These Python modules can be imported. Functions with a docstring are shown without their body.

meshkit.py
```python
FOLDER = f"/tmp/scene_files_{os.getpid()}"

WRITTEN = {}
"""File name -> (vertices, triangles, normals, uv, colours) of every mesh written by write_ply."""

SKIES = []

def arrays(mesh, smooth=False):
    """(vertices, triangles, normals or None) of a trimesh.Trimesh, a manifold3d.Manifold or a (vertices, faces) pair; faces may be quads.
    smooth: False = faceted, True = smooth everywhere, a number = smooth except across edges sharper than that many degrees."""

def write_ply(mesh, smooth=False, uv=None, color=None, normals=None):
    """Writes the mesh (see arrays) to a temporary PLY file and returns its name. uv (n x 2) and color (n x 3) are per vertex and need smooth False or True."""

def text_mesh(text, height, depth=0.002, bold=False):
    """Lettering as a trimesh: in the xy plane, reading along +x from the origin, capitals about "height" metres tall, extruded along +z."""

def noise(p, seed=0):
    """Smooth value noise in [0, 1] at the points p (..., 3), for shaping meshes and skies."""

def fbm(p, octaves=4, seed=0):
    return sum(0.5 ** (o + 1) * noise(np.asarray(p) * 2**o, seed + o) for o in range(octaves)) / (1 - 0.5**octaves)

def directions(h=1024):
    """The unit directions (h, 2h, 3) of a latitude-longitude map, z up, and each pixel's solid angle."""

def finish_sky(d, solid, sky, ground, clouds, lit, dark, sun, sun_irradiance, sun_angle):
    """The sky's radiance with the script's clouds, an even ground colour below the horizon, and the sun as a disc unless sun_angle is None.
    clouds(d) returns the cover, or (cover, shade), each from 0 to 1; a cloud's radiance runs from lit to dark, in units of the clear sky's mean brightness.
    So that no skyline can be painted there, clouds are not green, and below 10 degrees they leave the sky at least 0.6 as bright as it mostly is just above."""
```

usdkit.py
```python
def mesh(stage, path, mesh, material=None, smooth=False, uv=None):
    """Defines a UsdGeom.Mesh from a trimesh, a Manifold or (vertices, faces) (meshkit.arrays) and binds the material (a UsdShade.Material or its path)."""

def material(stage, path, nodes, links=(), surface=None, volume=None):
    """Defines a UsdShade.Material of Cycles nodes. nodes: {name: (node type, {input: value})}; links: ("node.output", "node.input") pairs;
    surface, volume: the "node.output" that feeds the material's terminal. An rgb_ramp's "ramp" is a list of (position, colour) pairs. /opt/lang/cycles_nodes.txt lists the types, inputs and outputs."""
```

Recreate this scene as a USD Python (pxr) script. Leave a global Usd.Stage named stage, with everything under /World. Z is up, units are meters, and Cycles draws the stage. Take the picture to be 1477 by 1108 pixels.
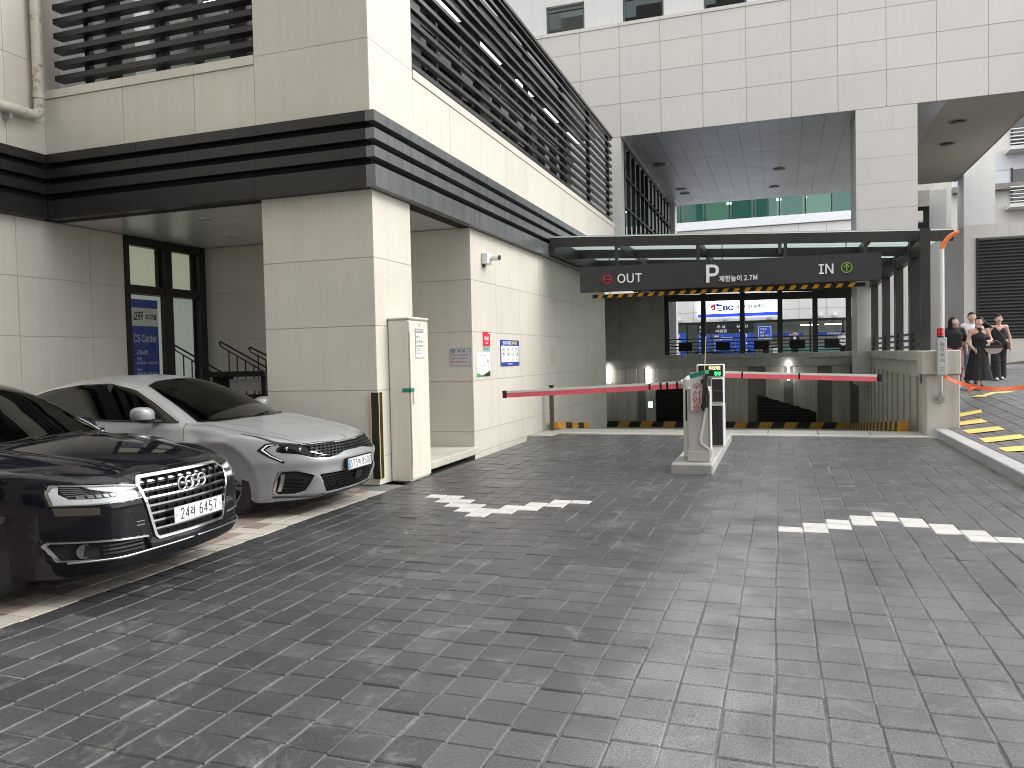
import math, glob, random
import numpy as np, trimesh, shapely, usdkit, meshkit
from shapely import affinity
from shapely.geometry import Polygon, LineString, Point, box as sbox
from shapely.ops import unary_union
from pxr import Usd, UsdGeom, UsdLux, UsdShade, Gf, Sdf, Vt

rng = random.Random(7)
stage = Usd.Stage.CreateInMemory()
UsdGeom.SetStageUpAxis(stage, "Z")
UsdGeom.SetStageMetersPerUnit(stage, 1.0)
UsdGeom.Xform.Define(stage, "/World")
UsdGeom.Scope.Define(stage, "/World/Looks")

# ---------------------------------------------------------------- camera, sky, sun, exposure
CAM_H = 1.55
YAW, PITCH, ROLL = math.radians(18.978), math.radians(-1.973), math.radians(-1.266)
EXPOSURE = 1.85
SUN_DIR = np.array([0.74, 0.24, 0.63]); SUN_DIR /= np.linalg.norm(SUN_DIR)
SUN_INT, SUN_ANGLE, SKY = 0.18, 30.0, 0.10

def cam_axes():
    f = np.array([-math.sin(YAW) * math.cos(PITCH), math.cos(YAW) * math.cos(PITCH), math.sin(PITCH)])
    r = np.array([math.cos(YAW), math.sin(YAW), 0.0])
    u = np.cross(r, f)
    c, s = math.cos(ROLL), math.sin(ROLL)
    return c * r + s * u, -s * r + c * u, f
R_, U_, F_ = cam_axes()
cam = UsdGeom.Camera.Define(stage, "/World/camera")
m = Gf.Matrix4d(1.0)
for i, v in enumerate((R_, U_, -F_, (0, 0, CAM_H))):
    m.SetRow(i, Gf.Vec4d(*[float(x) for x in v], 1.0 if i == 3 else 0.0))
cam.AddTransformOp().Set(m)
cam.CreateHorizontalApertureAttr(36.0)
cam.CreateVerticalApertureAttr(27.0)
cam.CreateFocalLengthAttr(36.0 * 1130 / 1477)
cam.CreateClippingRangeAttr((0.05, 2000.0))
cam.CreateExposureAttr(EXPOSURE)

CLOUD = 7.0
sky_mat = usdkit.material(stage, "/World/Looks/sky_look", {
    "sky": ("sky_texture", {"sky_type": "single_scattering", "sun_disc": False,
                            "sun_elevation": float(math.asin(SUN_DIR[2])), "sun_rotation": float(math.atan2(SUN_DIR[0], SUN_DIR[1])),
                            "air_density": 1.0, "aerosol_density": 2.0}),
    "tc": ("texture_coordinate", {}), "mp": ("mapping", {"scale": (1.0, 1.0, 2.2)}),
    "cn": ("noise_texture", {"scale": 1.6, "detail": 5.0, "roughness": .55}),
    "cv": ("rgb_ramp", {"ramp": [(0.25, (CLOUD * .62, CLOUD * .63, CLOUD * .65)), (0.75, (CLOUD * 1.15, CLOUD * 1.13, CLOUD * 1.10))]}),
    "mix": ("mix", {"mix_type": "mix", "fac": 0.85}),
    "bg": ("background_shader", {"strength": SKY})},
    [("tc.generated", "mp.vector"), ("mp.vector", "cn.vector"), ("cn.fac", "cv.fac"), ("sky.color", "mix.color1"), ("cv.color", "mix.color2"), ("mix.color", "bg.color")], surface="bg.background")
dome = UsdLux.DomeLight.Define(stage, "/World/sky")
dome.CreateIntensityAttr(1.0)
UsdShade.MaterialBindingAPI.Apply(dome.GetPrim()).Bind(sky_mat)
dome.GetPrim().SetCustomDataByKey("kind", "structure")
sun = UsdLux.DistantLight.Define(stage, "/World/sun")
sun.CreateIntensityAttr(SUN_INT); sun.CreateAngleAttr(SUN_ANGLE); sun.CreateNormalizeAttr(True)
sun.CreateColorAttr(Gf.Vec3f(1.0, 0.97, 0.92))
zq = SUN_DIR; xq = np.cross([0, 1, 0], zq); xq /= np.linalg.norm(xq); yq = np.cross(zq, xq)
sm = Gf.Matrix4d(1.0)
for i, v in enumerate((xq, yq, zq)):
    sm.SetRow(i, Gf.Vec4d(*[float(a) for a in v], 0.0))
sun.AddTransformOp().Set(sm)

# ---------------------------------------------------------------- helpers
_used = {}
def numbered(parent, name):
    k = (parent, name); n = _used.get(k, 0); _used[k] = n + 1
    return f"{parent}/{name}" + (f"_{n:03d}" if n else "")

class Thing:
    """A top-level Xform at loc (with an optional turn about z); part meshes come in its own coordinates when local=True, else in world's."""
    def __init__(self, name, label=None, cat=None, loc=(0, 0, 0), rotz=0.0, group=None, kind=None):
        self.path = numbered("/World", name); self.loc = np.array(loc, float); self.rot = rotz
        x = UsdGeom.Xform.Define(stage, self.path)
        x.AddTranslateOp().Set(Gf.Vec3d(*map(float, loc)))
        if rotz: x.AddRotateZOp().Set(math.degrees(rotz))
        p = x.GetPrim(); self.prim = p
        for k, v in (("label", label), ("category", cat), ("group", group), ("kind", kind)):
            if v: p.SetCustomDataByKey(k, v)
    def part(self, name, mesh, mat, parent=None, smooth=False, label=None, kind=None, local=False):
        v, f = arr(mesh)
        if not local:
            v = v - self.loc
            if self.rot:
                c, s = math.cos(-self.rot), math.sin(-self.rot)
                v = np.stack([c * v[:, 0] - s * v[:, 1], s * v[:, 0] + c * v[:, 1], v[:, 2]], 1)
        path = numbered(parent or self.path, name)
        mm = usdkit.mesh(stage, path, (v, f), mat, smooth=smooth)
        if label: mm.GetPrim().SetCustomDataByKey("label", label)
        if kind: mm.GetPrim().SetCustomDataByKey("kind", kind)
        return path
    def holder(self, name):
        path = numbered(self.path, name); UsdGeom.Xform.Define(stage, path); return path

def arr(mesh):
    if hasattr(mesh, "to_mesh"):
        q = mesh.to_mesh(); return np.array(q.vert_properties[:, :3], float), np.array(q.tri_verts, int)
    if isinstance(mesh, (tuple, list)):
        v, f = np.asarray(mesh[0], float), np.asarray(mesh[1], int)
        if f.shape[1] == 4: f = np.vstack([f[:, [0, 1, 2]], f[:, [0, 2, 3]]])
        return v, f
    return np.array(mesh.vertices, float), np.array(mesh.faces, int)

def join(*ms):
    vs, fs, n = [], [], 0
    for q in ms:
        v, f = arr(q); vs.append(v); fs.append(f + n); n += len(v)
    return np.vstack(vs), np.vstack(fs)

BF = np.array([[0, 2, 1], [1, 2, 3], [4, 5, 6], [5, 7, 6], [0, 1, 4], [1, 5, 4], [2, 6, 3], [3, 6, 7], [0, 4, 2], [2, 4, 6], [1, 3, 5], [3, 7, 5]])
def bx(x0, x1, y0, y1, z0, z1):
    x0, x1 = min(x0, x1), max(x0, x1); y0, y1 = min(y0, y1), max(y0, y1); z0, z1 = min(z0, z1), max(z0, z1)
    v = np.array([[x, y, z] for z in (z0, z1) for y in (y0, y1) for x in (x0, x1)], float)
    return v, BF
def cbx(x0, x1, y0, y1, z0, z1, c=0.01):
    """A box with all its edges chamfered."""
    x0, x1 = min(x0, x1), max(x0, x1); y0, y1 = min(y0, y1), max(y0, y1); z0, z1 = min(z0, z1), max(z0, z1)
    c = min(c, (x1 - x0) * .45, (y1 - y0) * .45, (z1 - z0) * .45)
    p = []
    for x, sx in ((x0, 1), (x1, -1)):
        for y, sy in ((y0, 1), (y1, -1)):
            for z, sz in ((z0, 1), (z1, -1)):
                p += [[x, y + sy * c, z + sz * c], [x + sx * c, y, z + sz * c], [x + sx * c, y + sy * c, z]]
    h = trimesh.convex.convex_hull(np.array(p)); return np.array(h.vertices), np.array(h.faces)
def obox(c, ax, ay, az):
    """A box about centre c with half-axis vectors."""
    c, ax, ay, az = (np.array(q, float) for q in (c, ax, ay, az))
    v = np.array([c + i * ax + j * ay + k * az for k in (-1, 1) for j in (-1, 1) for i in (-1, 1)])
    f = BF if np.dot(np.cross(ax, ay), az) > 0 else BF[:, ::-1]
    return v, f
def bar(a, b, w, h, up=(0, 0, 1)):
    a, b = np.array(a, float), np.array(b, float); d = b - a; L = np.linalg.norm(d); d /= L
    s = np.cross(d, up); s /= np.linalg.norm(s); u = np.cross(s, d)
    return obox((a + b) / 2, d * L / 2, s * w / 2, u * h / 2)
def tube(pts, r, n=10, cap=True):
    p = np.asarray(pts, float); m_ = len(p)
    t = np.gradient(p, axis=0); t /= np.linalg.norm(t, axis=1, keepdims=True) + 1e-12
    ref = np.array([0, 0, 1.0]) if abs(t[0][2]) < .9 else np.array([1.0, 0, 0])
    a = np.cross(t[0], ref); a /= np.linalg.norm(a); A = []
    for i in range(m_):
        a = a - t[i] * np.dot(a, t[i]); a /= np.linalg.norm(a); A.append(a)
    A = np.array(A); B = np.cross(t, A); ang = np.arange(n) * 2 * np.pi / n
    rr = np.broadcast_to(r, (m_,))[:, None, None]
    v = (p[:, None] + rr * (np.cos(ang)[None, :, None] * A[:, None] + np.sin(ang)[None, :, None] * B[:, None])).reshape(-1, 3)
    f = []
    for i in range(m_ - 1):
        for j in range(n):
            q = [i * n + j, i * n + (j + 1) % n, (i + 1) * n + (j + 1) % n, (i + 1) * n + j]
            f += [[q[0], q[1], q[2]], [q[0], q[2], q[3]]]
    if cap:
        k = len(v); v = np.vstack([v, p[:1], p[-1:]])
        for j in range(n):
            f += [[k, (j + 1) % n, j], [k + 1, (m_ - 1) * n + j, (m_ - 1) * n + (j + 1) % n]]
    return v, np.array(f)
def disc(c, r, h, axis=(0, 0, 1), n=24):
    c, a = np.array(c, float), np.array(axis, float); a /= np.linalg.norm(a)
    return tube([c - a * h / 2, c + a * h / 2], r, n)
def lathe(c, prof, n=24, axis=(0, 0, 1)):
    """prof: (radius, height) pairs along the axis."""
    a = np.array(axis, float); a /= np.linalg.norm(a)
    e = np.array([1.0, 0, 0]) if abs(a[0]) < .9 else np.array([0, 1.0, 0])
    e = e - a * e.dot(a); e /= np.linalg.norm(e); g = np.cross(a, e); ang = np.arange(n) * 2 * np.pi / n
    ring = np.cos(ang)[:, None] * e + np.sin(ang)[:, None] * g
    v = np.vstack([np.array(c) + a * h + r * ring for r, h in prof]); f = []
    for i in range(len(prof) - 1):
        for j in range(n):
            q = [i * n + j, i * n + (j + 1) % n, (i + 1) * n + (j + 1) % n, (i + 1) * n + j]
            f += [[q[0], q[1], q[2]], [q[0], q[2], q[3]]]
    return v, np.array(f)
def prism(poly, o, ux, uy, depth):
    """A shapely polygon in the plane (o, ux, uy), thickened by depth along ux x uy."""
    ux, uy = np.array(ux, float), np.array(uy, float); un = np.cross(ux, uy); out = []
    for g in getattr(poly, "geoms", [poly]):
        if g.is_empty or g.geom_type != "Polygon" or g.area < 1e-9: continue
        q = trimesh.creation.extrude_polygon(g, depth, engine="earcut"); v = np.array(q.vertices)
        out.append((np.array(o) + v[:, :1] * ux + v[:, 1:2] * uy + v[:, 2:3] * un, np.array(q.faces)))
    return join(*out)
def quad(a, b, c, d):
    return np.array([a, b, c, d], float), np.array([[0, 1, 2], [0, 2, 3]])

_fonts = {}
def text_poly(text, height, cjk=None, bold=0):
    """Lettering as a shapely shape: capitals about height tall, from the origin along +x."""
    from PIL import Image, ImageDraw, ImageFont
    if cjk is None: cjk = any(ord(c) > 0x2000 for c in text)
    if cjk not in _fonts:
        _fonts[cjk] = ImageFont.truetype(glob.glob("/opt/blender-*/*/datafiles/fonts/" + ("Noto Sans CJK Regular.woff2" if cjk else "Inter.woff2"))[0], 96)
    font = _fonts[cjk]
    x0, y0, x1, y1 = font.getbbox(text, anchor="ls", stroke_width=bold)
    im = Image.new("L", (int(x1 - x0) + 8, int(y1 - y0) + 8))
    ImageDraw.Draw(im).text((4 - x0, 4 - y0), text, 255, font, anchor="ls", stroke_width=bold)
    on = np.pad(np.asarray(im) > 127, ((0, 0), (1, 1))).astype(np.int8)
    rows, starts = np.nonzero(np.diff(on, axis=1) == 1); ends = np.nonzero(np.diff(on, axis=1) == -1)[1]
    shape = shapely.union_all(shapely.box(starts, -rows - 1, ends, -rows)).buffer(.6).buffer(-.6).simplify(.7)
    s = height / 70.0
    return affinity.affine_transform(shape, [s, 0, 0, s, -4 * s, (4 - y0) * s])
def fit(poly, x0, x1, y0, y1):
    """Stretches a shape onto a rectangle."""
    a, b, c, d = poly.bounds
    sx, sy = (x1 - x0) / (c - a), (y1 - y0) / (d - b)
    return affinity.affine_transform(poly, [sx, 0, 0, sy, x0 - a * sx, y0 - b * sy])
def rrect(x0, x1, y0, y1, r):
    return sbox(x0 + r, y0 + r, x1 - r, y1 - r).buffer(r, quad_segs=4)
def circ(x, y, r, n=10): return Point(x, y).buffer(r, quad_segs=n)
def ring(x, y, r, w): return circ(x, y, r).difference(circ(x, y, r - w))
def stroke(pts, w): return LineString(pts).buffer(w / 2, cap_style=2, join_style=2)

# ---------------------------------------------------------------- materials
def M(name, col, rough=.5, metal=0.0, rnd=0.0, noise=(), bump=None, streak=0.0, coat=0.0, spec=.5, emit=None, trans=0.0, speck=None, dirt=None):
    """A principled material. rnd: tone change from piece to piece; noise: (scale, amount) tone changes in the material; streak: faint vertical
    run-off marks; speck: (scale, threshold, colour, amount) spots; bump: (scale, strength, distance)."""
    N = {"p": ("principled_bsdf", dict(base_color=col, roughness=rough, metallic=metal, specular_ior_level=spec, coat_weight=coat, coat_roughness=.03, transmission_weight=trans)),
         "geo": ("geometry", {})}
    L = []; last = None
    def mul(src):
        nonlocal last
        if last is None: last = src
        else:
            k = f"mul{len(N)}"; N[k] = ("math", {"math_type": "multiply"}); L.extend([(last, k + ".value1"), (src, k + ".value2")]); last = k + ".value"
    def vary(src, lo, hi, a=0.0, b=1.0):
        k = f"map{len(N)}"; N[k] = ("map_range", {"from_min": a, "from_max": b, "to_min": lo, "to_max": hi, "clamp": True}); L.append((src, k + ".value")); mul(k + ".result")
    if rnd:
        N["oi"] = ("object_info", {}); N["add"] = ("math", {"math_type": "add"}); N["fr"] = ("math", {"math_type": "fraction"})
        L += [("oi.random", "add.value1"), ("geo.random_per_island", "add.value2"), ("add.value", "fr.value1")]
        vary("fr.value", 1 - rnd, 1 + rnd)
    for i, (sc, am) in enumerate(noise):
        N[f"n{i}"] = ("noise_texture", {"scale": sc, "detail": 4.0, "roughness": .6}); L.append(("geo.position", f"n{i}.vector"))
        vary(f"n{i}.fac", 1 - am, 1 + am, .3, .7)
    if streak:
        N["sm"] = ("mapping", {"scale": (7.0, 7.0, .35)}); N["sn"] = ("noise_texture", {"scale": 1.0, "detail": 5.0, "roughness": .65})
        L += [("geo.position", "sm.vector"), ("sm.vector", "sn.vector")]; vary("sn.fac", 1 - streak, 1.0 + streak * .25, .28, .55)
    col_src = None
    if last:
        N["c"] = ("vector_math", {"math_type": "scale", "vector1": col}); L.append((last, "c.scale")); col_src = "c.vector"
    if speck:
        sc, th, sc_col, am = speck
        N["sp"] = ("noise_texture", {"scale": sc, "detail": 6.0, "roughness": .7}); L.append(("geo.position", "sp.vector"))
        N["spm"] = ("map_range", {"from_min": th, "from_max": th + .12, "to_min": 0.0, "to_max": am, "clamp": True}); L.append(("sp.fac", "spm.value"))
        N["smx"] = ("mix", {"color1": col, "color2": sc_col}); L.append(("spm.result", "smx.fac"))
        if col_src: L.append((col_src, "smx.color1"))
        col_src = "smx.color"
    if col_src: L.append((col_src, "p.base_color"))
    if bump:
        N["bn"] = ("noise_texture", {"scale": bump[0], "detail": 3.0}); N["b"] = ("bump", {"strength": bump[1], "distance": bump[2]})
        L += [("geo.position", "bn.vector"), ("bn.fac", "b.height"), ("b.normal", "p.normal")]
    if emit:
        N["p"][1]["emission_color"] = emit[0]; N["p"][1]["emission_strength"] = emit[1]
    return usdkit.material(stage, "/World/Looks/" + name, N, L, surface="p.BSDF")

def pane_mat(name, tint, fac_gain=1.0, rough=.0):
    """Thin glazing: see-through with a sharp reflection that grows at grazing angles."""
    return usdkit.material(stage, "/World/Looks/" + name, {
        "t": ("transparent_bsdf", {"color": tint}), "g": ("glossy_bsdf", {"color": (.95, .97, .96), "roughness": rough}),
        "w": ("layer_weight", {"blend": .5}), "pw": ("math", {"math_type": "power", "value2": 5.0}),
        "k": ("math", {"math_type": "multiply_add", "value2": .9, "value3": .04}), "k2": ("math", {"math_type": "multiply", "value2": fac_gain, "use_clamp": True}), "m": ("mix_closure", {})},
        [("w.facing", "pw.value1"), ("pw.value", "k.value1"), ("k.value", "k2.value1"), ("k2.value", "m.fac"), ("t.BSDF", "m.closure1"), ("g.BSDF", "m.closure2")], surface="m.closure")

panel = M("cream_panel", (.60, .568, .50), .42, rnd=.03, noise=((.8, .04), (14, .015)), streak=.045)
panel_far = M("pale_panel", (.60, .58, .545), .5, rnd=.02, noise=((.5, .02),), streak=.03)
joint = M("panel_backing", (.40, .38, .335), .8)
wallwhite = M("white_render", (.62, .62, .61), .6, noise=((.7, .03),), streak=.05)
concrete = M("concrete", (.40, .39, .355), .75, noise=((2.2, .12), (25, .08)), streak=.12, bump=(60, .15, .004))
concrete_l = M("pale_concrete", (.50, .48, .42), .7, noise=((1.6, .1), (30, .06)), streak=.16, bump=(50, .12, .004))
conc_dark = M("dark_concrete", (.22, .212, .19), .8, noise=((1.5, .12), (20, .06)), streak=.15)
band = M("black_metal", (.013, .0125, .012), .38, rnd=.12, noise=((3, .15),), streak=.25)
band_r = M("band_metal_sky_lit", (.15, .158, .165), .24, metal=.45, rnd=.08, noise=((3, .12),), streak=.30)  # the black band again, sky reflection on its right face put into the colour
lamp_ring = M("downlight_ring", (.16, .16, .16), .35, metal=.6)
band_g = M("grey_metal", (.050, .052, .055), .26, metal=.4, rnd=.1, noise=((3, .12),), streak=.35)
steel = M("charcoal_steel", (.040, .038, .034), .42, metal=.25, noise=((4, .12),), streak=.15)
black = M("black_plastic", (.012, .012, .013), .35)
matte = M("matte_black", (.008, .008, .008), .8)
void = M("dark_interior", (.035, .034, .032), .9)
white = M("white_plastic", (.74, .73, .70), .35, noise=((6, .03),))
white_p = M("white_paint", (.72, .71, .68), .6, noise=((9, .08),), speck=(30, .62, (.3, .3, .29), .5))
ivory = M("ivory_enamel", (.66, .63, .545), .38, noise=((1.5, .035),), streak=.12)
ivory_s = M("ivory_enamel_side", (.50, .46, .37), .42, noise=((1.5, .05),), streak=.18)
chrome = M("chrome", (.80, .80, .80), .10, metal=1.0)
satin = M("satin_steel", (.55, .55, .55), .28, metal=1.0)
red = M("red_tape", (.90, .15, .19), .35, noise=((8, .06),))
yellow = M("yellow_paint", (.62, .30, .03), .55, noise=((6, .15),), speck=(18, .6, (.1, .09, .07), .6))
yellow_l = M("road_yellow", (.68, .50, .14), .7, noise=((5, .12),), speck=(22, .6, (.14, .13, .12), .55))
blackpaint = M("black_paint", (.016, .016, .016), .55, noise=((6, .2),))
hazy = M("hazard_yellow", (.85, .42, .02), .4)
gold = M("guard_yellow", (.80, .66, .14), .4)
orange = M("orange_plastic", (.80, .20, .03), .4)
tapeo = M("orange_tape", (.90, .17, .07), .4)
green = M("green_tape", (.01, .21, .13), .4)
redlens = M("red_lens", (.45, .004, .012), .12, coat=.6)
blue = M("sign_blue", (.02, .055, .30), .4)
blue_b = M("banner_blue", (.015, .05, .34), .45)
blue_p = M("poster_blue", (.03, .10, .52), .4)
navy = M("navy_print", (.02, .025, .12), .4)
signred = M("sign_red", (.70, .02, .05), .4)
printgrey = M("grey_print", (.25, .25, .25), .5)
printred = M("red_print", (.55, .10, .09), .5)
printblack = M("black_print", (.02, .02, .02), .5)
paperw = M("sign_white", (.78, .78, .77), .4)
paperg = M("sign_pale_grey", (.52, .53, .57), .4)
teal_p = M("teal_print", (.20, .50, .52), .4)
greenp = M("green_print", (.05, .35, .12), .4)
yellowp = M("yellow_print", (.80, .62, .12), .4)
lamp = M("lamp_tube", (1, 1, 1), .5, emit=((1, .99, .95), 5.0))
lampdim = M("ceiling_light", (1, 1, 1), .5, emit=((1, .96, .88), 1.2))
lit_sign = M("lit_sign_face", (.8, .82, .9), .4, emit=((.80, .84, 1.0), .55))
lit_blue = M("lit_sign_blue", (.01, .03, .35), .4, emit=((.03, .07, .75), .35))
exitlit = M("exit_sign_light", (.6, .9, .85), .4, emit=((.55, 1.0, .9), 2.2))
led_g = M("green_led", (.05, .8, .2), .4, emit=((.04, 1.0, .22), .45))
led_y = M("amber_led", (.9, .75, .4), .4, emit=((1.0, .82, .40), .45))
glass = pane_mat("window_glass", (.93, .955, .945))
glass_d = pane_mat("tinted_glass", (.20, .23, .23), 1.3)
glass_m = pane_mat("mirror_glass", (.06, .07, .075), 2.2)
glass_t = pane_mat("teal_glass", (.42, .66, .62), 1.6)
roofglass = usdkit.material(stage, "/World/Looks/roof_glass", {
    "t": ("translucent_bsdf", {"color": (.54, .595, .575)}), "c": ("transparent_bsdf", {"color": (.60, .665, .64)}), "g": ("glossy_bsdf", {"color": (.9, .95, .92), "roughness": .1}),
    "m2": ("mix_closure", {"fac": .22}), "m3": ("mix_closure", {"fac": .06})},
    [("t.BSDF", "m2.closure1"), ("c.BSDF", "m2.closure2"), ("m2.closure", "m3.closure1"), ("g.BSDF", "m3.closure2")], surface="m3.closure")
# ---------------------------------------------------------------- ground, driveway, ramp
XF, YF, XI = -4.71, 8.585, -9.94          # right facade plane, front facade plane, inner wall plane of the near building
YW = 11.77                                # wall across the passage
ground = Thing("ground", kind="structure")
gm = M("ground_asphalt", (.07, .07, .07), .85, noise=((3, .15), (60, .1)))
def slopez(y): return np.interp(y, [-60, 10.5, 24.9, 400], [.13, .13, .85, .85])
def plz(x, y):
    x, y = np.asarray(x, float), np.asarray(y, float); t = np.clip((x - 2.745) / 1.5, 0, 1); t = np.maximum(t * t * (3 - 2 * t), np.clip((y - 16.5) / 3, 0, 1))
    return .135 + (slopez(y) - .13) * t
# one sheet to the horizon: a low field, opened where the ramp goes down
ground.part("ground", join(bx(-300, 300, -300, 14.9, -.30, -.10), bx(-300, -9.2, 14.9, 300, -.30, -.10), bx(2.62, 300, 14.9, 300, -.30, -.10), bx(-9.2, 2.45, 29.4, 300, -.30, -.10)), gm)

def paver_look():
    """Dark concrete pavers: tone from block to block, coarse grain, pale scuffs, and a tyre-worn strip between the two lanes with the sky gleam painted into its colour, fading on to the right."""
    N = {"p": ("principled_bsdf", {"specular_ior_level": .8}), "geo": ("geometry", {}), "oi": ("object_info", {}), "ad": ("math", {"math_type": "add"}), "fr": ("math", {"math_type": "fraction"}),
         "tone": ("map_range", {"to_min": .70, "to_max": 1.35}),
         "n1": ("noise_texture", {"scale": 130.0, "detail": 3.0, "roughness": .7}), "m1": ("map_range", {"from_min": .3, "from_max": .7, "to_min": .25, "to_max": 2.0, "clamp": True}),
         "n2": ("noise_texture", {"scale": 1.1, "detail": 4.0}), "m2": ("map_range", {"from_min": .3, "from_max": .7, "to_min": .62, "to_max": 1.35, "clamp": True}),
         "x1": ("math", {"math_type": "multiply"}), "x2": ("math", {"math_type": "multiply"}), "c": ("vector_math", {"math_type": "scale", "vector1": (.0455, .0465, .0495)}),
         "n3": ("noise_texture", {"scale": 3.2, "detail": 10.0, "roughness": .82, "distortion": .8}), "m3": ("map_range", {"from_min": .53, "from_max": .72, "to_min": 0.0, "to_max": .75, "clamp": True}),
         "sc": ("mix", {"color2": (.27, .27, .262)}),
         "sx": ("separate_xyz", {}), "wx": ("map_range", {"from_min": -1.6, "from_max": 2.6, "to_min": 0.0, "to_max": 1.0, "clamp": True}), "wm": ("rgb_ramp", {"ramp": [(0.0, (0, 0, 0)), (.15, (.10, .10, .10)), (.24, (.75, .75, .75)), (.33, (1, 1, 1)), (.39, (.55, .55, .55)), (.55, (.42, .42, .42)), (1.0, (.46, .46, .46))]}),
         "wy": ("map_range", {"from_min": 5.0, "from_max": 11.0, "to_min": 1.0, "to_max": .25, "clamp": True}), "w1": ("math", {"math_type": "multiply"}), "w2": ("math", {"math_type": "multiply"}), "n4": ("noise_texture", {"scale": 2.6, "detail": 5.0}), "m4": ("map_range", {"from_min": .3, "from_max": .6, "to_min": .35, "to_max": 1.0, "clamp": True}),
         "wk": ("math", {"math_type": "multiply", "value2": .62}), "wg": ("math", {"math_type": "multiply"}), "wc": ("mix", {"color2": (.295, .30, .312)}),  # pale colour carries the painted gleam as well as the wear
         "ro": ("map_range", {"from_min": 0.0, "from_max": 1.0, "to_min": .33, "to_max": .25}),
         "bn": ("noise_texture", {"scale": 120.0, "detail": 3.0, "roughness": .7}), "b": ("bump", {"strength": .55, "distance": .005})}
    L = [("oi.random", "ad.value1"), ("geo.random_per_island", "ad.value2"), ("ad.value", "fr.value1"), ("fr.value", "tone.value"), ("geo.position", "n1.vector"), ("geo.position", "n2.vector"), ("geo.position", "n3.vector"), ("geo.position", "n4.vector"), ("geo.position", "bn.vector"),
         ("n1.fac", "m1.value"), ("n2.fac", "m2.value"), ("tone.result", "x1.value1"), ("m1.result", "x1.value2"), ("x1.value", "x2.value1"), ("m2.result", "x2.value2"), ("x2.value", "c.scale"),
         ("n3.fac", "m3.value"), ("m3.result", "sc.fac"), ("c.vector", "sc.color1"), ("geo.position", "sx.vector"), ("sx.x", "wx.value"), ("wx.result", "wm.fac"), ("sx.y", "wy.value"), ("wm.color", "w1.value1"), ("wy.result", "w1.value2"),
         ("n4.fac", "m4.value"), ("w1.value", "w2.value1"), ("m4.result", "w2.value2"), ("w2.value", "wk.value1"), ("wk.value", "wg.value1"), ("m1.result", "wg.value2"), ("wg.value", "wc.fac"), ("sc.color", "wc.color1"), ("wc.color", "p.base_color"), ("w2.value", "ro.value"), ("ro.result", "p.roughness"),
         ("bn.fac", "b.height"), ("b.normal", "p.normal")]
    return usdkit.material(stage, "/World/Looks/dark_paver", N, L, surface="p.BSDF")
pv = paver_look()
pvw = M("white_paver_paint", (.50, .495, .47), .6, rnd=.06, noise=((5, .10), (130, .14)), speck=(9, .56, (.22, .22, .21), .6))
pvc = M("pale_paver", (.40, .37, .325), .7, rnd=.07, noise=((2, .1), (220, .12)), speck=(8, .64, (.2, .19, .17), .4))
pvr = M("brown_paver", (.235, .185, .155), .7, rnd=.13, noise=((2, .12), (220, .14)), speck=(8, .64, (.16, .13, .11), .4))
pvg = M("grey_slope_paver", (.125, .125, .127), .6, rnd=.12, noise=((1.5, .15), (200, .12)))
sand = M("joint_sand", (.13, .127, .118), .9, noise=((1.2, .6), (40, .3)))

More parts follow.
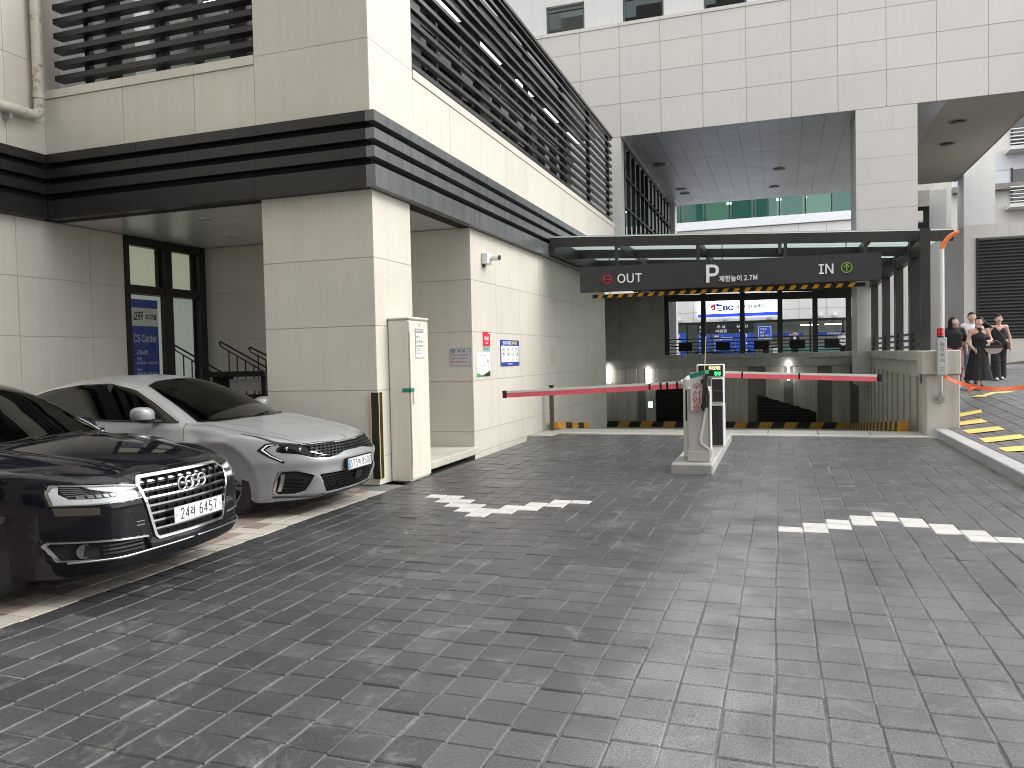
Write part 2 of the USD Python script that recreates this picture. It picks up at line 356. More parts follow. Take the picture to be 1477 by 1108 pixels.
drive = Thing("driveway", kind="structure")
drive.part("joint_bed", bx(-4.42, 2.52, -4, 15.05, -.12, -.0075), sand)
PX, PY, X0, Y0 = .2085, .2115, -.045, 7.07
def paver(x0, x1, y0, y1, g=.0028, c=.0065, dz=0.0, tilt=(0, 0)):
    a, b, d, e = x0 + g, x1 - g, y0 + g, y1 - g
    cx, cy = (a + b) / 2, (d + e) / 2
    v = []
    for (q, z) in ((0, -.05), (0, dz - c), (c, dz)):
        for x, y in ((a + q, d + q), (b - q, d + q), (b - q, e - q), (a + q, e - q)):
            v.append([x, y, z + (0 if z < -.04 else tilt[0] * (x - cx) + tilt[1] * (y - cy))])
    f = []
    for r in (0, 4):
        for j in range(4):
            k = (j + 1) % 4; f += [[r + j, r + k, r + 4 + k], [r + j, r + 4 + k, r + 4 + j]]
    f += [[8, 9, 10], [8, 10, 11]]
    return np.array(v, float), np.array(f)
white_cells = {}
for i in range(9):                         # IN chevron, point away from the viewer; OUT chevron, point towards the viewer
    k = min(i, 8 - i)
    a, n = (0, 1) if k == 0 else (k - 1, 2)
    for j in range(n): white_cells[(i, a + j)] = 1
for i in range(9):
    k = min(i, 8 - i)
    top, n = (4, 1) if k == 0 else (5 - k, 2)
    for j in range(n): white_cells[(i - 18, top - j)] = 1
cells = []
for i in range(-21, 12):
    drift = .018 * math.sin(i * 1.7) + .012 * math.sin(i * .61 + 1)
    for j in range(-34, 38):
        x0, y0 = X0 + PX * i, Y0 + PY * j + drift * (0 if (i, j) in white_cells else 1)
        if y0 < .9 or y0 + PY > 15.04: continue
        jx, jy = rng.uniform(-.0016, .0016), rng.uniform(-.0016, .0016)
        wob = .004 * math.sin(y0 * 2.1 + i) + .003 * math.sin(y0 * 5.3 + i * 2)
        q = paver(x0 + jx + wob, x0 + PX + jx + wob, y0 + jy, y0 + PY + jy, g=rng.uniform(.0018, .0036), dz=rng.uniform(-.004, .0015),
                  tilt=(rng.uniform(-.012, .012), rng.uniform(-.012, .012)))
        cells.append(((i, j), x0, y0, q))
white_q = [c for c in cells if c[0] in white_cells]
dark_q = [c for c in cells if c[0] not in white_cells]
for c in white_q: drive.part("white_paver", c[3], pvw)
def in_view(x, y, z=0.0):
    d = np.array([x, y, z - CAM_H]); w = d @ F_
    return w > .3 and abs(d @ R_) < .66 * w and -.50 * w < d @ U_ < .5 * w
near = sorted([c for c in dark_q if in_view(c[1] + .1, c[2] + .1)], key=lambda c: np.hypot(c[1], c[2]))[:300]
ids = {c[0] for c in near}
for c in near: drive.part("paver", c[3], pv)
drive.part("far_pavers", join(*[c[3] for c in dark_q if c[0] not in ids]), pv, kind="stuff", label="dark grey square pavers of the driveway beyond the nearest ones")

strip = Thing("parking_bay_paving", kind="structure")
strip.part("joint_bed", bx(-9.94, -4.42, -6, 8.7, -.12, -.0075), sand)
bq, rq = [], []
for j in range(-20, 37):
    y0 = .40 + .2115 * j
    if y0 + .2115 > 8.55: continue
    bq.append(paver(-4.632, -4.421, y0, y0 + .2115, dz=rng.uniform(-.003, .001)))
    for i in range(12):
        x0 = -4.632 - .211 * (i + 1) * 1.0
        yy = y0 + (.106 if i % 2 else 0)
        rq.append((i, paver(x0, x0 + .211, yy, yy + .2115, dz=rng.uniform(-.003, .001), tilt=(rng.uniform(-.006, .006), rng.uniform(-.006, .006)))))
for q in bq: strip.part("border_paver", q, pvc)
for i, q in rq:
    if i < 5: strip.part("brown_paver", q, pvc if (i == 0 and rng.random() < .35) else pvr)
strip.part("far_pavers", join(*[q for i, q in rq if i >= 5]), pvr, kind="stuff")

# concrete threshold, ramp floor, hazard kerbs
thr = Thing("ramp_threshold", kind="structure")
thr.part("pale_strip", bx(-4.2, 2.42, 15.052, 15.25, -.12, .012), concrete_l)
xs = np.linspace(-4.70, 2.42, 9)
for a, b in zip(xs[:-1], xs[1:]): thr.part("slab", cbx(a + .006, b - .006, 15.256, 16.10, -.12, .005, .006), concrete)
thr.part("corner_slab", bx(-4.70, -4.21, 14.55, 15.249, -.12, .008), concrete)
def rz(y): return -.09 * (y - 16.1)
ramp = Thing("ramp_floor", kind="structure")
v, f = bx(-9.2, 2.46, 16.105, 29.0, 0, 1); v[:, 2] = np.where(v[:, 2] > .5, 0, -.25) + np.array([rz(y) for y in v[:, 1]])
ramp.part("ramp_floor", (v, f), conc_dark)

def hazard_kerb(name, label, a, b, n, w, h, zf, cap=False):
    t = Thing(name, label, "kerb", loc=(a[0], a[1], zf(a[1])))
    a, b = np.array(a, float), np.array(b, float)
    for k in range(n):
        p, q = a + (b - a) * k / n, a + (b - a) * (k + 1) / n
        d = (q - p) / np.linalg.norm(q - p); s = np.array([-d[1], d[0]])
        sk = .10 * (1 if h > .1 else .6)
        v = []
        for (e, off) in ((p, 0), (q, 0)):
            for (o, z, kx) in ((0, 0, 0), (w, 0, 0), (w * .85, h, sk), (w * .15, h, sk)):
                x = e + s * o + d * kx * (0 if (k == 0 and e is p) or (k == n - 1 and e is q) else 1); v.append([x[0], x[1], zf(x[1]) + z])
        v = np.array(v); f = [[0, 1, 2], [0, 2, 3], [4, 6, 5], [4, 7, 6]]
        for i in range(4):
            j = (i + 1) % 4; f += [[i, i + 4, j + 4], [i, j + 4, j]]
        t.part("yellow_block" if k % 2 == 0 else "black_block", (v, np.array(f)), yellow if k % 2 == 0 else blackpaint)
    return t
hazard_kerb("hazard_kerb", "black and yellow hazard kerb along the back wall at the foot of the ramp", (-8.2, 28.55), (2.1, 28.55), 25, -.16, .22, rz)
hazard_kerb("hazard_kerb", "black and yellow hazard kerb running down the right wall of the ramp", (2.30, 16.6), (2.30, 28.3), 30, .16, .2, rz)
hazard_kerb("hazard_kerb", "short yellow and black hazard kerb beside the white wall at the left of the ramp", (-4.42, 15.85), (-4.42, 18.6), 5, .22, .14, rz)

# right: kerb and rising plaza
kerb = Thing("granite_kerb", "pale granite kerb between the dark driveway and the rising plaza on the right", "kerb", loc=(2.63, 10, 0))
gran = M("granite", (.36, .36, .355), .6, rnd=.06, noise=((1.8, .1), (150, .14)), speck=(5, .62, (.2, .2, .19), .4))
y = 16.4
while y > -2: 
    L = 1.0; kerb.part("kerb_stone", cbx(2.522, 2.742, y - L + .006, y, -.12, .135, .012), gran); y -= L
plaza = Thing("plaza_pavement", kind="structure")
gx, gy = np.meshgrid(np.concatenate([np.linspace(2.745, 4.3, 9), [5, 7, 12, 60]]), np.concatenate([np.linspace(-8, 10.5, 5), np.linspace(10.6, 24.9, 24), [60, 120]]))
V = np.stack([gx, gy, plz(gx, gy) - .012], -1).reshape(-1, 3); nx_ = gx.shape[1]
plaza.part("joint_bed", (V, np.array([[i * nx_ + j, i * nx_ + j + 1, (i + 1) * nx_ + j + 1, (i + 1) * nx_ + j] for i in range(gx.shape[0] - 1) for j in range(nx_ - 1)])), M("plaza_bed", (.05, .05, .05), .9))
v2, f2 = bx(-12, 2.745, 29.32, 120, -.1, .838)
plaza.part("far_terrace", (v2, f2), pvg)
bl = []
for i in range(26):
    yy = 8.0 + (.11 if i % 2 else 0)
    while yy < 30:
        L = .22; x0 = 2.75 + .22 * i
        q, ff = paver(x0, x0 + .218, yy, yy + L, dz=rng.uniform(-.003, .001)); q[:, 2] += plz(q[:, 0], q[:, 1]) - .002
        bl.append((np.hypot(x0, yy), (q, ff), x0, yy)); yy += L
vis = sorted([b for b in bl if in_view(b[2], b[3], .3)], key=lambda b: b[0])
for b in vis[:200]: plaza.part("paver", b[1], pvg)
seen = {id(b) for b in vis[:200]}
plaza.part("far_pavers", join(*[b[1] for b in bl if id(b) not in seen]), pvg, kind="stuff")
marks = [[(3.32, 17.40), (3.62, 17.10), (3.56, 16.74), (3.2, 16.92)], [(2.95, 16.28), (3.40, 16.05), (3.39, 15.52), (2.95, 15.74)], [(2.88, 14.95), (3.39, 14.84), (3.39, 14.38), (2.87, 14.38)],
         [(2.86, 13.66), (3.42, 13.70), (3.41, 13.30), (2.83, 13.10)], [(2.83, 12.42), (3.42, 12.60), (3.41, 12.10), (2.83, 12.0)], [(2.83, 11.2), (3.42, 11.3), (3.41, 10.85), (2.83, 10.75)], [(3.8, 18.95), (4.25, 19.15), (4.77, 19.40), (3.98, 18.55)]]
for q in marks:
    g = Polygon(q); mm = prism(g, (0, 0, 0), (1, 0, 0), (0, 1, 0), .003)
    mm[0][:, 2] += plz(mm[0][:, 0], mm[0][:, 1]) + .004; plaza.part("yellow_marking", mm, yellow_l)

# ---------------------------------------------------------------- near building on the left
def panels(t, parent, o, u, n, us, zs, mat=None, g=.0032, th=.011, skip=(), name="cladding_panel"):
    """Cladding panels on the plane through o along u (horizontal) and z, their faces th proud along n."""
    mat = mat or panel
    o, u, n = np.array(o, float), np.array(u, float), np.array(n, float)
    for i in range(len(us) - 1):
        for j in range(len(zs) - 1):
            if (i, j) in skip: continue
            a, b, c, d = us[i] + g, us[i + 1] - g, zs[j] + g, zs[j + 1] - g
            if b - a < .02 or d - c < .02: continue
            w = rng.uniform(-.0012, .0012)
            t.part(name, obox(o + u * (a + b) / 2 + np.array([0, 0, (c + d) / 2]) + n * (th / 2 + w), u * (b - a) / 2, n * th / 2, np.array([0, 0, (d - c) / 2])), mat, parent=parent)
nb = Thing("office_building", "cream panelled office building over the parked cars, black louvres upstairs", "building", loc=(XF, YF, 0))
ZB0, ZB1 = 3.645, 4.57
B = .011
# masses behind the cladding
pil = nb.holder("pillar")
nb.part("core", bx(-6.31 + B, XF - B, YF + B, 9.62 - B, 0, ZB0), joint, parent=pil)
zr = [0.0, .35, 1.175, 1.975, 2.815, ZB0 - .003]
panels(nb, pil, (-6.31, YF + B, 0), (1, 0, 0), (0, -1, 0), [0, 1.60 - .004], zr)
panels(nb, pil, (XF - B, YF, 0), (0, 1, 0), (1, 0, 0), [0, 1.035], zr)
panels(nb, pil, (-6.31 + B, YF, 0), (0, 1, 0), (-1, 0, 0), [0, 1.035], zr)
panels(nb, pil, (-6.31, 9.62 - B, 0), (1, 0, 0), (0, 1, 0), [0, 1.60], zr)
gw = nb.holder("ground_floor_wall")
nb.part("core", bx(XI - .3, XF - B, YW + B, 21.9, -1.2, ZB0), joint, parent=gw)
ysj = [YW] + list(np.arange(12.93, 21.9, 1.31)) + [21.93]
panels(nb, gw, (XF - B, 0, 0), (0, 1, 0), (1, 0, 0), ysj, [-1.2, -.48] + zr)
panels(nb, gw, (0, YW + B, 0), (1, 0, 0), (0, -1, 0), [XI, -8.6, -7.1, -5.9, XF - .004], zr)
nb.part("end_wall", bx(-9.0, XF - .05, 21.93, 22.0, -1.5, ZB0), conc_dark, parent=gw)
# inner wall on the left and its window
iw = nb.holder("inner_wall")
WY0, WY1 = 9.92, 11.74
nb.part("core", bx(XI - .3, XI - B, -9, WY0, 0, ZB0), joint, parent=iw)
panels(nb, iw, (XI - B, 0, 0), (0, 1, 0), (1, 0, 0), [-3.0, -1.75, -.5, .72, 1.94, 3.16, 4.38, 5.6, 6.82, 8.05, 9.27, WY0], [0, .35, 1.16, 1.99, 2.82, ZB0 - .003])
wi = nb.holder("ground_floor_window")
fr = []
for (a, b, c, d) in ((WY0, WY0 + .09, .15, ZB0), (WY1 - .13, WY1 + .03, .15, ZB0), (10.78, 10.94, .15, ZB0)): nb.part("frame_post", bx(XI - .10, XI + .03, a, b, c, d), band, parent=wi)
for c, d in ((3.50, ZB0 - .004), (2.72, 2.86), (.15, .25)):
    for a, b in ((WY0 + .09, 10.78), (10.94, WY1 - .13)): nb.part("frame_rail", bx(XI - .09, XI + .02, a, b, c, d), band, parent=wi)
frost = M("frosted_blind", (.40, .38, .30), .5, noise=((3, .04),), emit=((.40, .39, .29), .20))  # both blind materials glow faintly, room light put in as emission
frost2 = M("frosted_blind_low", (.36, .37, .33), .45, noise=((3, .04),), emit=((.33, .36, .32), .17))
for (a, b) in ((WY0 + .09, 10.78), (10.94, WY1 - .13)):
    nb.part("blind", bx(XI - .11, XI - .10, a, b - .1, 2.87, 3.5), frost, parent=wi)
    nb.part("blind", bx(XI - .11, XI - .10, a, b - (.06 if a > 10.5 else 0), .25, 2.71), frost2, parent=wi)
    for c, d in ((.25, 2.72), (2.86, 3.50)): nb.part("pane", bx(XI - .045, XI - .039, a, b, c, d), glass, parent=wi)
nb.part("sill_base", bx(XI - .12, XI + .02, WY0, WY1, 0, .149), panel, parent=wi)
nb.part("core", bx(XI - .5, XI - .14, WY0, YW + .2, 0, ZB0), void, parent=wi)
# black band of four metal strips round the corner and along the inner wall
bh = nb.holder("black_band")
for (z0, z1, pr) in ((4.43, ZB1 - .012, .12), (4.215, 4.345, .12), (4.0, 4.13, .12), (3.645, 3.905, .13)):
    ysb = [YF - pr, 11.2, 13.4, 15.9, 18.4, 20.9, 23.55]
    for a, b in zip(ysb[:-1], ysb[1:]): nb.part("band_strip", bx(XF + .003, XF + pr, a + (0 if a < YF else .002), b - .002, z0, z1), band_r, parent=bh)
    xsb = [XI + pr, -8.2, -6.3, XF]
    for a, b in zip(xsb[:-1], xsb[1:]): nb.part("band_strip", bx(a + .002, b - .002 if b != XF else b + .002, YF - pr, YF - .003, z0, z1), band, parent=bh)
    for a, b in ((-9, -2), (-2, 2.5), (2.5, YF - pr - .003)): nb.part("band_strip", bx(XI + .003, XI + pr, a + .002, b - .002, z0, z1), band, parent=bh)
nb.part("band_back", join(bx(XF - .2, XF + .002, YF + .01, 23.55, ZB0 + .002, ZB1), bx(XI + .01, XF - .2, YF - .002, YF + .2, ZB0 + .002, ZB1), bx(XI - .2, XI + .002, -9, YF - .003, ZB0 + .002, ZB1)), matte, parent=bh)
# ceiling over the bays
sfm = M("soffit_metal", (.52, .52, .50), .28, rnd=.02, noise=((.6, .06),), streak=.03)
for a, b in ((XI, -7.4), (-7.4, XF - .21)):
    for c, d in ((YF + .205, 10.2), (10.2, YW + .02)): nb.part("soffit_panel", bx(a + .003, b - .003, c + .003, d - .003, ZB0 + .004, ZB0 + .04), sfm)
for (x, y) in ((-5.4, 10.9), (-7.9, 9.4), (-8.6, 10.9)): nb.part("downlight", lathe((x, y, ZB0 - .012), [(0, .0), (.055, 0), (.055, .006), (.09, .006), (.09, .02), (0, .02)], 20), satin)
# upper storey
up = nb.holder("upper_wall")
ZS0, ZS1, ZT = 5.37, 5.49, 8.05
pr = .012
nb.part("core", join(bx(-6.36 + B, XF - B, YF + B, 9.80 - B, ZB1 + .02, ZT), bx(XI, -6.36 + B, YF + B, YF + .25, ZB1 + .02, ZS0), bx(XF - .25, XF - B, 9.8 - B, 23.5, ZB1 + .02, ZS0)), joint, parent=up)
panels(nb, up, (XI, YF + B, 0), (1, 0, 0), (0, -1, 0), [0, 1.43, 2.63, XI * -1 - 6.36], [ZB1 + .02, ZS0])
panels(nb, up, (-6.36, YF + B, 0), (1, 0, 0), (0, -1, 0), [0, 1.65 - .004], [ZB1 + .02, 5.47, 6.62, ZT])
panels(nb, up, (XF - B, YF, 0), (0, 1, 0), (1, 0, 0), [0, 1.215], [ZB1 + .02, 5.47, 6.62, ZT])
panels(nb, up, (XF - B, 9.80, 0), (0, 1, 0), (1, 0, 0), [0, 1.27, 2.54, 3.81, 5.08, 6.35, 7.62, 8.89, 10.16, 11.43, 12.7, 13.7], [ZB1 + .02, ZS0])
panels(nb, up, (-6.36 + B, YF + .03, 0), (0, 1, 0), (-1, 0, 0), [0, 1.1], [ZS0, 6.62, ZT])
for a, b in ((9.802, 12.34), (12.34, 14.9), (14.9, 17.5), (17.5, 20.1), (20.1, 23.5)): nb.part("sill", bx(XF - .26, XF + .015, a + .003, b - .003, ZS0 + .003, ZS1), panel, parent=up)
for a, b in ((XI + .02, -8.5), (-8.5, -7.3), (-7.3, -6.36)): nb.part("sill", bx(a + .003, b - .003, YF - .015, YF + .3, ZS0 + .003, ZS1), panel, parent=up)
nb.part("roof", bx(XI - 6, XF - .55, 9.46, 23.5, ZT + .003, ZT + .25), void)
nb.part("floor", bx(XI + .01, XF - .26, YF + .26, 23.5, ZB1 + .03, ZB1 + .2), conc_dark)
nb.part("tower", bx(-40, XI - .31, -9, YF + 30, .0, 32), wallwhite)  # unseen masses added to keep light off the left side
nb.part("tower", bx(XI - .3, -9.2, 9.6, YF + 11, 8.4, 30), wallwhite)
li = nb.holder("inner_wall_upper")
nb.part("core", bx(XI - .3, XI - B, -9, YF + .3, ZB1 + .02, 12), joint, parent=li)
panels(nb, li, (XI - B, 0, 0), (0, 1, 0), (1, 0, 0), [-3, -.5, .7, 1.9, 3.1, 4.32, 5.54, 6.76, 7.98, YF + .02], [ZB1 + .02, 5.02, 5.86, 6.70, 7.54, 8.4])
# louvres: along the right facade, and across the front
lv = nb.holder("side_louvre")
for k in range(13):
    z = 5.535 + .2 * k
    for a, b in ((9.81, 14.4), (14.4, 19.0), (19.0, 23.35)): nb.part("louvre_slat", bx(XF - .085, XF - .01, a + .002, b - .002, z, z + .06), band_g, parent=lv)
for y in (9.9, 12.6, 15.3, 18.0, 20.7, 23.2): nb.part("louvre_post", bx(XF - .18, XF - .09, y, y + .09, ZS1, ZT), band, parent=lv)
nb.part("louvre_cap", bx(XF - .2, XF + .02, 9.81, 23.4, 8.0, 8.06), band_g, parent=lv)
fl = nb.holder("front_louvre")
for k in range(11):
    z = 5.615 + .2 * k; nb.part("louvre_slat", bx(-9.74, -6.365, YF + .02, YF + .17, z, z + .075), band, parent=fl)
for x in (-9.35, -8.0, -6.46): nb.part("louvre_post", bx(x, x + .09, YF + .18, YF + .26, ZS1, ZT), band, parent=fl)
# glazing set back behind the louvres
sg = nb.holder("side_glazing")
nb.part("pane", bx(XF - 1.30, XF - 1.28, 9.85, 23.4, ZS1 - .5, ZT), glass_m, parent=sg)
for y in np.arange(9.85, 23.4, 1.15): nb.part("mullion", bx(XF - 1.28, XF - 1.18, y, y + .07 + (.42 if int(round((y - 9.85) / 1.15)) % 3 == 2 else 0), ZS1 - .5, ZT), band, parent=sg)
for z in (6.35, 7.4): nb.part("transom", bx(XF - 1.279, XF - 1.19, 9.85, 23.4, z, z + .07), band, parent=sg)
nb.part("inner_wall", bx(XF - 3.0, XF - 2.9, 9.85, 23.4, ZB1 + .2, ZT), void, parent=sg)
for y in np.arange(10.4, 23, 2.3): nb.part("ceiling_light", bx(XF - 1.0, XF - .9, y, y + 1.2, 7.88, 7.92), lampdim, parent=sg)
for y in np.arange(10.1, 22.8, .83):
    nb.part("terrace_fitting", bx(XF - .75, XF - .70, y, y + .05, ZS1 - .3, 5.62 + rng.uniform(0, .12)), white, parent=sg)
    if rng.random() < .7: nb.part("terrace_fitting", bx(XF - .8, XF - .6, y + .1, y + .45, 5.56, 5.60), white, parent=sg)
fg = nb.holder("front_glazing")
for a, b in ((-8.55, -7.95), (-7.85, -7.25), (-7.1, -6.75)): nb.part("pane", bx(a, b, 9.42, 9.44, ZS1 - .3, ZT), glass, parent=fg)
for a, b in ((-9.55, -9.22), (-8.64, -8.55), (-7.95, -7.85), (-7.25, -7.1), (-6.75, -6.36)): nb.part("mullion", bx(a, b, 9.36, 9.46, ZS1 - .5, ZT), band, parent=fg)
for a, b in ((-9.9, -9.56), (-9.2, -8.95)): nb.part("column", bx(a, b, 9.30, 9.6, ZS1 - .5, ZT), wallwhite, parent=fg)
for a, b in ((-7.05, -6.8),): nb.part("column", bx(a, b, 9.5, 9.7, ZS1 - .5, ZT), wallwhite, parent=fg)
nb.part("back_wall", bx(XI - .5, XF - 3.01, 11.9, 12.0, ZB1 + .2, ZT), M("room_grey", (.38, .40, .40), .8), parent=fg)
for y in (9.9, 10.5, 11.1, 11.7): nb.part("ceiling_light", bx(-8.7, -6.7, y, y + .14, 7.3, 7.34), lamp, parent=fg)
nb.part("step", cbx(-6.33, -4.63, 9.63, YW - .003, 0, .11, .01), concrete_l)

dp = Thing("drain_pipe", "white rust-stained drain pipe with an elbow high on the left wall", "pipe", loc=(-9.8, 8.42, 5.05))
pm = M("pipe_paint", (.56, .53, .46), .45, noise=((6, .06),), speck=(7, .54, (.27, .16, .06), .9))
ar = [(XI + .12, 8.40 - .12 + .12 * math.cos(a), 5.19 - .12 * math.sin(a) + .0) for a in np.linspace(0, math.pi / 2, 7)]
dp.part("pipe", tube([(XI + .12, 8.40, 8.5), (XI + .12, 8.40, 6.2), (XI + .12, 8.40, 5.3)] + ar + [(XI + .12, 8.15, 5.07), (XI + .12, 6.5, 5.03), (XI + .12, 2, 4.95)], .068, 16), pm, smooth=True)
for (y, z) in ((8.40, 5.36), (8.14, 5.07)): dp.part("collar", tube([(XI + .12, y, z - (.04 if y > 8.3 else 0)), (XI + .12, y + (0 if y > 8.3 else .05), z + (.04 if y > 8.3 else 0))], .078, 16), pm)
dp.part("bracket", bx(XI, XI + .13, 7.93, 7.98, 4.92, 5.02), satin)
# ---------------------------------------------------------------- ramp walls, parapet
YB = 28.73
rw = Thing("ramp_back_wall", "grey ribbed concrete wall closing the foot of the ramp under the window bays", "wall", loc=(0, YB, -1.5))
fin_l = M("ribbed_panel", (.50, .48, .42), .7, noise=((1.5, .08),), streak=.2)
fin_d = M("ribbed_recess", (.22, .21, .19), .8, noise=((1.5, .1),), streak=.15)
rw.part("core", bx(-9.2, 2.75, YB + .08, 29.3, -1.6, 1.47), conc_dark)
rw.part("upper_band", bx(-9.2, 2.4, YB - .02, YB + .08, 1.02, 1.31), concrete)
rw.part("upper_wall", bx(-9.2, -4.0, YB - .02, YB + .3, 1.312, 3.66), concrete)
for a, b, c, d in ((-9.2, -7.4, 1.32, 2.5), (-7.4, -5.6, 1.32, 2.5), (-5.6, -4.05, 1.32, 2.5), (-9.2, -7.4, 2.5, 3.6), (-7.4, -5.6, 2.5, 3.6), (-5.6, -4.05, 2.5, 3.6)):
    rw.part("cladding_panel", bx(a + .008, b - .008, YB - .05, YB - .022, c + .008, d - .008), concrete)
xs = [-6.2, -5.75, -5.45, -5.02, -4.72, -4.36]
x = -6.3
segs = [(-6.3, -5.95, 0), (-5.94, -5.45, 0), (-5.44, -5.02, 0), (-5.01, -4.72, 1), (-4.71, -4.35, 0), (-3.3, -2.6, 0), (-2.59, -1.9, 0), (-1.89, -1.12, 0), (-1.11, -.52, 1), (-.51, .08, 0), (.09, .38, 1), (.39, 1.17, 0), (1.18, 1.62, 1), (1.63, 2.2, 0), (-9.2, -7.8, 0), (-7.79, -7.4, 1), (-7.39, -6.31, 0)]
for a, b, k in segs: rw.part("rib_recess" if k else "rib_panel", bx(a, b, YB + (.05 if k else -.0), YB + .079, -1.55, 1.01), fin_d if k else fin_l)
rw.part("rib_panel", bx(-4.34, -3.31, YB, YB + .079, .36, 1.01), fin_l)
cop = rw.holder("coping")
for a in np.arange(-4.0, 2.3, .62): rw.part("coping_stone", cbx(a + .004, min(a + .616, 2.4), YB - .06, YB + .5, 1.312, 1.49, .012), concrete, parent=cop)
ob = Thing("louvred_opening", "black square louvred opening in the ramp back wall, left of the barrier", "vent", loc=(-3.8, YB, -.3))
ob.part("recess", bx(-4.33, -3.32, YB + .06, YB + .079, -.98, .355), matte)
for z in np.arange(-.95, .33, .11): ob.part("slat", bar((-4.32, YB + .03, z), (-3.33, YB + .03, z), .05, .015), black)
vg = Thing("sloping_vent_grille", "black louvred grille with a sloping top in the ramp back wall", "vent", loc=(0, YB, -.5))
vg.part("recess", prism(Polygon([(-.8, .04), (1.12, -.56), (1.12, -1.02), (-.8, -.95)]), (0, YB - .001, 0), (1, 0, 0), (0, 0, 1), .03), matte)
for k, z in enumerate(np.arange(-.93, 0, .105)):
    xe = 1.1 if z < -.58 else -.8 + (.04 - z) / .6 * 1.92 - .04
    if xe > -.7: vg.part("slat", bx(-.79, xe, YB - .05, YB - .032, z, z + .05), black)
for x in (-.8, -.12, .52, 1.08): vg.part("frame_bar", bx(x, x + .04, YB - .06, YB - .033, -1.0, .04 - (x + .8) / 1.92 * .6), black)
rr = Thing("ramp_right_wall", "ribbed concrete wall with stone coping down the right side of the ramp", "wall", loc=(2.46, 22, -1.5))
rr.part("core", bx(2.54, 2.745, 15.9, 29.3, -1.6, 1.30), conc_dark)
y = 15.9; k = 0
while y < 28.7:
    w = (.62, .28)[k % 2]; b = min(y + w, 28.72); dk = k % 2
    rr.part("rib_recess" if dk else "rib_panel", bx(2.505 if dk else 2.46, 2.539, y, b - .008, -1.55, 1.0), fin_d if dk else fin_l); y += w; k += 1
rr.part("upper_band", bx(2.45, 2.54, 15.9, 28.7, 1.004, 1.30), concrete_l)
for a in np.arange(15.9, 28.7, .62): rr.part("coping_stone", cbx(2.38, 2.80, a + .004, min(a + .616, 28.66), 1.305, 1.50, .012), concrete_l)
rr.part("red_strip", bx(2.452, 2.459, 15.93, 16.05, -.02, .95), M("dark_red_strip", (.10, .012, .014), .6))
pier = Thing("gate_pier", "pale stone pier with a wider cap at the near end of the ramp wall", "pier", loc=(2.64, 15.36, 0))
pier.part("shaft", cbx(2.415, 2.93, 15.36, 15.88, -.1, 1.075, .012), concrete_l)
pier.part("cap", cbx(2.34, 2.945, 15.32, 15.895, 1.08, 1.50, .014), concrete_l)

# ---------------------------------------------------------------- canopy
cz = lambda x: 4.05 - .043 * (x + 4.71)
cn = Thing("ramp_canopy", "charcoal steel canopy with a frosted glass roof over the ramp", "canopy", loc=(-1, 22, 0))
fy = lambda x: 15.93 + .055 * (x + 4.71)          # the front edge is slightly skew
beams = [0, 2.15, 4.35, 6.55, 8.8, 11.0, 12.75]
XR = 3.02
for k, o in enumerate(beams):
    a, b = (XF + .14, fy(XF) + o, cz(XF) - .115), (XR - (0 if k == 0 else .5), fy(XR) + o * .985, cz(XR) - .115)
    cn.part("cross_beam", bar(a, b, .10, .19), steel)
xr = [-4.5, -3.19, -1.59, 0.0, 1.62, 2.55]
for x in xr:
    for k in range(len(beams) - 1):
        y0, y1 = fy(x) + beams[k] + .055, fy(x) + beams[k + 1] - .055
        cn.part("rafter", bar((x, y0, cz(x) - .11), (x, y1, cz(x) - .11), .07, .14), steel)
xg = [XF + .14, -3.19, -1.59, 0.0, 1.62, XR]
for a, b in zip(xg[:-1], xg[1:]):
    for k in range(len(beams) - 1):
        bb = b if (k == 0 or b < XR) else 2.6
        q = []
        for z in (0, .014):
            for (x, oo) in ((a + .006, beams[k] - (.06 if k == 0 else 0) + .006), (bb - .006, beams[k] - (.06 if k == 0 else 0) + .006), (bb - .006, beams[k + 1] - .006), (a + .006, beams[k + 1] - .006)):
                q.append([x, fy(x) + oo, cz(x) + .0 + z])
        q = np.array(q); f = np.array([[0, 2, 1], [0, 3, 2], [4, 5, 6], [4, 6, 7]] + [x for j in range(4) for x in ([j, (j + 1) % 4, (j + 1) % 4 + 4], [j, (j + 1) % 4 + 4, j + 4])])
        cn.part("glass_panel", (q, f), roofglass)
cn.part("wall_beam", bar((XF + .20, 15.9, 3.80), (XF + .20, 28.6, 3.80), .12, .24), steel)
posts = [15.98, 17.25, 19.35, 21.6, 24.1, 26.4]
for k, y in enumerate(posts): cn.part("post", bx(2.42, 2.58, y - .06 if k else y - .0, y + (.22 if k else .12), 1.502 if k else .9, cz(2.5) - .02), steel)
cn.part("eaves_beam", bar((2.5, 16.04, cz(2.5) - .32), (2.5, 28.6, cz(2.5) - .32), .14, .22), steel)
for x in (-3.92, -2.62, -1.28, -.02, 1.12, 2.18): cn.part("post", bx(x - .085, x + .085, YB + .1, YB + .27, 1.491, cz(x) - .22), steel)
cn.part("end_beam", bar((-4.0, YB + .19, 3.55), (2.5, YB + .19, 3.42), .14, .24), steel)
cn.part("drain_post", bx(-4.22, -4.09, YB + .05, YB + .25, 1.491, 3.55), wallwhite)
gr = Thing("guard_rail", "black flat-bar guard rail with square plates along the back parapet", "railing", loc=(-1, YB + .2, 1.49))
for a, b in ((-3.83, -2.71), (-2.53, -1.37), (-1.19, -.11), (.07, 1.03), (1.21, 2.09)):
    for z in (1.56, 1.68, 1.80, 1.92, 2.05): gr.part("rail_bar", bx(a + .002, b - .002, YB + .16, YB + .19, z - .018, z + .018), black)
    m_ = (a + b) / 2; gr.part("square_plate", bx(m_ - .24, m_ + .24, YB + .125, YB + .157, 1.62, 1.94), matte)
gs = Thing("guard_rail", "dark guard rail between the canopy posts on the right ramp wall", "railing", loc=(2.5, 20, 1.5))
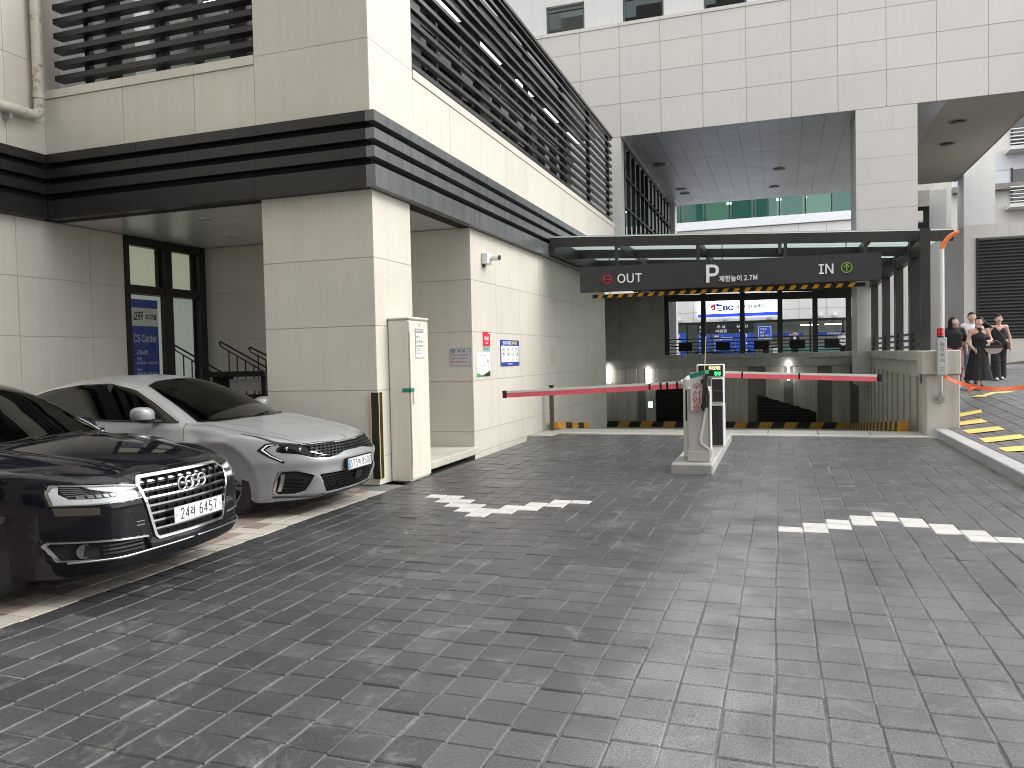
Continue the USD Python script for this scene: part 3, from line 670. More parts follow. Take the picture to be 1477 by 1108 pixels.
for a, b in zip(posts[:-1], posts[1:]):
    for z in (1.57, 1.70, 1.83): gs.part("rail_bar", bx(2.47, 2.50, a + .225, b - .065, z - .025, z + .025), steel)

# sign board with its lettering
A, Bp = np.array([-3.906, 15.821, 2.85]), np.array([1.792, 16.17, 2.85])
su = (Bp - A) / np.linalg.norm(Bp - A); sn = np.array([su[1], -su[0], 0]); sl = float(np.linalg.norm(Bp - A)); UZ = np.array([0, 0, 1.0])
sb = Thing("parking_sign_board", "long charcoal sign board reading OUT, P and IN over the ramp mouth", "sign", loc=A)
c = A + su * sl / 2 - sn * .09 + UZ * .255
sb.part("board", obox(c, su * sl / 2, sn * .09, UZ * .255), M("sign_charcoal", (.030, .030, .031), .5, noise=((3, .05),)))
def on_sign(poly, mat, name): sb.part(name, prism(poly, A + sn * .003, su, UZ, .012), mat)
def sx(u): return u
on_sign(ring(.564, .245, .087, .014).union(sbox(.49, .238, .638, .252)), signred, "no_exit_mark")
on_sign(fit(text_poly("OUT", .18, bold=1), .775, 1.268, .155, .340), paperw, "letters_out")
on_sign(fit(text_poly("P", .3, bold=2), 2.525, 2.775, .085, .435), paperw, "letter_p")
on_sign(fit(text_poly("제한높이 2.7M", .1, bold=2), 2.775, 3.49, .085, .205), paperw, "height_limit_text")
on_sign(fit(text_poly("IN", .18, bold=1), 4.612, 4.872, .148, .338), paperw, "letters_in")
on_sign(ring(5.105, .25, .10, .016).union(stroke([(5.105, .185), (5.105, .305)], .018)).union(stroke([(5.058, .255), (5.105, .308), (5.152, .255)], .018)), M("sign_green", (.20, .42, .06), .5), "entry_arrow_mark")
for u in (.75, 2.37, 4.02, 5.45):
    p = A + su * u - sn * .09; x = p[0]; sb.part("hanger", bx(x - .03, x + .03, p[1] - .03, p[1] + .03, 3.362, cz(x) - .21), steel)
cb = Thing("clearance_bar", "black and orange striped height clearance bar hanging under the sign board", "bar", loc=(-1.1, 16.38, 2.75))
a, b = np.array([-3.772, 16.369, 2.79]), np.array([1.533, 16.385, 2.79]); L = b[0] - a[0]
cb.part("bar", bar(a, b, .05, .075), blackpaint)
n = 24
for k in range(n):
    x = .10 + (L - .2) * k / n
    cb.part("orange_stripe", prism(Polygon([(x, -.0385), (x + .10, -.0385), (x + .15, .0385), (x + .05, .0385)]), a + np.array([0, -.0265, 0]), (1, 0, 0), (0, 0, 1), .0025), hazy)
for x in (-3.4, -1.1, 1.2): cb.part("hanger", bx(x - .008, x + .008, 16.37, 16.386, 2.83, 3.75), steel)

# ---------------------------------------------------------------- building that bridges the plaza
YM = 24.72; ZF = 8.4
bb = Thing("bridging_building", "pale panelled building that spans the plaza on square columns", "building", loc=(0, YM, 0))
xe = [-11.0 + 1.265 * k for k in range(15)]
xe = [-4.70 + 1.2655 * k for k in range(-12, 9)] + [6.95]
bb.part("core", bx(-20, 6.93, YM + .011, 37.2, ZF + .05, 11.86), joint)
bf = bb.holder("beam_front")
panels(bb, bf, (0, YM + .011, 0), (1, 0, 0), (0, -1, 0), xe, [ZF, 9.43, 10.29, 11.17, 11.82], panel_far, g=.007)
panels(bb, bb.holder("beam_end"), (6.93, 0, 0), (0, 1, 0), (1, 0, 0), [YM] + list(np.arange(25.99, 37.2, 1.265)) + [37.2], [ZF, 9.43, 10.29, 11.17, 11.82], panel_far, g=.007)
for a, b in zip(xe[:-1], xe[1:]): bb.part("coping", bx(a + .004, b - .004, YM - .02, YM + .4, 11.825, 11.93), panel_far, parent=bf)
sm_ = M("soffit_sheet", (.50, .52, .545), .34, metal=.2, rnd=.04, noise=((.7, .06),), bump=(2.3, .28, .05))
for i in range(-7, 12):
    for j in range(10):
        x0, y0 = -3.061 + .6235 * i + .0, YM + .06 + 1.25 * j
        if x0 + .62 < -4.72 or x0 + .6235 > 6.95: continue
        bb.part("soffit_panel", bx(max(x0, -4.72) + .004, x0 + .6195, y0 + .004, y0 + 1.246, ZF + .012, ZF + .045), sm_)
for (x, y) in ((-4.1, 28.9), (-3.9, 33.6), (-3.85, 34.6), (.0, 31.5), (-.2, 34.8), (5.2, 27.4), (5.4, 30.2)):
    bb.part("downlight", lathe((x, y, ZF - .03), [(0, .0), (.13, 0), (.13, .008), (.21, .008), (.21, .042), (0, .042)], 24), lamp_ring)
cl = bb.holder("column")
bb.part("core", bx(2.09 + B, 3.68 - B, YM + B, 26.5, .5, ZF), joint, parent=cl)
zc = [.6, 1.1, 1.87, 2.62, 3.36, 4.09, 4.82, 5.55, 6.27, 7.0, 7.745, ZF - .004]
panels(bb, cl, (2.09, YM + B, 0), (1, 0, 0), (0, -1, 0), [0, 1.59 - .003], zc, panel_far)
panels(bb, cl, (2.09 + B, YM, 0), (0, 1, 0), (-1, 0, 0), [0, 1.78], zc, panel_far)
panels(bb, cl, (3.68 - B, YM, 0), (0, 1, 0), (1, 0, 0), [0, 1.78], zc, panel_far)
c2 = bb.holder("column")
for (a, b, c, d) in ((-11, -4.74, YM + .011, 25.3),):
    bb.part("core", bx(a, b - .03, c + .001, d, 3.7, ZF), joint, parent=c2)
panels(bb, c2, (0, YM + .011, 0), (1, 0, 0), (0, -1, 0), [-11, -9.76, -8.5, -7.23, -5.97, -4.70 - .003], [3.66, 4.4, 5.15, 5.9, 6.65, 7.4, ZF - .004], panel_far)
panels(bb, c2, (-4.73, YM, 0), (0, 1, 0), (1, 0, 0), [0, .55], [3.66, 5.15, 6.65, ZF - .004], panel_far)
for k, (a, b, y0, y1) in enumerate(((7.0, 8.1, 35.9, 37.1), (6.1, 6.85, 38.5, 39.3))):
    h = bb.holder("column"); bb.part("shaft", bx(a, b, y0, y1, .8, ZF + (2 if k == 0 else -.004)), wallwhite, parent=h)
# dark glazed side under the bridge
gw2 = bb.holder("side_glazing")
ysg = np.linspace(25.32, 36.6, 13)
for k, (a, b) in enumerate(zip(ysg[:-1], ysg[1:])):
    bb.part("mullion", bx(-4.80, -4.70, a - .03, a + .03, 3.7, ZF - .1), band, parent=gw2)
    for (c, d) in ((3.7, 5.3), (5.36, 6.3), (6.36, 7.3), (7.36, ZF - .1)):
        bb.part("pane", bx(-4.77, -4.76, a + .031, b - .031, c, d), glass_d, parent=gw2)
        if k >= 5 and c > 5: bb.part("window_poster", bx(-4.758, -4.752, a + .15, b - .15, c + .12, d - .12), paperg, parent=gw2)
for z in (5.3, 6.3, 7.3): bb.part("transom", bx(-4.795, -4.705, 25.32, 36.6, z + .001, z + .059), band, parent=gw2)
bb.part("room_back", bx(-8.2, -8.1, 25.35, 37, .9, ZF), void, parent=gw2)
bb.part("end_column", bx(-5.0, -4.55, 36.7, 37.4, .8, ZF), wallwhite)
# storeys above, set back
ub = bb.holder("upper_wall")
wins = [(-9.65, -8.35), (-7.13, -5.86), (-4.62, -3.34), (-2.13, -.87), (.4, 1.65), (2.9, 4.15), (5.4, 6.65)]
ed = [-20.0] + [q for w in wins for q in w] + [6.93]
for k in range(0, len(ed), 2): bb.part("wall_pier", bx(ed[k], ed[k + 1], YM + .25, YM + .55, 11.86, 12.9), wallwhite, parent=ub)
bb.part("wall_head", bx(-20, 6.93, YM + .25, YM + .55, 12.9, 13.5), wallwhite, parent=ub)
bb.part("room", bx(-20, 6.93, YM + 3.2, YM + 3.3, 11.87, 13.4), void, parent=ub)
wf = M("window_frame_grey", (.09, .10, .105), .4)
for (a, b) in wins:
    h = bb.holder("window"); y0 = YM + .30
    for q in ((a, a + .06, 12.0, 13.6), (b - .06, b, 12.0, 13.6)): bb.part("frame", bx(q[0], q[1], y0, y0 + .1, q[2], 12.88), wf, parent=h)
    for z in (11.94, 12.72): bb.part("frame", bx(a + .06, b - .06, y0 + .002, y0 + .098, z, z + .06), wf, parent=h)
    bb.part("pane", bx(a + .06, b - .06, y0 + .04, y0 + .05, 12.0, 12.88), glass_d, parent=h)
    bb.part("blind", bx(a + .3, b - .1, y0 + .7, y0 + .72, 12.3, 12.8), M("blind_grey", (.30, .31, .31), .7) if a < -9 else UsdShade.Material.Get(stage, "/World/Looks/blind_grey"), parent=h)

# ---------------------------------------------------------------- support-centre building at the far side of the plaza
YS = 50.6
fb = Thing("support_centre", "pale far building with teal upper windows and a glazed shopfront behind the ramp", "building", loc=(0, YS, .85))
fb.part("core", bx(-15, 7.3, YS + .05, YS + .3, 3.5, 9.7), joint)
xsf = list(np.arange(-14.6, 7.4, 1.566))
fp = fb.holder("facade")
panel_b = M("bright_panel", (.74, .735, .71), .5, rnd=.02, streak=.03)
panels(fb, fp, (0, YS + .039, 0), (1, 0, 0), (0, -1, 0), xsf, [3.47, 4.08, 6.07, 7.69, 9.20], panel_b, g=.012)
fb.part("white_ledge", bx(-15, 7.3, YS - .16, YS + .04, 9.23, 9.74), M("white_ledge", (.80, .82, .86), .45), parent=fp)
tw = fb.holder("upper_window_strip")
for k, a in enumerate(np.arange(-14.7, 7.0, 1.47)):
    fb.part("pane", bx(a + .04, a + 1.43, YS + .02, YS + .03, 9.75, 11.2), glass_t, parent=tw)
    fb.part("mullion", bx(a - .04, a + .04, YS, YS + .08, 9.742, 11.2), band, parent=tw)
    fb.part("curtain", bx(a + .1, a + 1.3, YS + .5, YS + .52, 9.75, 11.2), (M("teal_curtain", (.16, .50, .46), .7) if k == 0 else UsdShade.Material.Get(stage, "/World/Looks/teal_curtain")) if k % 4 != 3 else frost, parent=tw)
fb.part("room_back", bx(-15, 7.3, YS + 5, YS + 5.1, .85, 13), M("room_wall", (.35, .36, .33), .8))
fb.part("room_floor", bx(-15, 7.3, YS + .06, YS + 5, 9.3, 9.5), void)
fb.part("parapet", bx(-15, 7.3, YS + .02, YS + .4, 11.25, 13.2), panel_b)
for x in (-4, -.7, 1.6, 4.0): fb.part("ceiling_light", bx(x, x + 1.2, YS + 1.9, YS + 2.3, 11.1, 11.15), lamp)
sf = fb.holder("shopfront")
fb.part("head_rail", bx(-15, 7.3, YS, YS + .1, 3.32, 3.46), band, parent=sf)
for k, a in enumerate(np.arange(-14.7, 7.1, 1.82)):
    fb.part("mullion", bx(a - .05, a + .05, YS, YS + .1, .85, 3.318), band, parent=sf)
    fb.part("pane", bx(a + .051, a + 1.769, YS + .04, YS + .05, .85, 3.318), glass, parent=sf)
for x in (-3.0, 1.2, 2.6): fb.part("ceiling_light", bx(x, x + 1.0, YS + 1.6, YS + 2.0, 3.13, 3.17), lamp, parent=sf)
fb.part("counter", bx(-1.2, 4.6, YS + 1.4, YS + 1.5, .85, 1.82), M("teal_counter", (.22, .42, .42), .5), parent=sf)
for k, x in enumerate((-6.08, -3.27, -.65, 2.28, 3.06)): fb.part("wall_lamp", lathe((x, YS - .07, 3.63), [(0, -.07), (.08, -.05), (.15, 0), (.15, .08), (0, .08)], 16, axis=(0, 1, 0)), white, parent=sf)
def wallpost(name, label, cat, x0, x1, z0, z1, mat, y=None, items=(), group=None, depth=.03):
    y = YS - .06 if y is None else y
    t = Thing(name, label, cat, loc=((x0 + x1) / 2, y, z0), group=group)
    t.part("board", bx(x0, x1, y, y + depth, z0, z1), mat)
    for nm, poly, mt in items: t.part(nm, prism(poly, (0, y - .003, 0), (1, 0, 0), (0, 0, 1), .007), mt)
    return t
x0, x1 = -4.89, -.16
wallpost("centre_sign", "wide white lit sign with a red and blue emblem and blue strip, over the shopfront", "sign", x0, x1, 3.74, 4.75, lit_sign, y=YS - .25, depth=.2, items=[
    ("blue_strip", sbox(x0, 3.74, x1, 3.95), lit_blue),
    ("emblem_red", Polygon([(-4.13, 4.45), (-3.81, 4.59), (-3.81, 4.21), (-3.92, 4.17), (-3.92, 4.34), (-4.13, 4.32)]).union(sbox(-4.05, 4.16, -3.92, 4.26)), signred),
    ("emblem_blue", Polygon([(-3.78, 4.59), (-3.40, 4.48), (-3.40, 4.40), (-3.78, 4.43)]).union(sbox(-3.75, 4.26, -3.46, 4.33)).union(sbox(-3.67, 4.12, -3.40, 4.18)), blue),
    ("letters_bc", fit(text_poly("BC", .2, bold=6), -3.37, -2.73, 4.13, 4.45), blue),
    ("name_text", fit(text_poly("대평 기업지원센터", .2, bold=3), -2.59, -.97, 4.19, 4.46), navy),
    ("small_text", fit(text_poly("031 - 389 8.30", .1), -1.28, -.27, 4.59, 4.67), printgrey),
    ("strip_text", fit(text_poly("1:1 기업 맞춤 컨설팅  |  정책자금  |  벤처인증  |  경영지원", .1, bold=1), -4.05, -1.0, 3.80, 3.90), paperw)])
wallpost("blue_window_poster", "tall bright blue poster with stacked white characters, leftmost on the shopfront", "poster", -6.56, -5.67, .9, 2.83, blue_p, items=[
    ("character", fit(text_poly(ch, .2, bold=3), -6.24, -6.02, 2.51 - .364 * k, 2.73 - .364 * k), paperw) for k, ch in enumerate("부인력모금")])
wallpost("dark_window_sign", "black window sign with two rows of white Korean words above the blue posters", "sign", -4.94, -1.57, 2.73, 3.31, M("sign_black", (.02, .022, .025), .3), items=[
    ("word", fit(text_poly(w_, .2, bold=2), a, b, z, z + .18), paperw) for w_, a, b, z in (("정", -4.86, -4.66, 3.06), ("자", -4.86, -4.66, 2.79), ("무 상", -3.78, -3.24, 3.06), ("지원금", -3.86, -3.16, 2.79), ("상담신", -2.59, -1.92, 3.06), ("환", -2.46, -2.27, 2.79))])
for lab, a, b in (("second from the left, with lines of small white text", -4.94, -4.21), ("in the middle, with a yellow heading and a keyhole box", -4.02, -2.78), ("with three round white emblems down its middle", -2.67, -1.57)):
    m_ = (a + b) / 2; it = []
    if "yellow" in lab: it = [("heading", sbox(a + .07, 2.51, a + .36, 2.60), yellowp)] + [("text_line", fit(text_poly(s, .1, bold=1), a + .07, a + .07 + w, z, z + .12), paperw) for s, w, z in (("정책자금", .47, 2.29), ("벤처기업", .57, 2.10), ("세무지원", .54, 1.91), ("상담", .34, 1.64))] + [("box_outline", sbox(a + .49, 2.32, b - .08, 2.48).difference(sbox(a + .51, 2.34, b - .10, 2.46)), paperw)]
    elif "round" in lab: it = [("round_emblem", ring(m_, z, .16, .07).union(sbox(m_ - .03, z - .13, m_ + .03, z + .13)), paperw) for z in (2.54, 2.10, 1.64)]
    else: it = [("text_line", fit(text_poly(s, .1, bold=1), a + .07, a + .07 + w, z, z + .095), paperw) for s, w, z in (("지원 안내", .47, 2.5), ("절차", .27, 2.22), ("상담 문의", .49, 1.82), ("교육", .4, 1.48), ("031-1", .34, 1.21))]
    wallpost("blue_info_poster", "dark blue shopfront poster " + lab, "poster", a, b, .9, 2.70, blue_p, items=it)
wallpost("framed_blue_sign", "small framed blue notice with white lines, right of the black window sign", "sign", -1.35, -.51, 2.29, 3.13, blue_p, items=[
    ("frame_line", sbox(-1.31, 2.33, -.55, 3.09).difference(sbox(-1.28, 2.36, -.58, 3.06)), paperw)] + [("text_line", fit(text_poly(s, .1, bold=1), -1.21, -1.21 + w, z, z + .13), paperw) for s, w, z in (("사업자", .4, 2.86), ("정부", .27, 2.66), ("지원 상담", .54, 2.45))])
wallpost("blue_strip_sign", "narrow blue strip sign across the shopfront glass, nearer the middle", "sign", -.48, 1.28, 2.43, 2.64, blue, items=[("text", fit(text_poly("상담 신청", .1, bold=1), .47, 1.01, 2.48, 2.59), paperw)])
wallpost("blue_strip_sign", "narrow blue strip sign across the shopfront glass, at its right end", "sign", 2.1, 3.5, 2.43, 2.64, blue, items=[("text", fit(text_poly("정책자금상담", .1, bold=1), 2.63, 3.37, 2.48, 2.59), paperw)])
hd = Thing("hedge", "low clipped green hedge growing behind the back parapet", "hedge", loc=(-1.9, 29.6, .84))
hm = M("hedge_leaf", (.045, .085, .025), .6, rnd=.4)
lv_, lf_ = [], []
for k in range(2600):
    c = np.array([rng.uniform(-3.0, -.9), rng.uniform(29.45, 29.8), rng.uniform(.86, 1.62 + .06 * math.sin(k))]); a = np.array([rng.gauss(0, 1) for _ in range(3)]); a /= np.linalg.norm(a); b = np.cross(a, (.3, .5, .8)); b /= np.linalg.norm(b)
    s = .035; n_ = len(lv_) ; lv_ += [c - a * s, c + b * s * .5, c + a * s, c - b * s * .5]; lf_ += [[n_, n_ + 1, n_ + 2], [n_, n_ + 2, n_ + 3]]
hd.part("leaves", (np.array(lv_), np.array(lf_)), hm, kind="stuff"); hd.part("planter", bx(-3.05, -.85, 29.42, 29.85, .84, .95), conc_dark)

# ---------------------------------------------------------------- utility building on the right
YU, XU = 29.5, 5.75
ub_ = Thing("utility_building", "pale panelled utility block with a large dark roller shutter on the right", "building", loc=(XU, YU, .85))
ub_.part("core", join(bx(XU + B, 14, YU + B, YU + 4, .6, 5.55), ), joint)
panels(ub_, ub_.holder("front_wall"), (XU, YU + B, 0), (1, 0, 0), (0, -1, 0), [0, .36], [.85, 1.76, 2.7, 3.65, 4.55, 5.12], panel_far)
panels(ub_, ub_.holder("front_wall"), (XU, YU + B, 0), (1, 0, 0), (0, -1, 0), [.36, 1.3, 2.5, 3.7, 4.9, 8], [.85, 1.30, 1.78], panel_far)
panels(ub_, ub_.holder("front_wall"), (XU, YU + B, 0), (1, 0, 0), (0, -1, 0), [0, .36 + .94, 2.5, 3.7, 4.9, 8], [5.12, 5.56], panel_far)
panels(ub_, ub_.holder("side_wall"), (XU + B, YU, 0), (0, 1, 0), (-1, 0, 0), [0, 1.2, 2.6, 4.0], [.85, 1.76, 2.7, 3.65, 4.55, 5.56], panel_far)
sh = ub_.holder("shutter")
shm = M("shutter_metal", (.022, .023, .025), .45, rnd=.1)
for k in range(30):
    z = 1.80 + .11 * k; ub_.part("shutter_slat", (np.array([[XU + .38, YU - .005, z], [14, YU - .005, z], [14, YU - .05, z + .045], [XU + .38, YU - .05, z + .045], [14, YU - .005, z + .108], [XU + .38, YU - .005, z + .108]]), np.array([[0, 1, 2], [0, 2, 3], [3, 2, 4], [3, 4, 5]])), shm, parent=sh)
ub_.part("shutter_frame", join(bx(XU + .362, XU + .40, YU - .06, YU + .02, 1.785, 5.115)), band, parent=sh)
sp = Thing("planting_bed", "low bare soil bed with a stone edge at the foot of the utility block", "planter", loc=(7.4, 28.8, .85))
v = []
gx, gy = np.meshgrid(np.linspace(6.2, 12, 40), np.linspace(27.9, 29.46, 12))
zz = .86 + .24 * np.clip((gx - 6.2) * .6, 0, 1) * np.clip((gy - 27.9) * 1.2, .25, 1) + .05 * meshkit.fbm(np.stack([gx * 3, gy * 3, gx * 0], -1))
V = np.stack([gx, gy, zz], -1).reshape(-1, 3); Fq = [[i * 40 + j, i * 40 + j + 1, (i + 1) * 40 + j + 1, (i + 1) * 40 + j] for i in range(11) for j in range(39)]
sp.part("soil", (V, np.array(Fq)), M("soil", (.15, .125, .095), .95, noise=((8, .3), (60, .25))))
sp.part("edge_stone", cbx(6.1, 12, 27.75, 27.89, .80, .97, .015), gran)
# far apartment buildings at the right edge, beyond the bridge
ap = Thing("far_apartment_building", "bright far building with white panels and glass balconies at the right edge", "building", loc=(14, 52, 0))
ap.part("wall", bx(9.5, 26, 52, 60, 0, 22), panel_far)
panels(ap, ap.holder("panel_band"), (0, 51.98, 0), (1, 0, 0), (0, -1, 0), [9.5, 11.6, 13.7, 15.8, 18, 20.2], [10.8, 11.6, 12.4], M("cool_panel", (.60, .63, .68), .5, rnd=.02), g=.012)
ap.part("dark_soffit", bx(9.5, 26, 51.4, 51.97, 10.45, 10.78), conc_dark)
for z in (12.5, 9.3, 5.0):
    h = ap.holder("balcony"); ap.part("slab", bx(12.2, 20, 50.8, 51.97, z, z + .2), wallwhite, parent=h)
    for k in range(5): ap.part("rail", bx(12.2, 20, 50.8, 50.83, z + .3 + .2 * k, z + .34 + .2 * k), satin, parent=h)
    h = ap.holder("window"); ap.part("pane", bx(12.6, 14.6, 51.93, 51.96, z + .3, z + 2.3), glass_m, parent=h); ap.part("frame", bx(12.5, 12.599, 51.9, 51.97, z + .25, z + 2.4), band, parent=h)
    ap.part("pane", bx(15.4, 17.4, 51.93, 51.96, z + .3, z + 2.3), glass_m, parent=h)
for q in ((3.75, 6.15, 38.2, 38.6, 7.68, 8.38, panel_far), (3.75, 5.44, 38.3, 38.6, .85, 7.679, void), (5.95, 6.15, 38.3, 38.6, .85, 7.679, void), (5.441, 5.949, 38.3, 38.6, .85, 7.02, void), (5.441, 5.949, 38.3, 38.6, 7.56, 7.679, void)): bb.part("rear_wall", bx(*q[:6]), q[6])
ap2 = Thing("far_tiled_building", "pale yellow tiled far building glimpsed between the columns at the right", "building", loc=(9, 60, 0))
ap2.part("wall", bx(3.5, 11.5, 60, 68, 0, 16), M("pale_tile", (.72, .69, .60), .6, noise=((1, .05),)))
for k in range(9): ap2.part("floor_line", bx(3.5, 11.5, 59.96, 59.99, 1.2 + 1.5 * k, 1.28 + 1.5 * k), paperg)

nbg = Thing("opposite_building", "added tall grey building out of view behind the viewpoint, there to block skylight", "building", loc=(-16, -14, 0))  # unseen block added to shade the near facade from the sky
nbg.part("wall", bx(-45, -1.5, -24, -3.6, 0, 36), M("added_building_wall", (.22, .21, .20), .6))
nbg.part("wall", bx(-1.5, 13, -24, -3.6, 0, 18), UsdShade.Material.Get(stage, "/World/Looks/added_building_wall"))
for k in range(4):
    for j in range(11): nbg.part("window", bx(-42 + 4.6 * j, -39.2 + 4.6 * j, -3.59, -3.56, 1.2 + 3.6 * k, 3.6 + 3.6 * k), glass_m)
# ---------------------------------------------------------------- things on and beside the near building
UY, UX = np.array([0, 1.0, 0]), np.array([1.0, 0, 0])
cab = Thing("utility_cabinet", "tall ivory enamel cabinet with a notice, standing against the pillar", "cabinet", loc=(-4.56, 9.16, 0))
cab.part("body", cbx(-4.705, -4.425, 8.89, 9.45, .0, 2.05, .012), ivory)
cab.part("door", cbx(-4.424, -4.408, 8.897, 9.443, .03, 2.03, .006), ivory)
cab.part("lid", cbx(-4.706, -4.398, 8.875, 9.465, 2.051, 2.085, .016), ivory)
cab.part("handle", cbx(-4.4075, -4.395, 8.945, 8.965, .98, 1.13, .004), satin)
cab.part("lock_strip", bx(-4.4075, -4.404, 8.895, 8.905, .2, 1.9), ivory_s)
def decal(t, name, poly, x, mat, d=.002): return t.part(name, prism(poly, (x, 0, 0), UY, UZ, d), mat)
n_ = Thing("cabinet_notice", "small white printed notice in a dark frame on the ivory cabinet door", "notice", loc=(-4.405, 9.2, 1.7))
decal(n_, "frame", sbox(9.06, 1.56, 9.30, 1.94), -4.4075, printgrey, .003)
decal(n_, "paper", sbox(9.07, 1.57, 9.29, 1.885), -4.404, paperw)
decal(n_, "heading", fit(text_poly("비상전원설비 안내", .05, bold=1), 9.075, 9.285, 1.90, 1.93), -4.404, paperw)
for k, (a, z) in enumerate(((9.08, 1.86), (9.08, 1.80), (9.15, 1.80), (9.22, 1.80), (9.08, 1.745), (9.15, 1.745), (9.22, 1.745))): decal(n_, "pictogram", sbox(a, z - .02, a + (.06 if k else .12), z - .012).union(sbox(a + .01, z - .045, a + .022, z - .02)).union(circ(a + .04, z - .035, .008, 4)), -4.4018, printblack, .001)
for k in range(4): decal(n_, "text_line", sbox(9.08, 1.68 - .022 * k, 9.2 + .03 * (k % 2), 1.688 - .022 * k), -4.4018, printgrey, .001)
decal(cab, "maker_mark", Polygon([(9.17, 1.985), (9.19, 2.0), (9.19, 1.985), (9.21, 2.01), (9.21, 1.99), (9.185, 1.975)]), -4.4075, signred)
tp = Thing("green_tape", "strip of dark green tape wrapped round the edge of the ivory cabinet", "tape", loc=(-4.45, 8.9, 1.16))
tp.part("tape", join(bx(-4.52, -4.402, 8.8865, 8.8885, 1.135, 1.185), bx(-4.4074, -4.402, 8.8865, 8.99, 1.135, 1.185)), green)
cg = Thing("corner_guard", "black rubber corner guard with yellow edges at the foot of the pillar", "corner guard", loc=(XF, YF, .1))
cg.part("rubber", join(cbx(XF - .085, XF + .025, YF - .025, YF + .0, .08, 1.15, .006), cbx(XF + .0005, XF + .025, YF - .0, YF + .085, .08, 1.15, .006)), black)
for q in (bx(XF - .084, XF - .077, YF - .029, YF - .0255, .08, 1.15), bx(XF + .0255, XF + .029, YF - .02, YF - .010, .08, 1.15), bx(XF + .0255, XF + .029, YF + .072, YF + .079, .08, 1.15)): cg.part('yellow_stripe', q, gold)
sc = Thing("security_camera", "white box and bullet camera mounted high on the white wall corner", "camera", loc=(XF, 12.4, 3.2))
sc.part("mount_box", cbx(XF + .001, XF + .11, 12.27, 12.50, 3.11, 3.30, .012), white)
sc.part("arm", tube([(XF + .10, 12.42, 3.2), (XF + .15, 12.47, 3.22)], .025, 10), white)
d = np.array([.85, -.20, -.05]); d /= np.linalg.norm(d); c0 = np.array([XF + .14, 12.44, 3.225])
sc.part("camera_body", tube([c0 - d * .03, c0, c0 + d * .10], [.03, .045, .045], 18), white)
sc.part("hood", tube([c0 + d * .10, c0 + d * .13], [.050, .050], 18), white); sc.part("lens", tube([c0 + d * .1301, c0 + d * .136], .043, 18), black)
sc.part("cable", tube([(XF + .03, 12.30, 3.11), (XF + .03, 12.30, 3.06)], .02, 8), black)

w = XF + .0015
s1 = Thing("red_wall_sign", "red sign with white marks and a teal foot, topmost on the white wall", "sign", loc=(XF, 12.4, 1.83))
decal(s1, "board", sbox(12.24, 1.66, 12.57, 1.985), w, teal_p, .004); decal(s1, "red_field", sbox(12.24, 1.74, 12.57, 1.985), w + .0045, signred)
decal(s1, "mark", fit(text_poly("유신", .1, bold=4), 12.30, 12.49, 1.84, 1.91), w + .0068, paperw); decal(s1, "small_text", fit(text_poly("주차장", .1, bold=2), 12.34, 12.46, 1.78, 1.81), w + .0068, paperw)
decal(s1, "corner_mark", sbox(12.47, 1.95, 12.55, 1.97), w + .0068, paperw); decal(s1, "foot_text", fit(text_poly("입주안내", .1, bold=2), 12.27, 12.50, 1.68, 1.72), w + .0048, printgrey)
s2 = Thing("arrow_wall_sign", "white sign with a red up arrow and green and black foot, under the red sign", "sign", loc=(XF, 12.25, 1.45))
decal(s2, "board", sbox(11.93, 1.235, 12.55, 1.64), w, paperw, .004)
decal(s2, "heading", fit(text_poly("입구안내", .1), 12.08, 12.36, 1.575, 1.605), w + .0045, printgrey, .001); decal(s2, "rule", sbox(11.98, 1.55, 12.42, 1.554), w + .0045, teal_p, .001)
decal(s2, "cs_text", fit(text_poly("CS", .1), 11.98, 12.14, 1.39, 1.45), w + .0045, paperg, .001); decal(s2, "center_text", fit(text_poly("Center", .1), 12.15, 12.37, 1.40, 1.435), w + .0045, teal_p, .001)
decal(s2, "arrow", stroke([(12.45, 1.36), (12.45, 1.53)], .014).union(stroke([(12.41, 1.47), (12.45, 1.53), (12.49, 1.47)], .014)), w + .0045, printred, .001)
decal(s2, "green_foot", Polygon([(11.93, 1.235), (11.93, 1.30), (12.2, 1.255), (12.2, 1.235)]), w + .0045, greenp, .001); decal(s2, "black_foot", Polygon([(12.2, 1.235), (12.2, 1.255), (12.55, 1.33), (12.55, 1.235)]), w + .0045, printblack, .001)
s3 = Thing("blue_guide_sign", "blue and white guide sign with four outlined pictograms on the white wall", "sign", loc=(XF, 13.6, 1.6))
decal(s3, "board", sbox(13.09, 1.385, 14.14, 1.86), w, blue, .005); decal(s3, "white_field", sbox(13.13, 1.46, 14.10, 1.755), w + .0055, paperw, .0012)
decal(s3, "heading", fit(text_poly("전기차 충전", .1, bold=3), 13.22, 13.68, 1.775, 1.84), w + .0055, paperw, .001); decal(s3, "heading_yellow", fit(text_poly("주차장", .1, bold=3), 13.72, 14.0, 1.775, 1.84), w + .0055, yellowp, .001)
for k in range(4):
    a = 13.25 + .245 * k; decal(s3, "pictogram", rrect(a - .06, a + .06, 1.56, 1.72, .055).difference(rrect(a - .05, a + .05, 1.57, 1.71, .046)).union(circ(a, 1.68, .015, 5)).union(sbox(a - .02 + .01 * k, 1.59, a + .02 + .008 * k, 1.63)), w + .0068, printblack if k != 2 else printgrey, .001)
    decal(s3, "caption", fit(text_poly(("충전중", "이동", "금지", "주차")[k], .05, bold=1), a - .05, a + .05, 1.485, 1.525), w + .0068, (yellowp, yellowp, printgrey, printred)[k], .001)
decal(s3, "foot_text", fit(text_poly("관리사무소", .05, bold=2), 13.48, 13.75, 1.41, 1.44), w + .0055, paperw, .001)
s4 = Thing("faded_notice", "pale faded paper notice far along the white wall toward the ramp", "notice", loc=(XF, 16.5, 1.58))
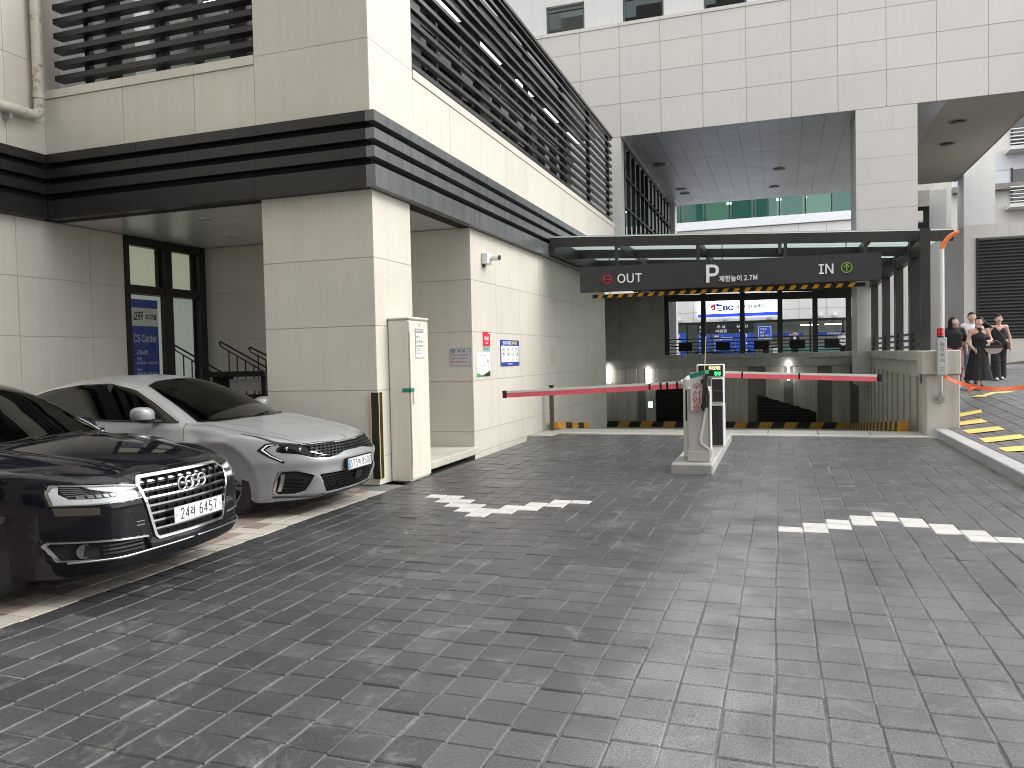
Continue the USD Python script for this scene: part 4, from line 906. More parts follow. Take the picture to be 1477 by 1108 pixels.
decal(s4, "paper", sbox(16.25, 1.39, 16.72, 1.77), w, M("faded_paper", (.56, .55, .52), .6), .002)
for k in range(4): decal(s4, "text_line", fit(text_poly(("외부차량", "주차금지", "견인조치", "관리소")[k], .05), 16.32, 16.62, 1.66 - .075 * k, 1.71 - .075 * k), w + .0025, M("faded_red", (.50, .36, .33), .6) if k == 0 else UsdShade.Material.Get(stage, "/World/Looks/faded_red"), .001)
s5 = Thing("no_parking_notice", "pale grey notice with a prohibition mark and red text on the recessed wall", "notice", loc=(-4.9, YW, 1.56))
def dec2(t, name, poly, mat, o=.002, d=.001): return t.part(name, prism(poly, (0, YW - o, 0), UX, UZ, d), mat)
dec2(s5, "board", sbox(-5.11, 1.42, -4.73, 1.715), paperg, .002, .004)
dec2(s5, "border", sbox(-5.10, 1.43, -4.74, 1.705).difference(sbox(-5.094, 1.436, -4.746, 1.699)), printgrey, .0066)
dec2(s5, "prohibition_mark", ring(-5.045, 1.665, .032, .008).union(stroke([(-5.065, 1.685), (-5.025, 1.645)], .008)), printblack, .0066)
dec2(s5, "heading", fit(text_poly("게 임", .1, bold=1), -4.97, -4.84, 1.645, 1.685), printblack, .0066)
for k, sx_ in enumerate(("관리자의 승낙 없이 불법 주차", "차량은 견인조치 합니다", "위반시 과태료가 부과됩니다")): dec2(s5, "text_line", fit(text_poly(sx_, .1, bold=1), -5.08, -4.77 - .03 * (k > 0), 1.585 - .055 * k, 1.615 - .055 * k), printred, .0066)
# banner in the window
bn = Thing("window_banner", "blue and white service centre banner hanging inside the ground floor window", "banner", loc=(XI, 10.39, 1.8))
xb = XI - .085
decal(bn, "sheet", sbox(10.09, .6, 10.69, 2.64), xb, blue_b, .003); decal(bn, "white_band", sbox(10.09, 2.20, 10.69, 2.50), xb + .0035, paperw, .001)
decal(bn, "logo_block", Polygon([(10.15, 2.29), (10.17, 2.42), (10.36, 2.44), (10.355, 2.31)]), xb + .005, printblack, .001)
decal(bn, "logo_letters", fit(text_poly("KCC", .1, bold=3), 10.175, 10.345, 2.315, 2.415), xb + .0065, paperw, .001)
decal(bn, "logo_name", fit(text_poly("KCC건설", .1, bold=4), 10.41, 10.65, 2.31, 2.40), xb + .005, printblack, .001)
decal(bn, "title", fit(text_poly("CS Center", .1, bold=0), 10.15, 10.65, 1.93, 2.06), xb + .0035, paperw, .001)
for s_, a, b, z, h in (("근무시간", 10.20, 10.44, 1.72, .08), ("평일", 10.20, 10.30, 1.63, .05), ("AM 09:00 ~ PM 17:30", 10.20, 10.64, 1.565, .042), ("점심", 10.20, 10.30, 1.455, .045), ("PM 12:00 ~ PM 13:00", 10.20, 10.64, 1.39, .042)):
    decal(bn, "text_line", fit(text_poly(s_, .1, bold=2 if h > .06 else 1), a, b, z, z + h), xb + .0035, paperw, .001)

def handrail(label, x, y, z, n, dx=.17, dz=-.085):
    t = Thing("stair_handrail", label, "handrail", loc=(x, y, 0))
    p = np.array([x, y, z]); d_ = np.array([dx, 0, dz]); e = p + d_ * n
    t.part("top_rail", tube([p + (0, 0, -.05), p + (-.03, 0, -.02), p, p + d_ * n * .5, e], .016, 8), band)
    t.part("lower_rail", tube([p + (0, 0, -.05), p + (0, 0, -.08), e + (0, 0, -.1)], .012, 8), band)
    for k in range(1, n + 1, 1): t.part("baluster", tube([(p + d_ * k) - (0, 0, .08), (x + dx * k, y, .0)], .012, 8), band)
handrail("dark stair handrail in front of the ground floor window, sloping down to the right", -9.56, 10.55, 1.87, 6)
handrail("dark stair handrail against the shaded back wall, beside the pillar", -9.25, 11.3, 1.93, 6)
handrail("short dark handrail closest to the pillar, under the overhang", -8.75, 11.45, 1.82, 4, .16, -.07)
bc = Thing("black_stand", "black metal stand with a pale panel, half hidden behind the silver car", "stand", loc=(-7.95, 10.2, 0))
bc.part("top", cbx(-8.45, -7.4, 10.0, 10.5, 1.34, 1.42, .01), matte)
for x in (-8.4, -7.5): bc.part("leg", bx(x, x + .08, 10.05, 10.45, 0, 1.339), matte)
bc.part("panel", bx(-8.2, -7.56, 10.2, 10.22, 1.12, 1.3), paperg); bc.part("shelf", bx(-8.319, -7.501, 10.05, 10.45, .95, 1.05), matte)

# ---------------------------------------------------------------- barrier island
isl = Thing("barrier_island", "long low granite island that carries the barrier machines", "island", loc=(-1.1, 12.2, 0))
for a in np.arange(10.2, 14.2, 1.015): isl.part("kerb_stone", cbx(-1.365, -.835, a + .003, a + 1.012, -.1, .125, .015), M("island_granite", (.34, .335, .32), .65, noise=((2, .12), (120, .14)), speck=(6, .62, (.2, .2, .19), .5)) if a < 10.3 else UsdShade.Material.Get(stage, "/World/Looks/island_granite"))
bm = Thing("barrier_machine", "pale grey barrier machine with a lowered red and white arm to its left", "barrier", loc=(-1.03, 10.65, .125))
mg = M("machine_grey", (.44, .43, .40), .4, noise=((3, .04),), streak=.12); mgl = M("machine_light", (.62, .61, .58), .35)
bm.part("housing", cbx(-1.17, -.885, 10.42, 10.82, .126, 1.10, .018), mg)
bm.part("plinth", cbx(-1.178, -.877, 10.412, 10.828, .1255, .27, .01), mg)
bm.part("rear_tower", cbx(-1.245, -1.0, 10.60, 11.02, .126, 1.245, .05), mgl)
bm.part("slot", bx(-1.21, -1.19, 10.597, 10.602, .65, 1.06), matte)
sw = stroke([(-.905, 1.06), (-.915, .86), (-1.0, .42), (-.985, .37), (-.875, .29), (-.872, .2)], .028)
bm.part("white_trim", prism(sw, (0, 10.4195, 0), UX, UZ, .012), white)
bm.part("trim_edge", bx(-.8845, -.872, 10.41, 10.60, .30, 1.06), white)
def arm(t, a, b, segs, y):
    """A boom from a to b: silver top strip, red body, black joints at the given fractions, black end cap."""
    a, b = np.array(a, float), np.array(b, float); d = b - a; L = np.linalg.norm(d); d /= L; u = np.array([-d[2], 0, d[0]]) * (1 if d[0] > 0 else -1)
    cut = [0] + segs + [1.0]
    for k in range(len(cut) - 1):
        p, q = a + d * L * (cut[k] + (.006 if k else 0)), a + d * L * (cut[k + 1] - .006)
        t.part("red_section", bar(p - u * .017, q - u * .017, .045, .066, up=u), red); t.part("white_top", bar(p + u * .0335, q + u * .0335, .047, .033, up=u), white)
    t.part("core", bar(a, b, .03, .085, up=u), black)
    t.part("end_cap", bar(b, b + d * .05, .05, .11, up=u), black)
bm.part("hub", tube([(-1.245, 10.95, 1.13), (-1.30, 10.95, 1.128)], .06, 16), mgl)
arm(bm, (-1.30, 10.95, 1.115), (-3.86, 10.95, 1.0), [.022, .075, .11, .17], 10.95)
bm.part("hub_arm", bar((-1.0, 10.95, 1.118), (-1.30, 10.95, 1.115), .055, .10), mgl)
rb = Thing("entry_barrier", "slim grey entry barrier with a lowered red and white boom to its right", "barrier", loc=(-.8, 12.6, 1.2))
arm(rb, (-.83, 12.6, 1.205), (1.34, 12.6, 1.125), [.12, .5], 12.6); rb.part("bracket", cbx(-.99, -.83, 12.55, 12.65, 1.14, 1.27, .01), mgl)
rb.part("post", cbx(-1.02, -.90, 12.66, 12.95, .126, 1.26, .02), mg)
nt = Thing("stop_notice", "white board with a vertical red Korean stop notice tied to the barrier machine", "notice", loc=(-1.06, 10.38, 1.1))
def fr(t, name, poly, y, mat, d=.003): return t.part(name, prism(poly, (0, y, 0), UX, UZ, d), mat)
fr(nt, "board", rrect(-1.12, -.955, .80, 1.30, .02), 10.40, M("board_grey", (.58, .57, .55), .4, streak=.1), .012)
for k, ch in enumerate("우선멈춤"): fr(nt, "character", fit(text_poly(ch, .2, bold=1), -1.09, -.995, 1.075 - .09 * k, 1.155 - .09 * k), 10.387, printred, .002)
gt = Thing("green_tape", "green and white tape tied slantwise round the top of the barrier machine", "tape", loc=(-1.03, 10.4, 1.27))
gt.part("tape", join(bar((-1.125, 10.384, 1.245), (-.93, 10.384, 1.30), .004, .055, up=(0, 0, 1)), bar((-.93, 10.384, 1.30), (-.90, 10.60, 1.30), .004, .05)), green)
rs = Thing("reflector_strap", "thin yellow and white strap standing up from the barrier machine", "strap", loc=(-.94, 10.45, 1.2))
for k in range(6): rs.part("yellow_band" if k % 2 == 0 else "white_band", bar((-.945 + .004 * k, 10.46, 1.25 + .085 * k), (-.941 + .004 * k, 10.46, 1.333 + .085 * k), .006, .035, up=(0, 1, 0)), gold if k % 3 != 2 else white)
bs = Thing("cable_bundle", "black rubber straps hanging beside the stop notice", "strap", loc=(-.92, 10.37, 1.0))
for k, (x0, x1, z0) in enumerate(((-.965, -.955, .80), (-.94, -.93, .83), (-.905, -.925, .84))): bs.part("strap", tube([(x0, 10.375, z0), (x0 + .012, 10.36, 1.0), (x1 + .01, 10.365, 1.15), (x1 + .02, 10.38, 1.26)], .016, 8), black)
for z in (.86, 1.18): bs.part("buckle", cbx(-.985, -.94, 10.355, 10.385, z - .03, z + .03, .006), black)
dsp = Thing("display_box", "white cased display with amber and green characters on top of the barrier", "display", loc=(-1.06, 12.0, 1.24))
y = 12.14
dsp.part("case", cbx(-1.215, -.805, y, y + .16, 1.176, 1.375, .015), white); dsp.part("screen", bx(-1.185, -.827, y - .006, y - .0005, 1.192, 1.36), black)
fr(dsp, "amber_text", fit(text_poly("어서오세요", .1, bold=3), -1.03, -.86, 1.285, 1.35), y - .0065, led_y); fr(dsp, "green_text", fit(text_poly("환영", .1, bold=4), -.95, -.86, 1.205, 1.265), y - .0065, led_g)
cr = Thing("card_reader", "black fronted card reader column with white edges behind the barrier machine", "card reader", loc=(-.96, 12.1, .125))
y = 12.12
cr.part("upper_case", cbx(-1.0, -.815, y, y + .22, .79, 1.17, .015), white); cr.part("upper_screen", bx(-.985, -.828, y - .006, y - .0005, .81, 1.15), black)
cr.part("lower_case", cbx(-1.04, -.815, y + .02, y + .30, .126, .785, .012), white); cr.part("lower_panel", bx(-1.02, -.838, y + .012, y + .0195, .15, .75), black)
cr.part("red_line", bx(-.97, -.84, y - .008, y - .0065, .97, .978), redlens)
rp = Thing("arm_rest_post", "slim dark brown post beside the white wall at the ramp edge", "post", loc=(-4.52, 15.65, 0))
rp.part("post", cbx(-4.56, -4.48, 15.61, 15.69, 0.004, .93, .008), M("brown_post", (.085, .05, .045), .4, streak=.2)); rp.part("cap", cbx(-4.57, -4.47, 15.60, 15.70, .931, .95, .005), steel)

# ---------------------------------------------------------------- warning post on the pier
ap_ = Thing("warning_light_post", "grey alarm box with a red beacon and a tall white pole on the stone pier", "warning light", loc=(2.62, 15.25, .6))
gb = M("alarm_grey", (.36, .37, .37), .35, metal=.3, noise=((5, .05),))
ap_.part("box", cbx(2.545, 2.70, 15.16, 15.29, 1.06, 1.72, .012), gb)
fr(ap_, "label_plate", rrect(2.562, 2.683, 1.10, 1.69, .02), 15.159, M("label_silver", (.50, .51, .51), .4), .002)
for k, ch in enumerate("출차주의"): fr(ap_, "character", fit(text_poly(ch, .2, bold=1), 2.585, 2.66, 1.57 - .095 * k, 1.645 - .095 * k), 15.156, printgrey, .002)
for k in range(3): fr(ap_, "text_line", sbox(2.585, 1.20 - .03 * k, 2.655, 1.21 - .03 * k), 15.156, printgrey, .002)
ap_.part("beacon_base", disc((2.61, 15.225, 1.735), .055, .03), black); ap_.part("beacon", lathe((2.61, 15.225, 1.75), [(0, 0), (.058, 0), (.058, .03), (.052, .035), (.058, .04), (.058, .11), (.05, .135), (0, .14)], 24), redlens, smooth=30)
ap_.part("pole", tube([(2.655, 15.33, 1.5), (2.655, 15.33, 3.26)], .034, 16), white)
th = np.linspace(0, 1, 10)
ap_.part("orange_arm", tube([(2.655 + .26 * t ** 1.3, 15.33, 3.26 + .26 * math.sin(t * math.pi / 2) ** .9) for t in th], .037, 14), orange, smooth=40)
ap_.part("pipe", tube([(2.61, 15.22, 1.06), (2.61, 15.22, .80), (2.61, 15.225, .72), (2.61, 15.25, .665), (2.61, 15.30, .65), (2.61, 15.35, .65)], .036, 16), satin, smooth=40)
ap_.part("flange", disc((2.61, 15.352, .65), .085, .014, (0, 1, 0), 28), satin)
ot = Thing("orange_barrier_tape", "orange tape sagging from the alarm box across the right-hand walkway", "tape", loc=(3.5, 15, .8))
P0, P1, P2 = np.array([2.66, 15.2, 1.06]), np.array([3.2, 15.0, .66]), np.array([4.4, 14.2, 1.12])
pts = []
for t in np.linspace(0, 1, 30):
    pts.append((1 - t) ** 2 * P0 + 2 * t * (1 - t) * (P1 + np.array([.1, 0, -.06])) + t * t * P2)
v = []; f = []
for k, p in enumerate(pts):
    tw = .25 + .45 * math.sin(k * .5); o = np.array([0, math.sin(tw), math.cos(tw)]) * .035; v += [p - o, p + o]
    if k: f += [[2 * k - 2, 2 * k, 2 * k + 1], [2 * k - 2, 2 * k + 1, 2 * k - 1]]
ot.part("tape", (np.array(v), np.array(f)), tapeo)
ot.part("loose_end", tube([pts[9], pts[9] + (-.08, 0, -.03), pts[9] + (-.12, 0, -.10)], [.02, .03, .012], 6), tapeo)
stn = Thing("stanchion", "orange stanchion holding the end of the tape beside the walkway", "stanchion", loc=(4.4, 14.2, .3))
stn.part("post", tube([(4.4, 14.2, .31), (4.4, 14.2, 1.25)], .04, 14), orange); stn.part("base", disc((4.4, 14.2, .34), .2, .05), black)
# lamps on the ramp back wall
def tl(x, z0, z1, lab):
    t = Thing("tube_light", lab, "light", loc=(x, YB - .05, z0)); t.part("back_plate", bx(x - .04, x + .04, YB - .03, YB - .003, z0 - .03, z1 + .03), white)
    t.part("tube", tube([(x, YB - .06, z0), (x, YB - .06, z0 + (z1 - z0) * .55)], .042, 10), lamp); t.part("tube", tube([(x, YB - .06, z0 + (z1 - z0) * .62), (x, YB - .06, z1)], .042, 10), lamp)
tl(-4.6, .42, 1.05, "upright lit tube light on the ramp wall above the left barrier arm")
tl(.24, .55, 1.2, "upright lit tube light on the ramp wall above the right barrier arm")
tl(-6.05, .5, 1.15, "upright lit tube light at the far left, beside the end of the white wall")
ex = Thing("exit_light", "small lit pale green exit sign low on the ramp back wall", "sign", loc=(-4.52, YB - .05, -.3)); ex.part("case", bx(-4.62, -4.42, YB - .05, YB - .003, -.42, -.18), black); ex.part("lit_face", bx(-4.60, -4.44, YB - .056, YB - .051, -.40, -.20), exitlit)
for (x, z, l_) in ((-5.5, .1, "upper"), (-5.5, -.3, "lower")): t = Thing("wall_plate", f"{l_} of two small pale plates on the ramp wall beside the exit sign", "plate", loc=(x, YB, z)); t.part("plate", cbx(x - .06, x + .06, YB - .03, YB - .004, z - .16, z + .16, .01), paperg)
# ---------------------------------------------------------------- shaped bodies from a field (used by the cars and the people)
def surface_nets(Fv, org, h):
    """The zero surface of a field sampled on a grid, as (vertices, triangles)."""
    s = Fv < 0
    nx, ny, nz = Fv.shape
    c = [(i, j, k) for i in (0, 1) for j in (0, 1) for k in (0, 1)]
    cnt = np.zeros((nx - 1, ny - 1, nz - 1), np.int8)
    for i, j, k in c: cnt += s[i:nx - 1 + i, j:ny - 1 + j, k:nz - 1 + k]
    act = (cnt > 0) & (cnt < 8)
    I = np.argwhere(act); N = len(I)
    val = np.stack([Fv[I[:, 0] + i, I[:, 1] + j, I[:, 2] + k] for i, j, k in c], 1)
    acc = np.zeros((N, 3)); num = np.zeros(N); C_ = np.array(c, float)
    for a in range(8):
        for b in range(a + 1, 8):
            if np.abs(C_[a] - C_[b]).sum() != 1: continue
            va, vb = val[:, a], val[:, b]; x = (va < 0) != (vb < 0)
            t = np.where(x, va / np.where(x, va - vb, 1), 0)
            acc += np.where(x[:, None], C_[a] + (C_[b] - C_[a]) * t[:, None], 0); num += x
    V = (I + acc / num[:, None]) * h + np.array(org)
    idx = np.full(act.shape, -1, np.int32); idx[tuple(I.T)] = np.arange(N)
    out = []
    for ax in range(3):
        o1, o2 = [q for q in range(3) if q != ax]
        lo = [slice(None)] * 3; hi = [slice(None)] * 3; lo[ax] = slice(0, -1); hi[ax] = slice(1, None)
        ch = s[tuple(lo)] != s[tuple(hi)]
        E = np.argwhere(ch); E = E[(E[:, o1] > 0) & (E[:, o2] > 0) & (E[:, o1] < act.shape[o1]) & (E[:, o2] < act.shape[o2])]
        q = []
        for d1, d2 in ((0, 0), (1, 0), (1, 1), (0, 1)):
            e = E.copy(); e[:, o1] -= d1; e[:, o2] -= d2; q.append(idx[tuple(e.T)])
        q = np.stack(q, 1); flip = s[tuple(E.T)]
        if ax == 1: flip = ~flip
        q = np.where(flip[:, None], q[:, ::-1], q)
        out.append(q)
    q = np.vstack(out); q = q[(q >= 0).all(1)]
    F = np.vstack([q[:, [0, 1, 2]], q[:, [0, 2, 3]]])
    a = V[F[:, 0]]; vol = np.einsum("ij,ij->i", a, np.cross(V[F[:, 1]], V[F[:, 2]])).sum()
    return V, (F if vol > 0 else F[:, ::-1])
def smax(a, b, k):
    h = np.maximum(k - np.abs(a - b), 0) / k
    return np.maximum(a, b) + h * h * k * .25
def smin(a, b, k): return -smax(-a, -b, k)
def split(V, F, phi):
    """Cuts a mesh along phi = 0 and returns the (phi < 0) and the other side."""
    neg = phi < 0; n = neg[F].sum(1)
    sides = [[F[n == 3]], [F[n == 0]]]
    V = list(V); cache = {}; base = len(V); newv = []
    def mid(a, b):
        k = (a, b) if a < b else (b, a)
        if k not in cache:
            t = phi[k[0]] / (phi[k[0]] - phi[k[1]]); t = min(max(t, .02), .98)
            cache[k] = base + len(newv); newv.append(V[k[0]] + (V[k[1]] - V[k[0]]) * t)
        return cache[k]
    A, Bq = [], []
    for tri in F[(n == 1) | (n == 2)]:
        s = neg[tri]; lone = s if s.sum() == 1 else ~s
        i = int(np.argmax(lone)); a, b, c = int(tri[i]), int(tri[(i + 1) % 3]), int(tri[(i + 2) % 3])
        p, q = mid(a, b), mid(a, c)
        one, two = [[a, p, q]], [[p, b, c], [p, c, q]]
        if neg[a]: A += one; Bq += two
        else: Bq += one; A += two
    V = np.vstack([np.array(V), np.array(newv)]) if newv else np.array(V)
    res = []
    for s, extra in ((sides[0][0], A), (sides[1][0], Bq)):
        f = np.vstack([s, np.array(extra, int).reshape(-1, 3)]); u, inv = np.unique(f, return_inverse=True)
        res.append((V[u], inv.reshape(-1, 3)))
    return res
def sdist(poly, P):
    """Signed distance to a shapely polygon, negative inside."""
    pts = shapely.points(P); d = shapely.distance(poly.boundary, pts)
    return np.where(shapely.contains(poly, pts), -d, d)
def cr(x, y):
    from scipy.interpolate import PchipInterpolator
    return PchipInterpolator(x, y)

glass_c = pane_mat("car_window_glass", (.10, .105, .105), 1.25)
tyre_m = M("tyre_rubber", (.022, .022, .023), .8, noise=((30, .15),))
lens = pane_mat("lamp_lens", (.93, .94, .95), .8)
seat_m = M("car_interior", (.045, .043, .04), .8)
alum = M("wheel_alloy", (.50, .50, .51), .28, metal=.9)
grille_b = M("grille_black", (.010, .010, .011), .25)

class Car:
    def __init__(s, name, label, P, loc, heading, paint):
        s.t = Thing(name, label, "car", loc=loc, rotz=heading); s.P = P; s.paint = paint
        s.build_field(); s.mesh_body()
    def field(s, x, y, z):
        """Body field; y is taken as |y|. x, y, z broadcast."""
        P = s.P; zt, zc, hw = P["ztop"](x), P["zcab"](x), P["hw"](x)
        cw = (y / .9) ** 2
        zz = np.clip((z - .2) / .75, 0, 1.2)
        side = y - (hw + P["sidez"](zz) + P["crease"](x, z))
        top = z - (zt - P["crown"](x) * cw - .02 * np.exp(-((y - P["bulge"](x)) / .12) ** 2) * 0 + P["hoodline"](x, y))
        front = x - P["nose"](y, z)
        rear = -(x + P["L"]) + .10 * (y / .9) ** 2 + .3 * np.clip(z - .95, 0, 1) + .25 * np.clip(.45 - z, 0, 1)
        bot = (P["zbot"](x) + .02 * np.clip(y - .6, 0, 1)) - z
        k = .07
        b = smax(smax(smax(top, side, P["kshoulder"]), smax(front * .9, rear, .05), .055), bot, .05)
        yg = P["yg"](z, x)
        ct = (z - (zc - P["roofcrown"] * (y / .65) ** 2.2)) / np.sqrt(1 + P["zcab"].derivative()(x) ** 2 * .8)
        cab = smax(ct, (y - yg) * .9, .07)
        cab = np.maximum(cab, .75 - z)
        f = smin(b, cab, .025)
        for xw in (-P["fo"], -P["fo"] - P["wb"]):
            r = np.sqrt((x - xw) ** 2 + (z - P["wr"]) ** 2)
            f = smax(f, -np.maximum(np.maximum(r - P["ar"], .62 - y), -(y - 2)), .012)
        return f
    def build_field(s):
        P = s.P; h = s.h = P.get("h", .0125)
        s.xs = np.arange(-P["L"] - .06, .10, h); s.ys = np.arange(0, P["W"] / 2 + .06, h); s.zs = np.arange(.08, P["H"] + .05, h)
        X, Y, Z = s.xs[:, None, None].astype(np.float32), s.ys[None, :, None].astype(np.float32), s.zs[None, None, :].astype(np.float32)
        s.F = s.field(X, Y, Z).astype(np.float32)
        from scipy.interpolate import RegularGridInterpolator
        s.interp = RegularGridInterpolator((s.xs, s.ys, s.zs), s.F, bounds_error=False, fill_value=.3)
    def at(s, x, y, z): return s.interp(np.stack(np.broadcast_arrays(x, np.abs(y), z), -1))
    def _root(s, f, lo, hi):
        for _ in range(26):
            m_ = (lo + hi) / 2; o = f(m_) > 0; hi = np.where(o, m_, hi); lo = np.where(o, lo, m_)
        return (lo + hi) / 2
    def fx(s, y, z):                      # the front surface seen from ahead
        y, z = np.asarray(y, float), np.asarray(z, float); return s._root(lambda x: s.at(x, y, z), np.full(y.shape, -1.2), np.full(y.shape, .08))
    def fyy(s, x, z):                     # the side surface
        x, z = np.asarray(x, float), np.asarray(z, float); return s._root(lambda y: s.at(x, y, z), np.full(x.shape, .25), np.full(x.shape, s.P["W"] / 2 + .05))
    def fz(s, x, y):                      # the upper surface
        x, y = np.asarray(x, float), np.asarray(y, float); return s._root(lambda z: s.at(x, y, z), np.full(x.shape, .5), np.full(x.shape, s.P["H"] + .04))
    def mesh_body(s):
        P = s.P; F = s.F.copy(); Y, Z, X = s.ys, s.zs, s.xs
        for poly, depth in P["front_cuts"]:
            yy, zz = np.meshgrid(Y, Z, indexing="ij"); d2 = sdist(poly, np.stack([yy, zz], -1).reshape(-1, 2)).reshape(yy.shape)
            xf = s.fx(yy.ravel(), zz.ravel()).reshape(yy.shape)
            dx = (xf - depth)[None] - X[:, None, None]           # negative in front of the recess floor
            F = np.maximum(F, -np.maximum(d2[None], dx)).astype(np.float32)
        full = np.concatenate([F[:, :0:-1], F], 1)
        V, Fc = surface_nets(full, (s.xs[0], -s.ys[-1], s.zs[0]), s.h)
        n = np.zeros_like(V)
        # side windows, windscreen and rear window are cut out of the shell
        phi_s = np.maximum(sdist(P["side_win"], V[:, [0, 2]]), .3 - np.abs(V[:, 1]))
        scr = np.maximum(sdist(P["screen"], np.stack([V[:, 0], V[:, 1]], 1)), P["zbelt"] - .06 - V[:, 2])
        rea = np.maximum(sdist(P["rear_win"], np.stack([V[:, 0], V[:, 1]], 1)), P["zbelt"] - .02 - V[:, 2])
        phi = np.minimum(np.minimum(phi_s, scr), rea)
        g, body = split(V, Fc, phi - .014)
        def again(m_, e):
            v = m_[0]; a = np.maximum(sdist(P["side_win"], v[:, [0, 2]]), .3 - np.abs(v[:, 1]))
            b = np.maximum(sdist(P["screen"], v[:, :2]), P["zbelt"] - .06 - v[:, 2]); c = np.maximum(sdist(P["rear_win"], v[:, :2]), P["zbelt"] - .02 - v[:, 2])
            return a, np.minimum(b, c)
        a, b = again(g, 0); g_in, seal = split(g[0], g[1], np.minimum(a, b))
        t = s.t
        # paint below, black inside the front recesses
        xr = s.fx(np.abs(body[0][:, 1]), np.clip(body[0][:, 2], .12, 1.0))
        dep = xr - body[0][:, 0]
        near = (body[0][:, 0] > -.75)
        inrec = np.full(len(body[0]), .05)
        for poly, depth in P["front_cuts"]:
            d2 = sdist(poly, np.stack([np.abs(body[0][:, 1]), body[0][:, 2]], 1))
            inrec = np.minimum(inrec, np.where(near, np.maximum(d2 - .012, .008 - dep), .05))
        rec, body = split(body[0], body[1], inrec)
        vz = body[0][:, 2]; arch = np.full(len(vz), .2)
        for xw in (-P["fo"], -P["fo"] - P["wb"]):
            r = np.hypot(body[0][:, 0] - xw, body[0][:, 2] - P["wr"]); arch = np.minimum(arch, np.maximum(r - P["ar"] - .004, np.abs(body[0][:, 1]) - (s.fyy(np.clip(body[0][:, 0], -P["L"] + .3, -.3), np.full(len(vz), P["wr"] + P["ar"])) - .03)))
        arch = np.minimum(arch, np.maximum(vz - (P["zbot"](body[0][:, 0]) + .02), np.abs(body[0][:, 1]) - .80))
        inner, body = split(body[0], body[1], arch)
        t.part("body", body, s.paint, smooth=40, local=True)
        t.part("window_seal", seal, black, smooth=True, local=True)
        if len(rec[1]): t.part("grille_recess", rec, matte, local=True)
        t.part("underbody", inner, matte, local=True)
        gl = g_in[0]; ys_, xs_ = gl[:, 1], gl[:, 0]
        a, b = again(g_in, 0)
        sw_, rest = split(gl, g_in[1], a)
        l, r = split(sw_[0], sw_[1], sw_[0][:, 1])
        t.part("side_windows", r, glass_c, smooth=True, local=True); t.part("side_windows", l, glass_c, smooth=True, local=True)
        f_, k_ = split(rest[0], rest[1], -(rest[0][:, 0] + P["L"] * .55))
        t.part("windscreen", f_, glass_c, smooth=True, local=True); t.part("rear_window", k_, glass_c, smooth=True, local=True)
        # cabin inside
        xs0 = P["xseat"]
        cabx = lambda x0, x1, y0, y1, z0, z1, c=.05: cbx(x0, x1, y0, y1, z0, z1, c)
        for sy in (-1, 1):
            for x0 in (xs0, xs0 - .85): t.part("seat", join(cabx(x0 - .5, x0, sy * .38 - .24, sy * .38 + .24, .35, .62, .06), cabx(x0 - .62, x0 - .48, sy * .38 - .23, sy * .38 + .23, .5, 1.08, .06), cabx(x0 - .62, x0 - .52, sy * .38 - .12, sy * .38 + .12, 1.09, 1.22, .04)), seat_m, local=True)
        t.part("dashboard", cabx(xs0 + .35, xs0 + .72, -.66, .66, .6, .90, .06), seat_m, local=True)
        th = np.linspace(0, 2 * np.pi, 25)
        t.part("steering_wheel", tube(np.stack([xs0 + .26 + .06 * np.sin(th), .38 + .18 * np.cos(th), .86 + .17 * np.sin(th)], 1), .014, 8, cap=False), black, local=True)
        t.part("floor", bx(-P["L"] + .6, -1.0, -.7, .7, .26, .30), matte, local=True)
        s.wheels()
    def wheels(s):
        P = s.P; R = P["wr"]; w = .235
        prof = [(R * .62, -w / 2 + .01), (R * .70, -w / 2), (R * .93, -w / 2 + .005), (R * .985, -w / 2 + .03), (R, -w / 2 + .06), (R, w / 2 - .06), (R * .985, w / 2 - .03), (R * .93, w / 2 - .005), (R * .70, w / 2), (R * .62, w / 2 - .01)]
        for xw in (-P["fo"], -P["fo"] - P["wb"]):
            for sy in (-1, 1):
                c = np.array([xw, sy * (P["W"] / 2 - .03 - w / 2), R]); a = (0, sy, 0)
                hub = s.t.holder("wheel")
                s.t.part("tyre", lathe(c, prof, 44, a), tyre_m, parent=hub, smooth=40, local=True)
                rim = [(R * .60, -w / 2 + .02), (R * .70, w / 2 - .012), (R * .685, w / 2 + .0), (R * .655, w / 2 - .006), (R * .63, w / 2 - .05)]
                s.t.part("rim", lathe(c, rim, 44, a), alum, parent=hub, smooth=40, local=True)
                s.t.part("rim_back", disc(c + np.array(a) * .01, R * .62, .01, a, 30), matte, parent=hub, local=True)
                sp_ = []
                for k in range(P["spokes"]):
                    for off in ((-.09, .09) if P["twin"] else (0,)):
                        th = 2 * np.pi * k / P["spokes"] + off; th2 = 2 * np.pi * k / P["spokes"] + off * 1.6
                        p = c + np.array([math.cos(th) * R * .12, 0, math.sin(th) * R * .12]) + np.array(a) * (w / 2 - .03); q = c + np.array([math.cos(th2) * R * .66, 0, math.sin(th2) * R * .66]) + np.array(a) * (w / 2 - .012)
                        sp_.append(bar(p, q, .035, .03, up=a))
                s.t.part("spokes", join(*sp_, disc(c + np.array(a) * (w / 2 - .02), R * .17, .03, a, 20)), alum, parent=hub, local=True)
                s.t.part("brake_disc", disc(c + np.array(a) * .03, R * .5, .02, a, 30), satin, parent=hub, local=True)
    # pieces laid on the surface --------------------------------------------------
    def dense(s, poly, e=.02):
        v, f = trimesh.creation.triangulate_polygon(poly, engine="earcut")
        v = np.column_stack([v, np.zeros(len(v))]); v, f = trimesh.remesh.subdivide_to_size(v, f, e, max_iter=14); m_ = trimesh.Trimesh(v, f, process=True); m_.merge_vertices()
        return np.array(m_.vertices)[:, :2], np.array(m_.faces)
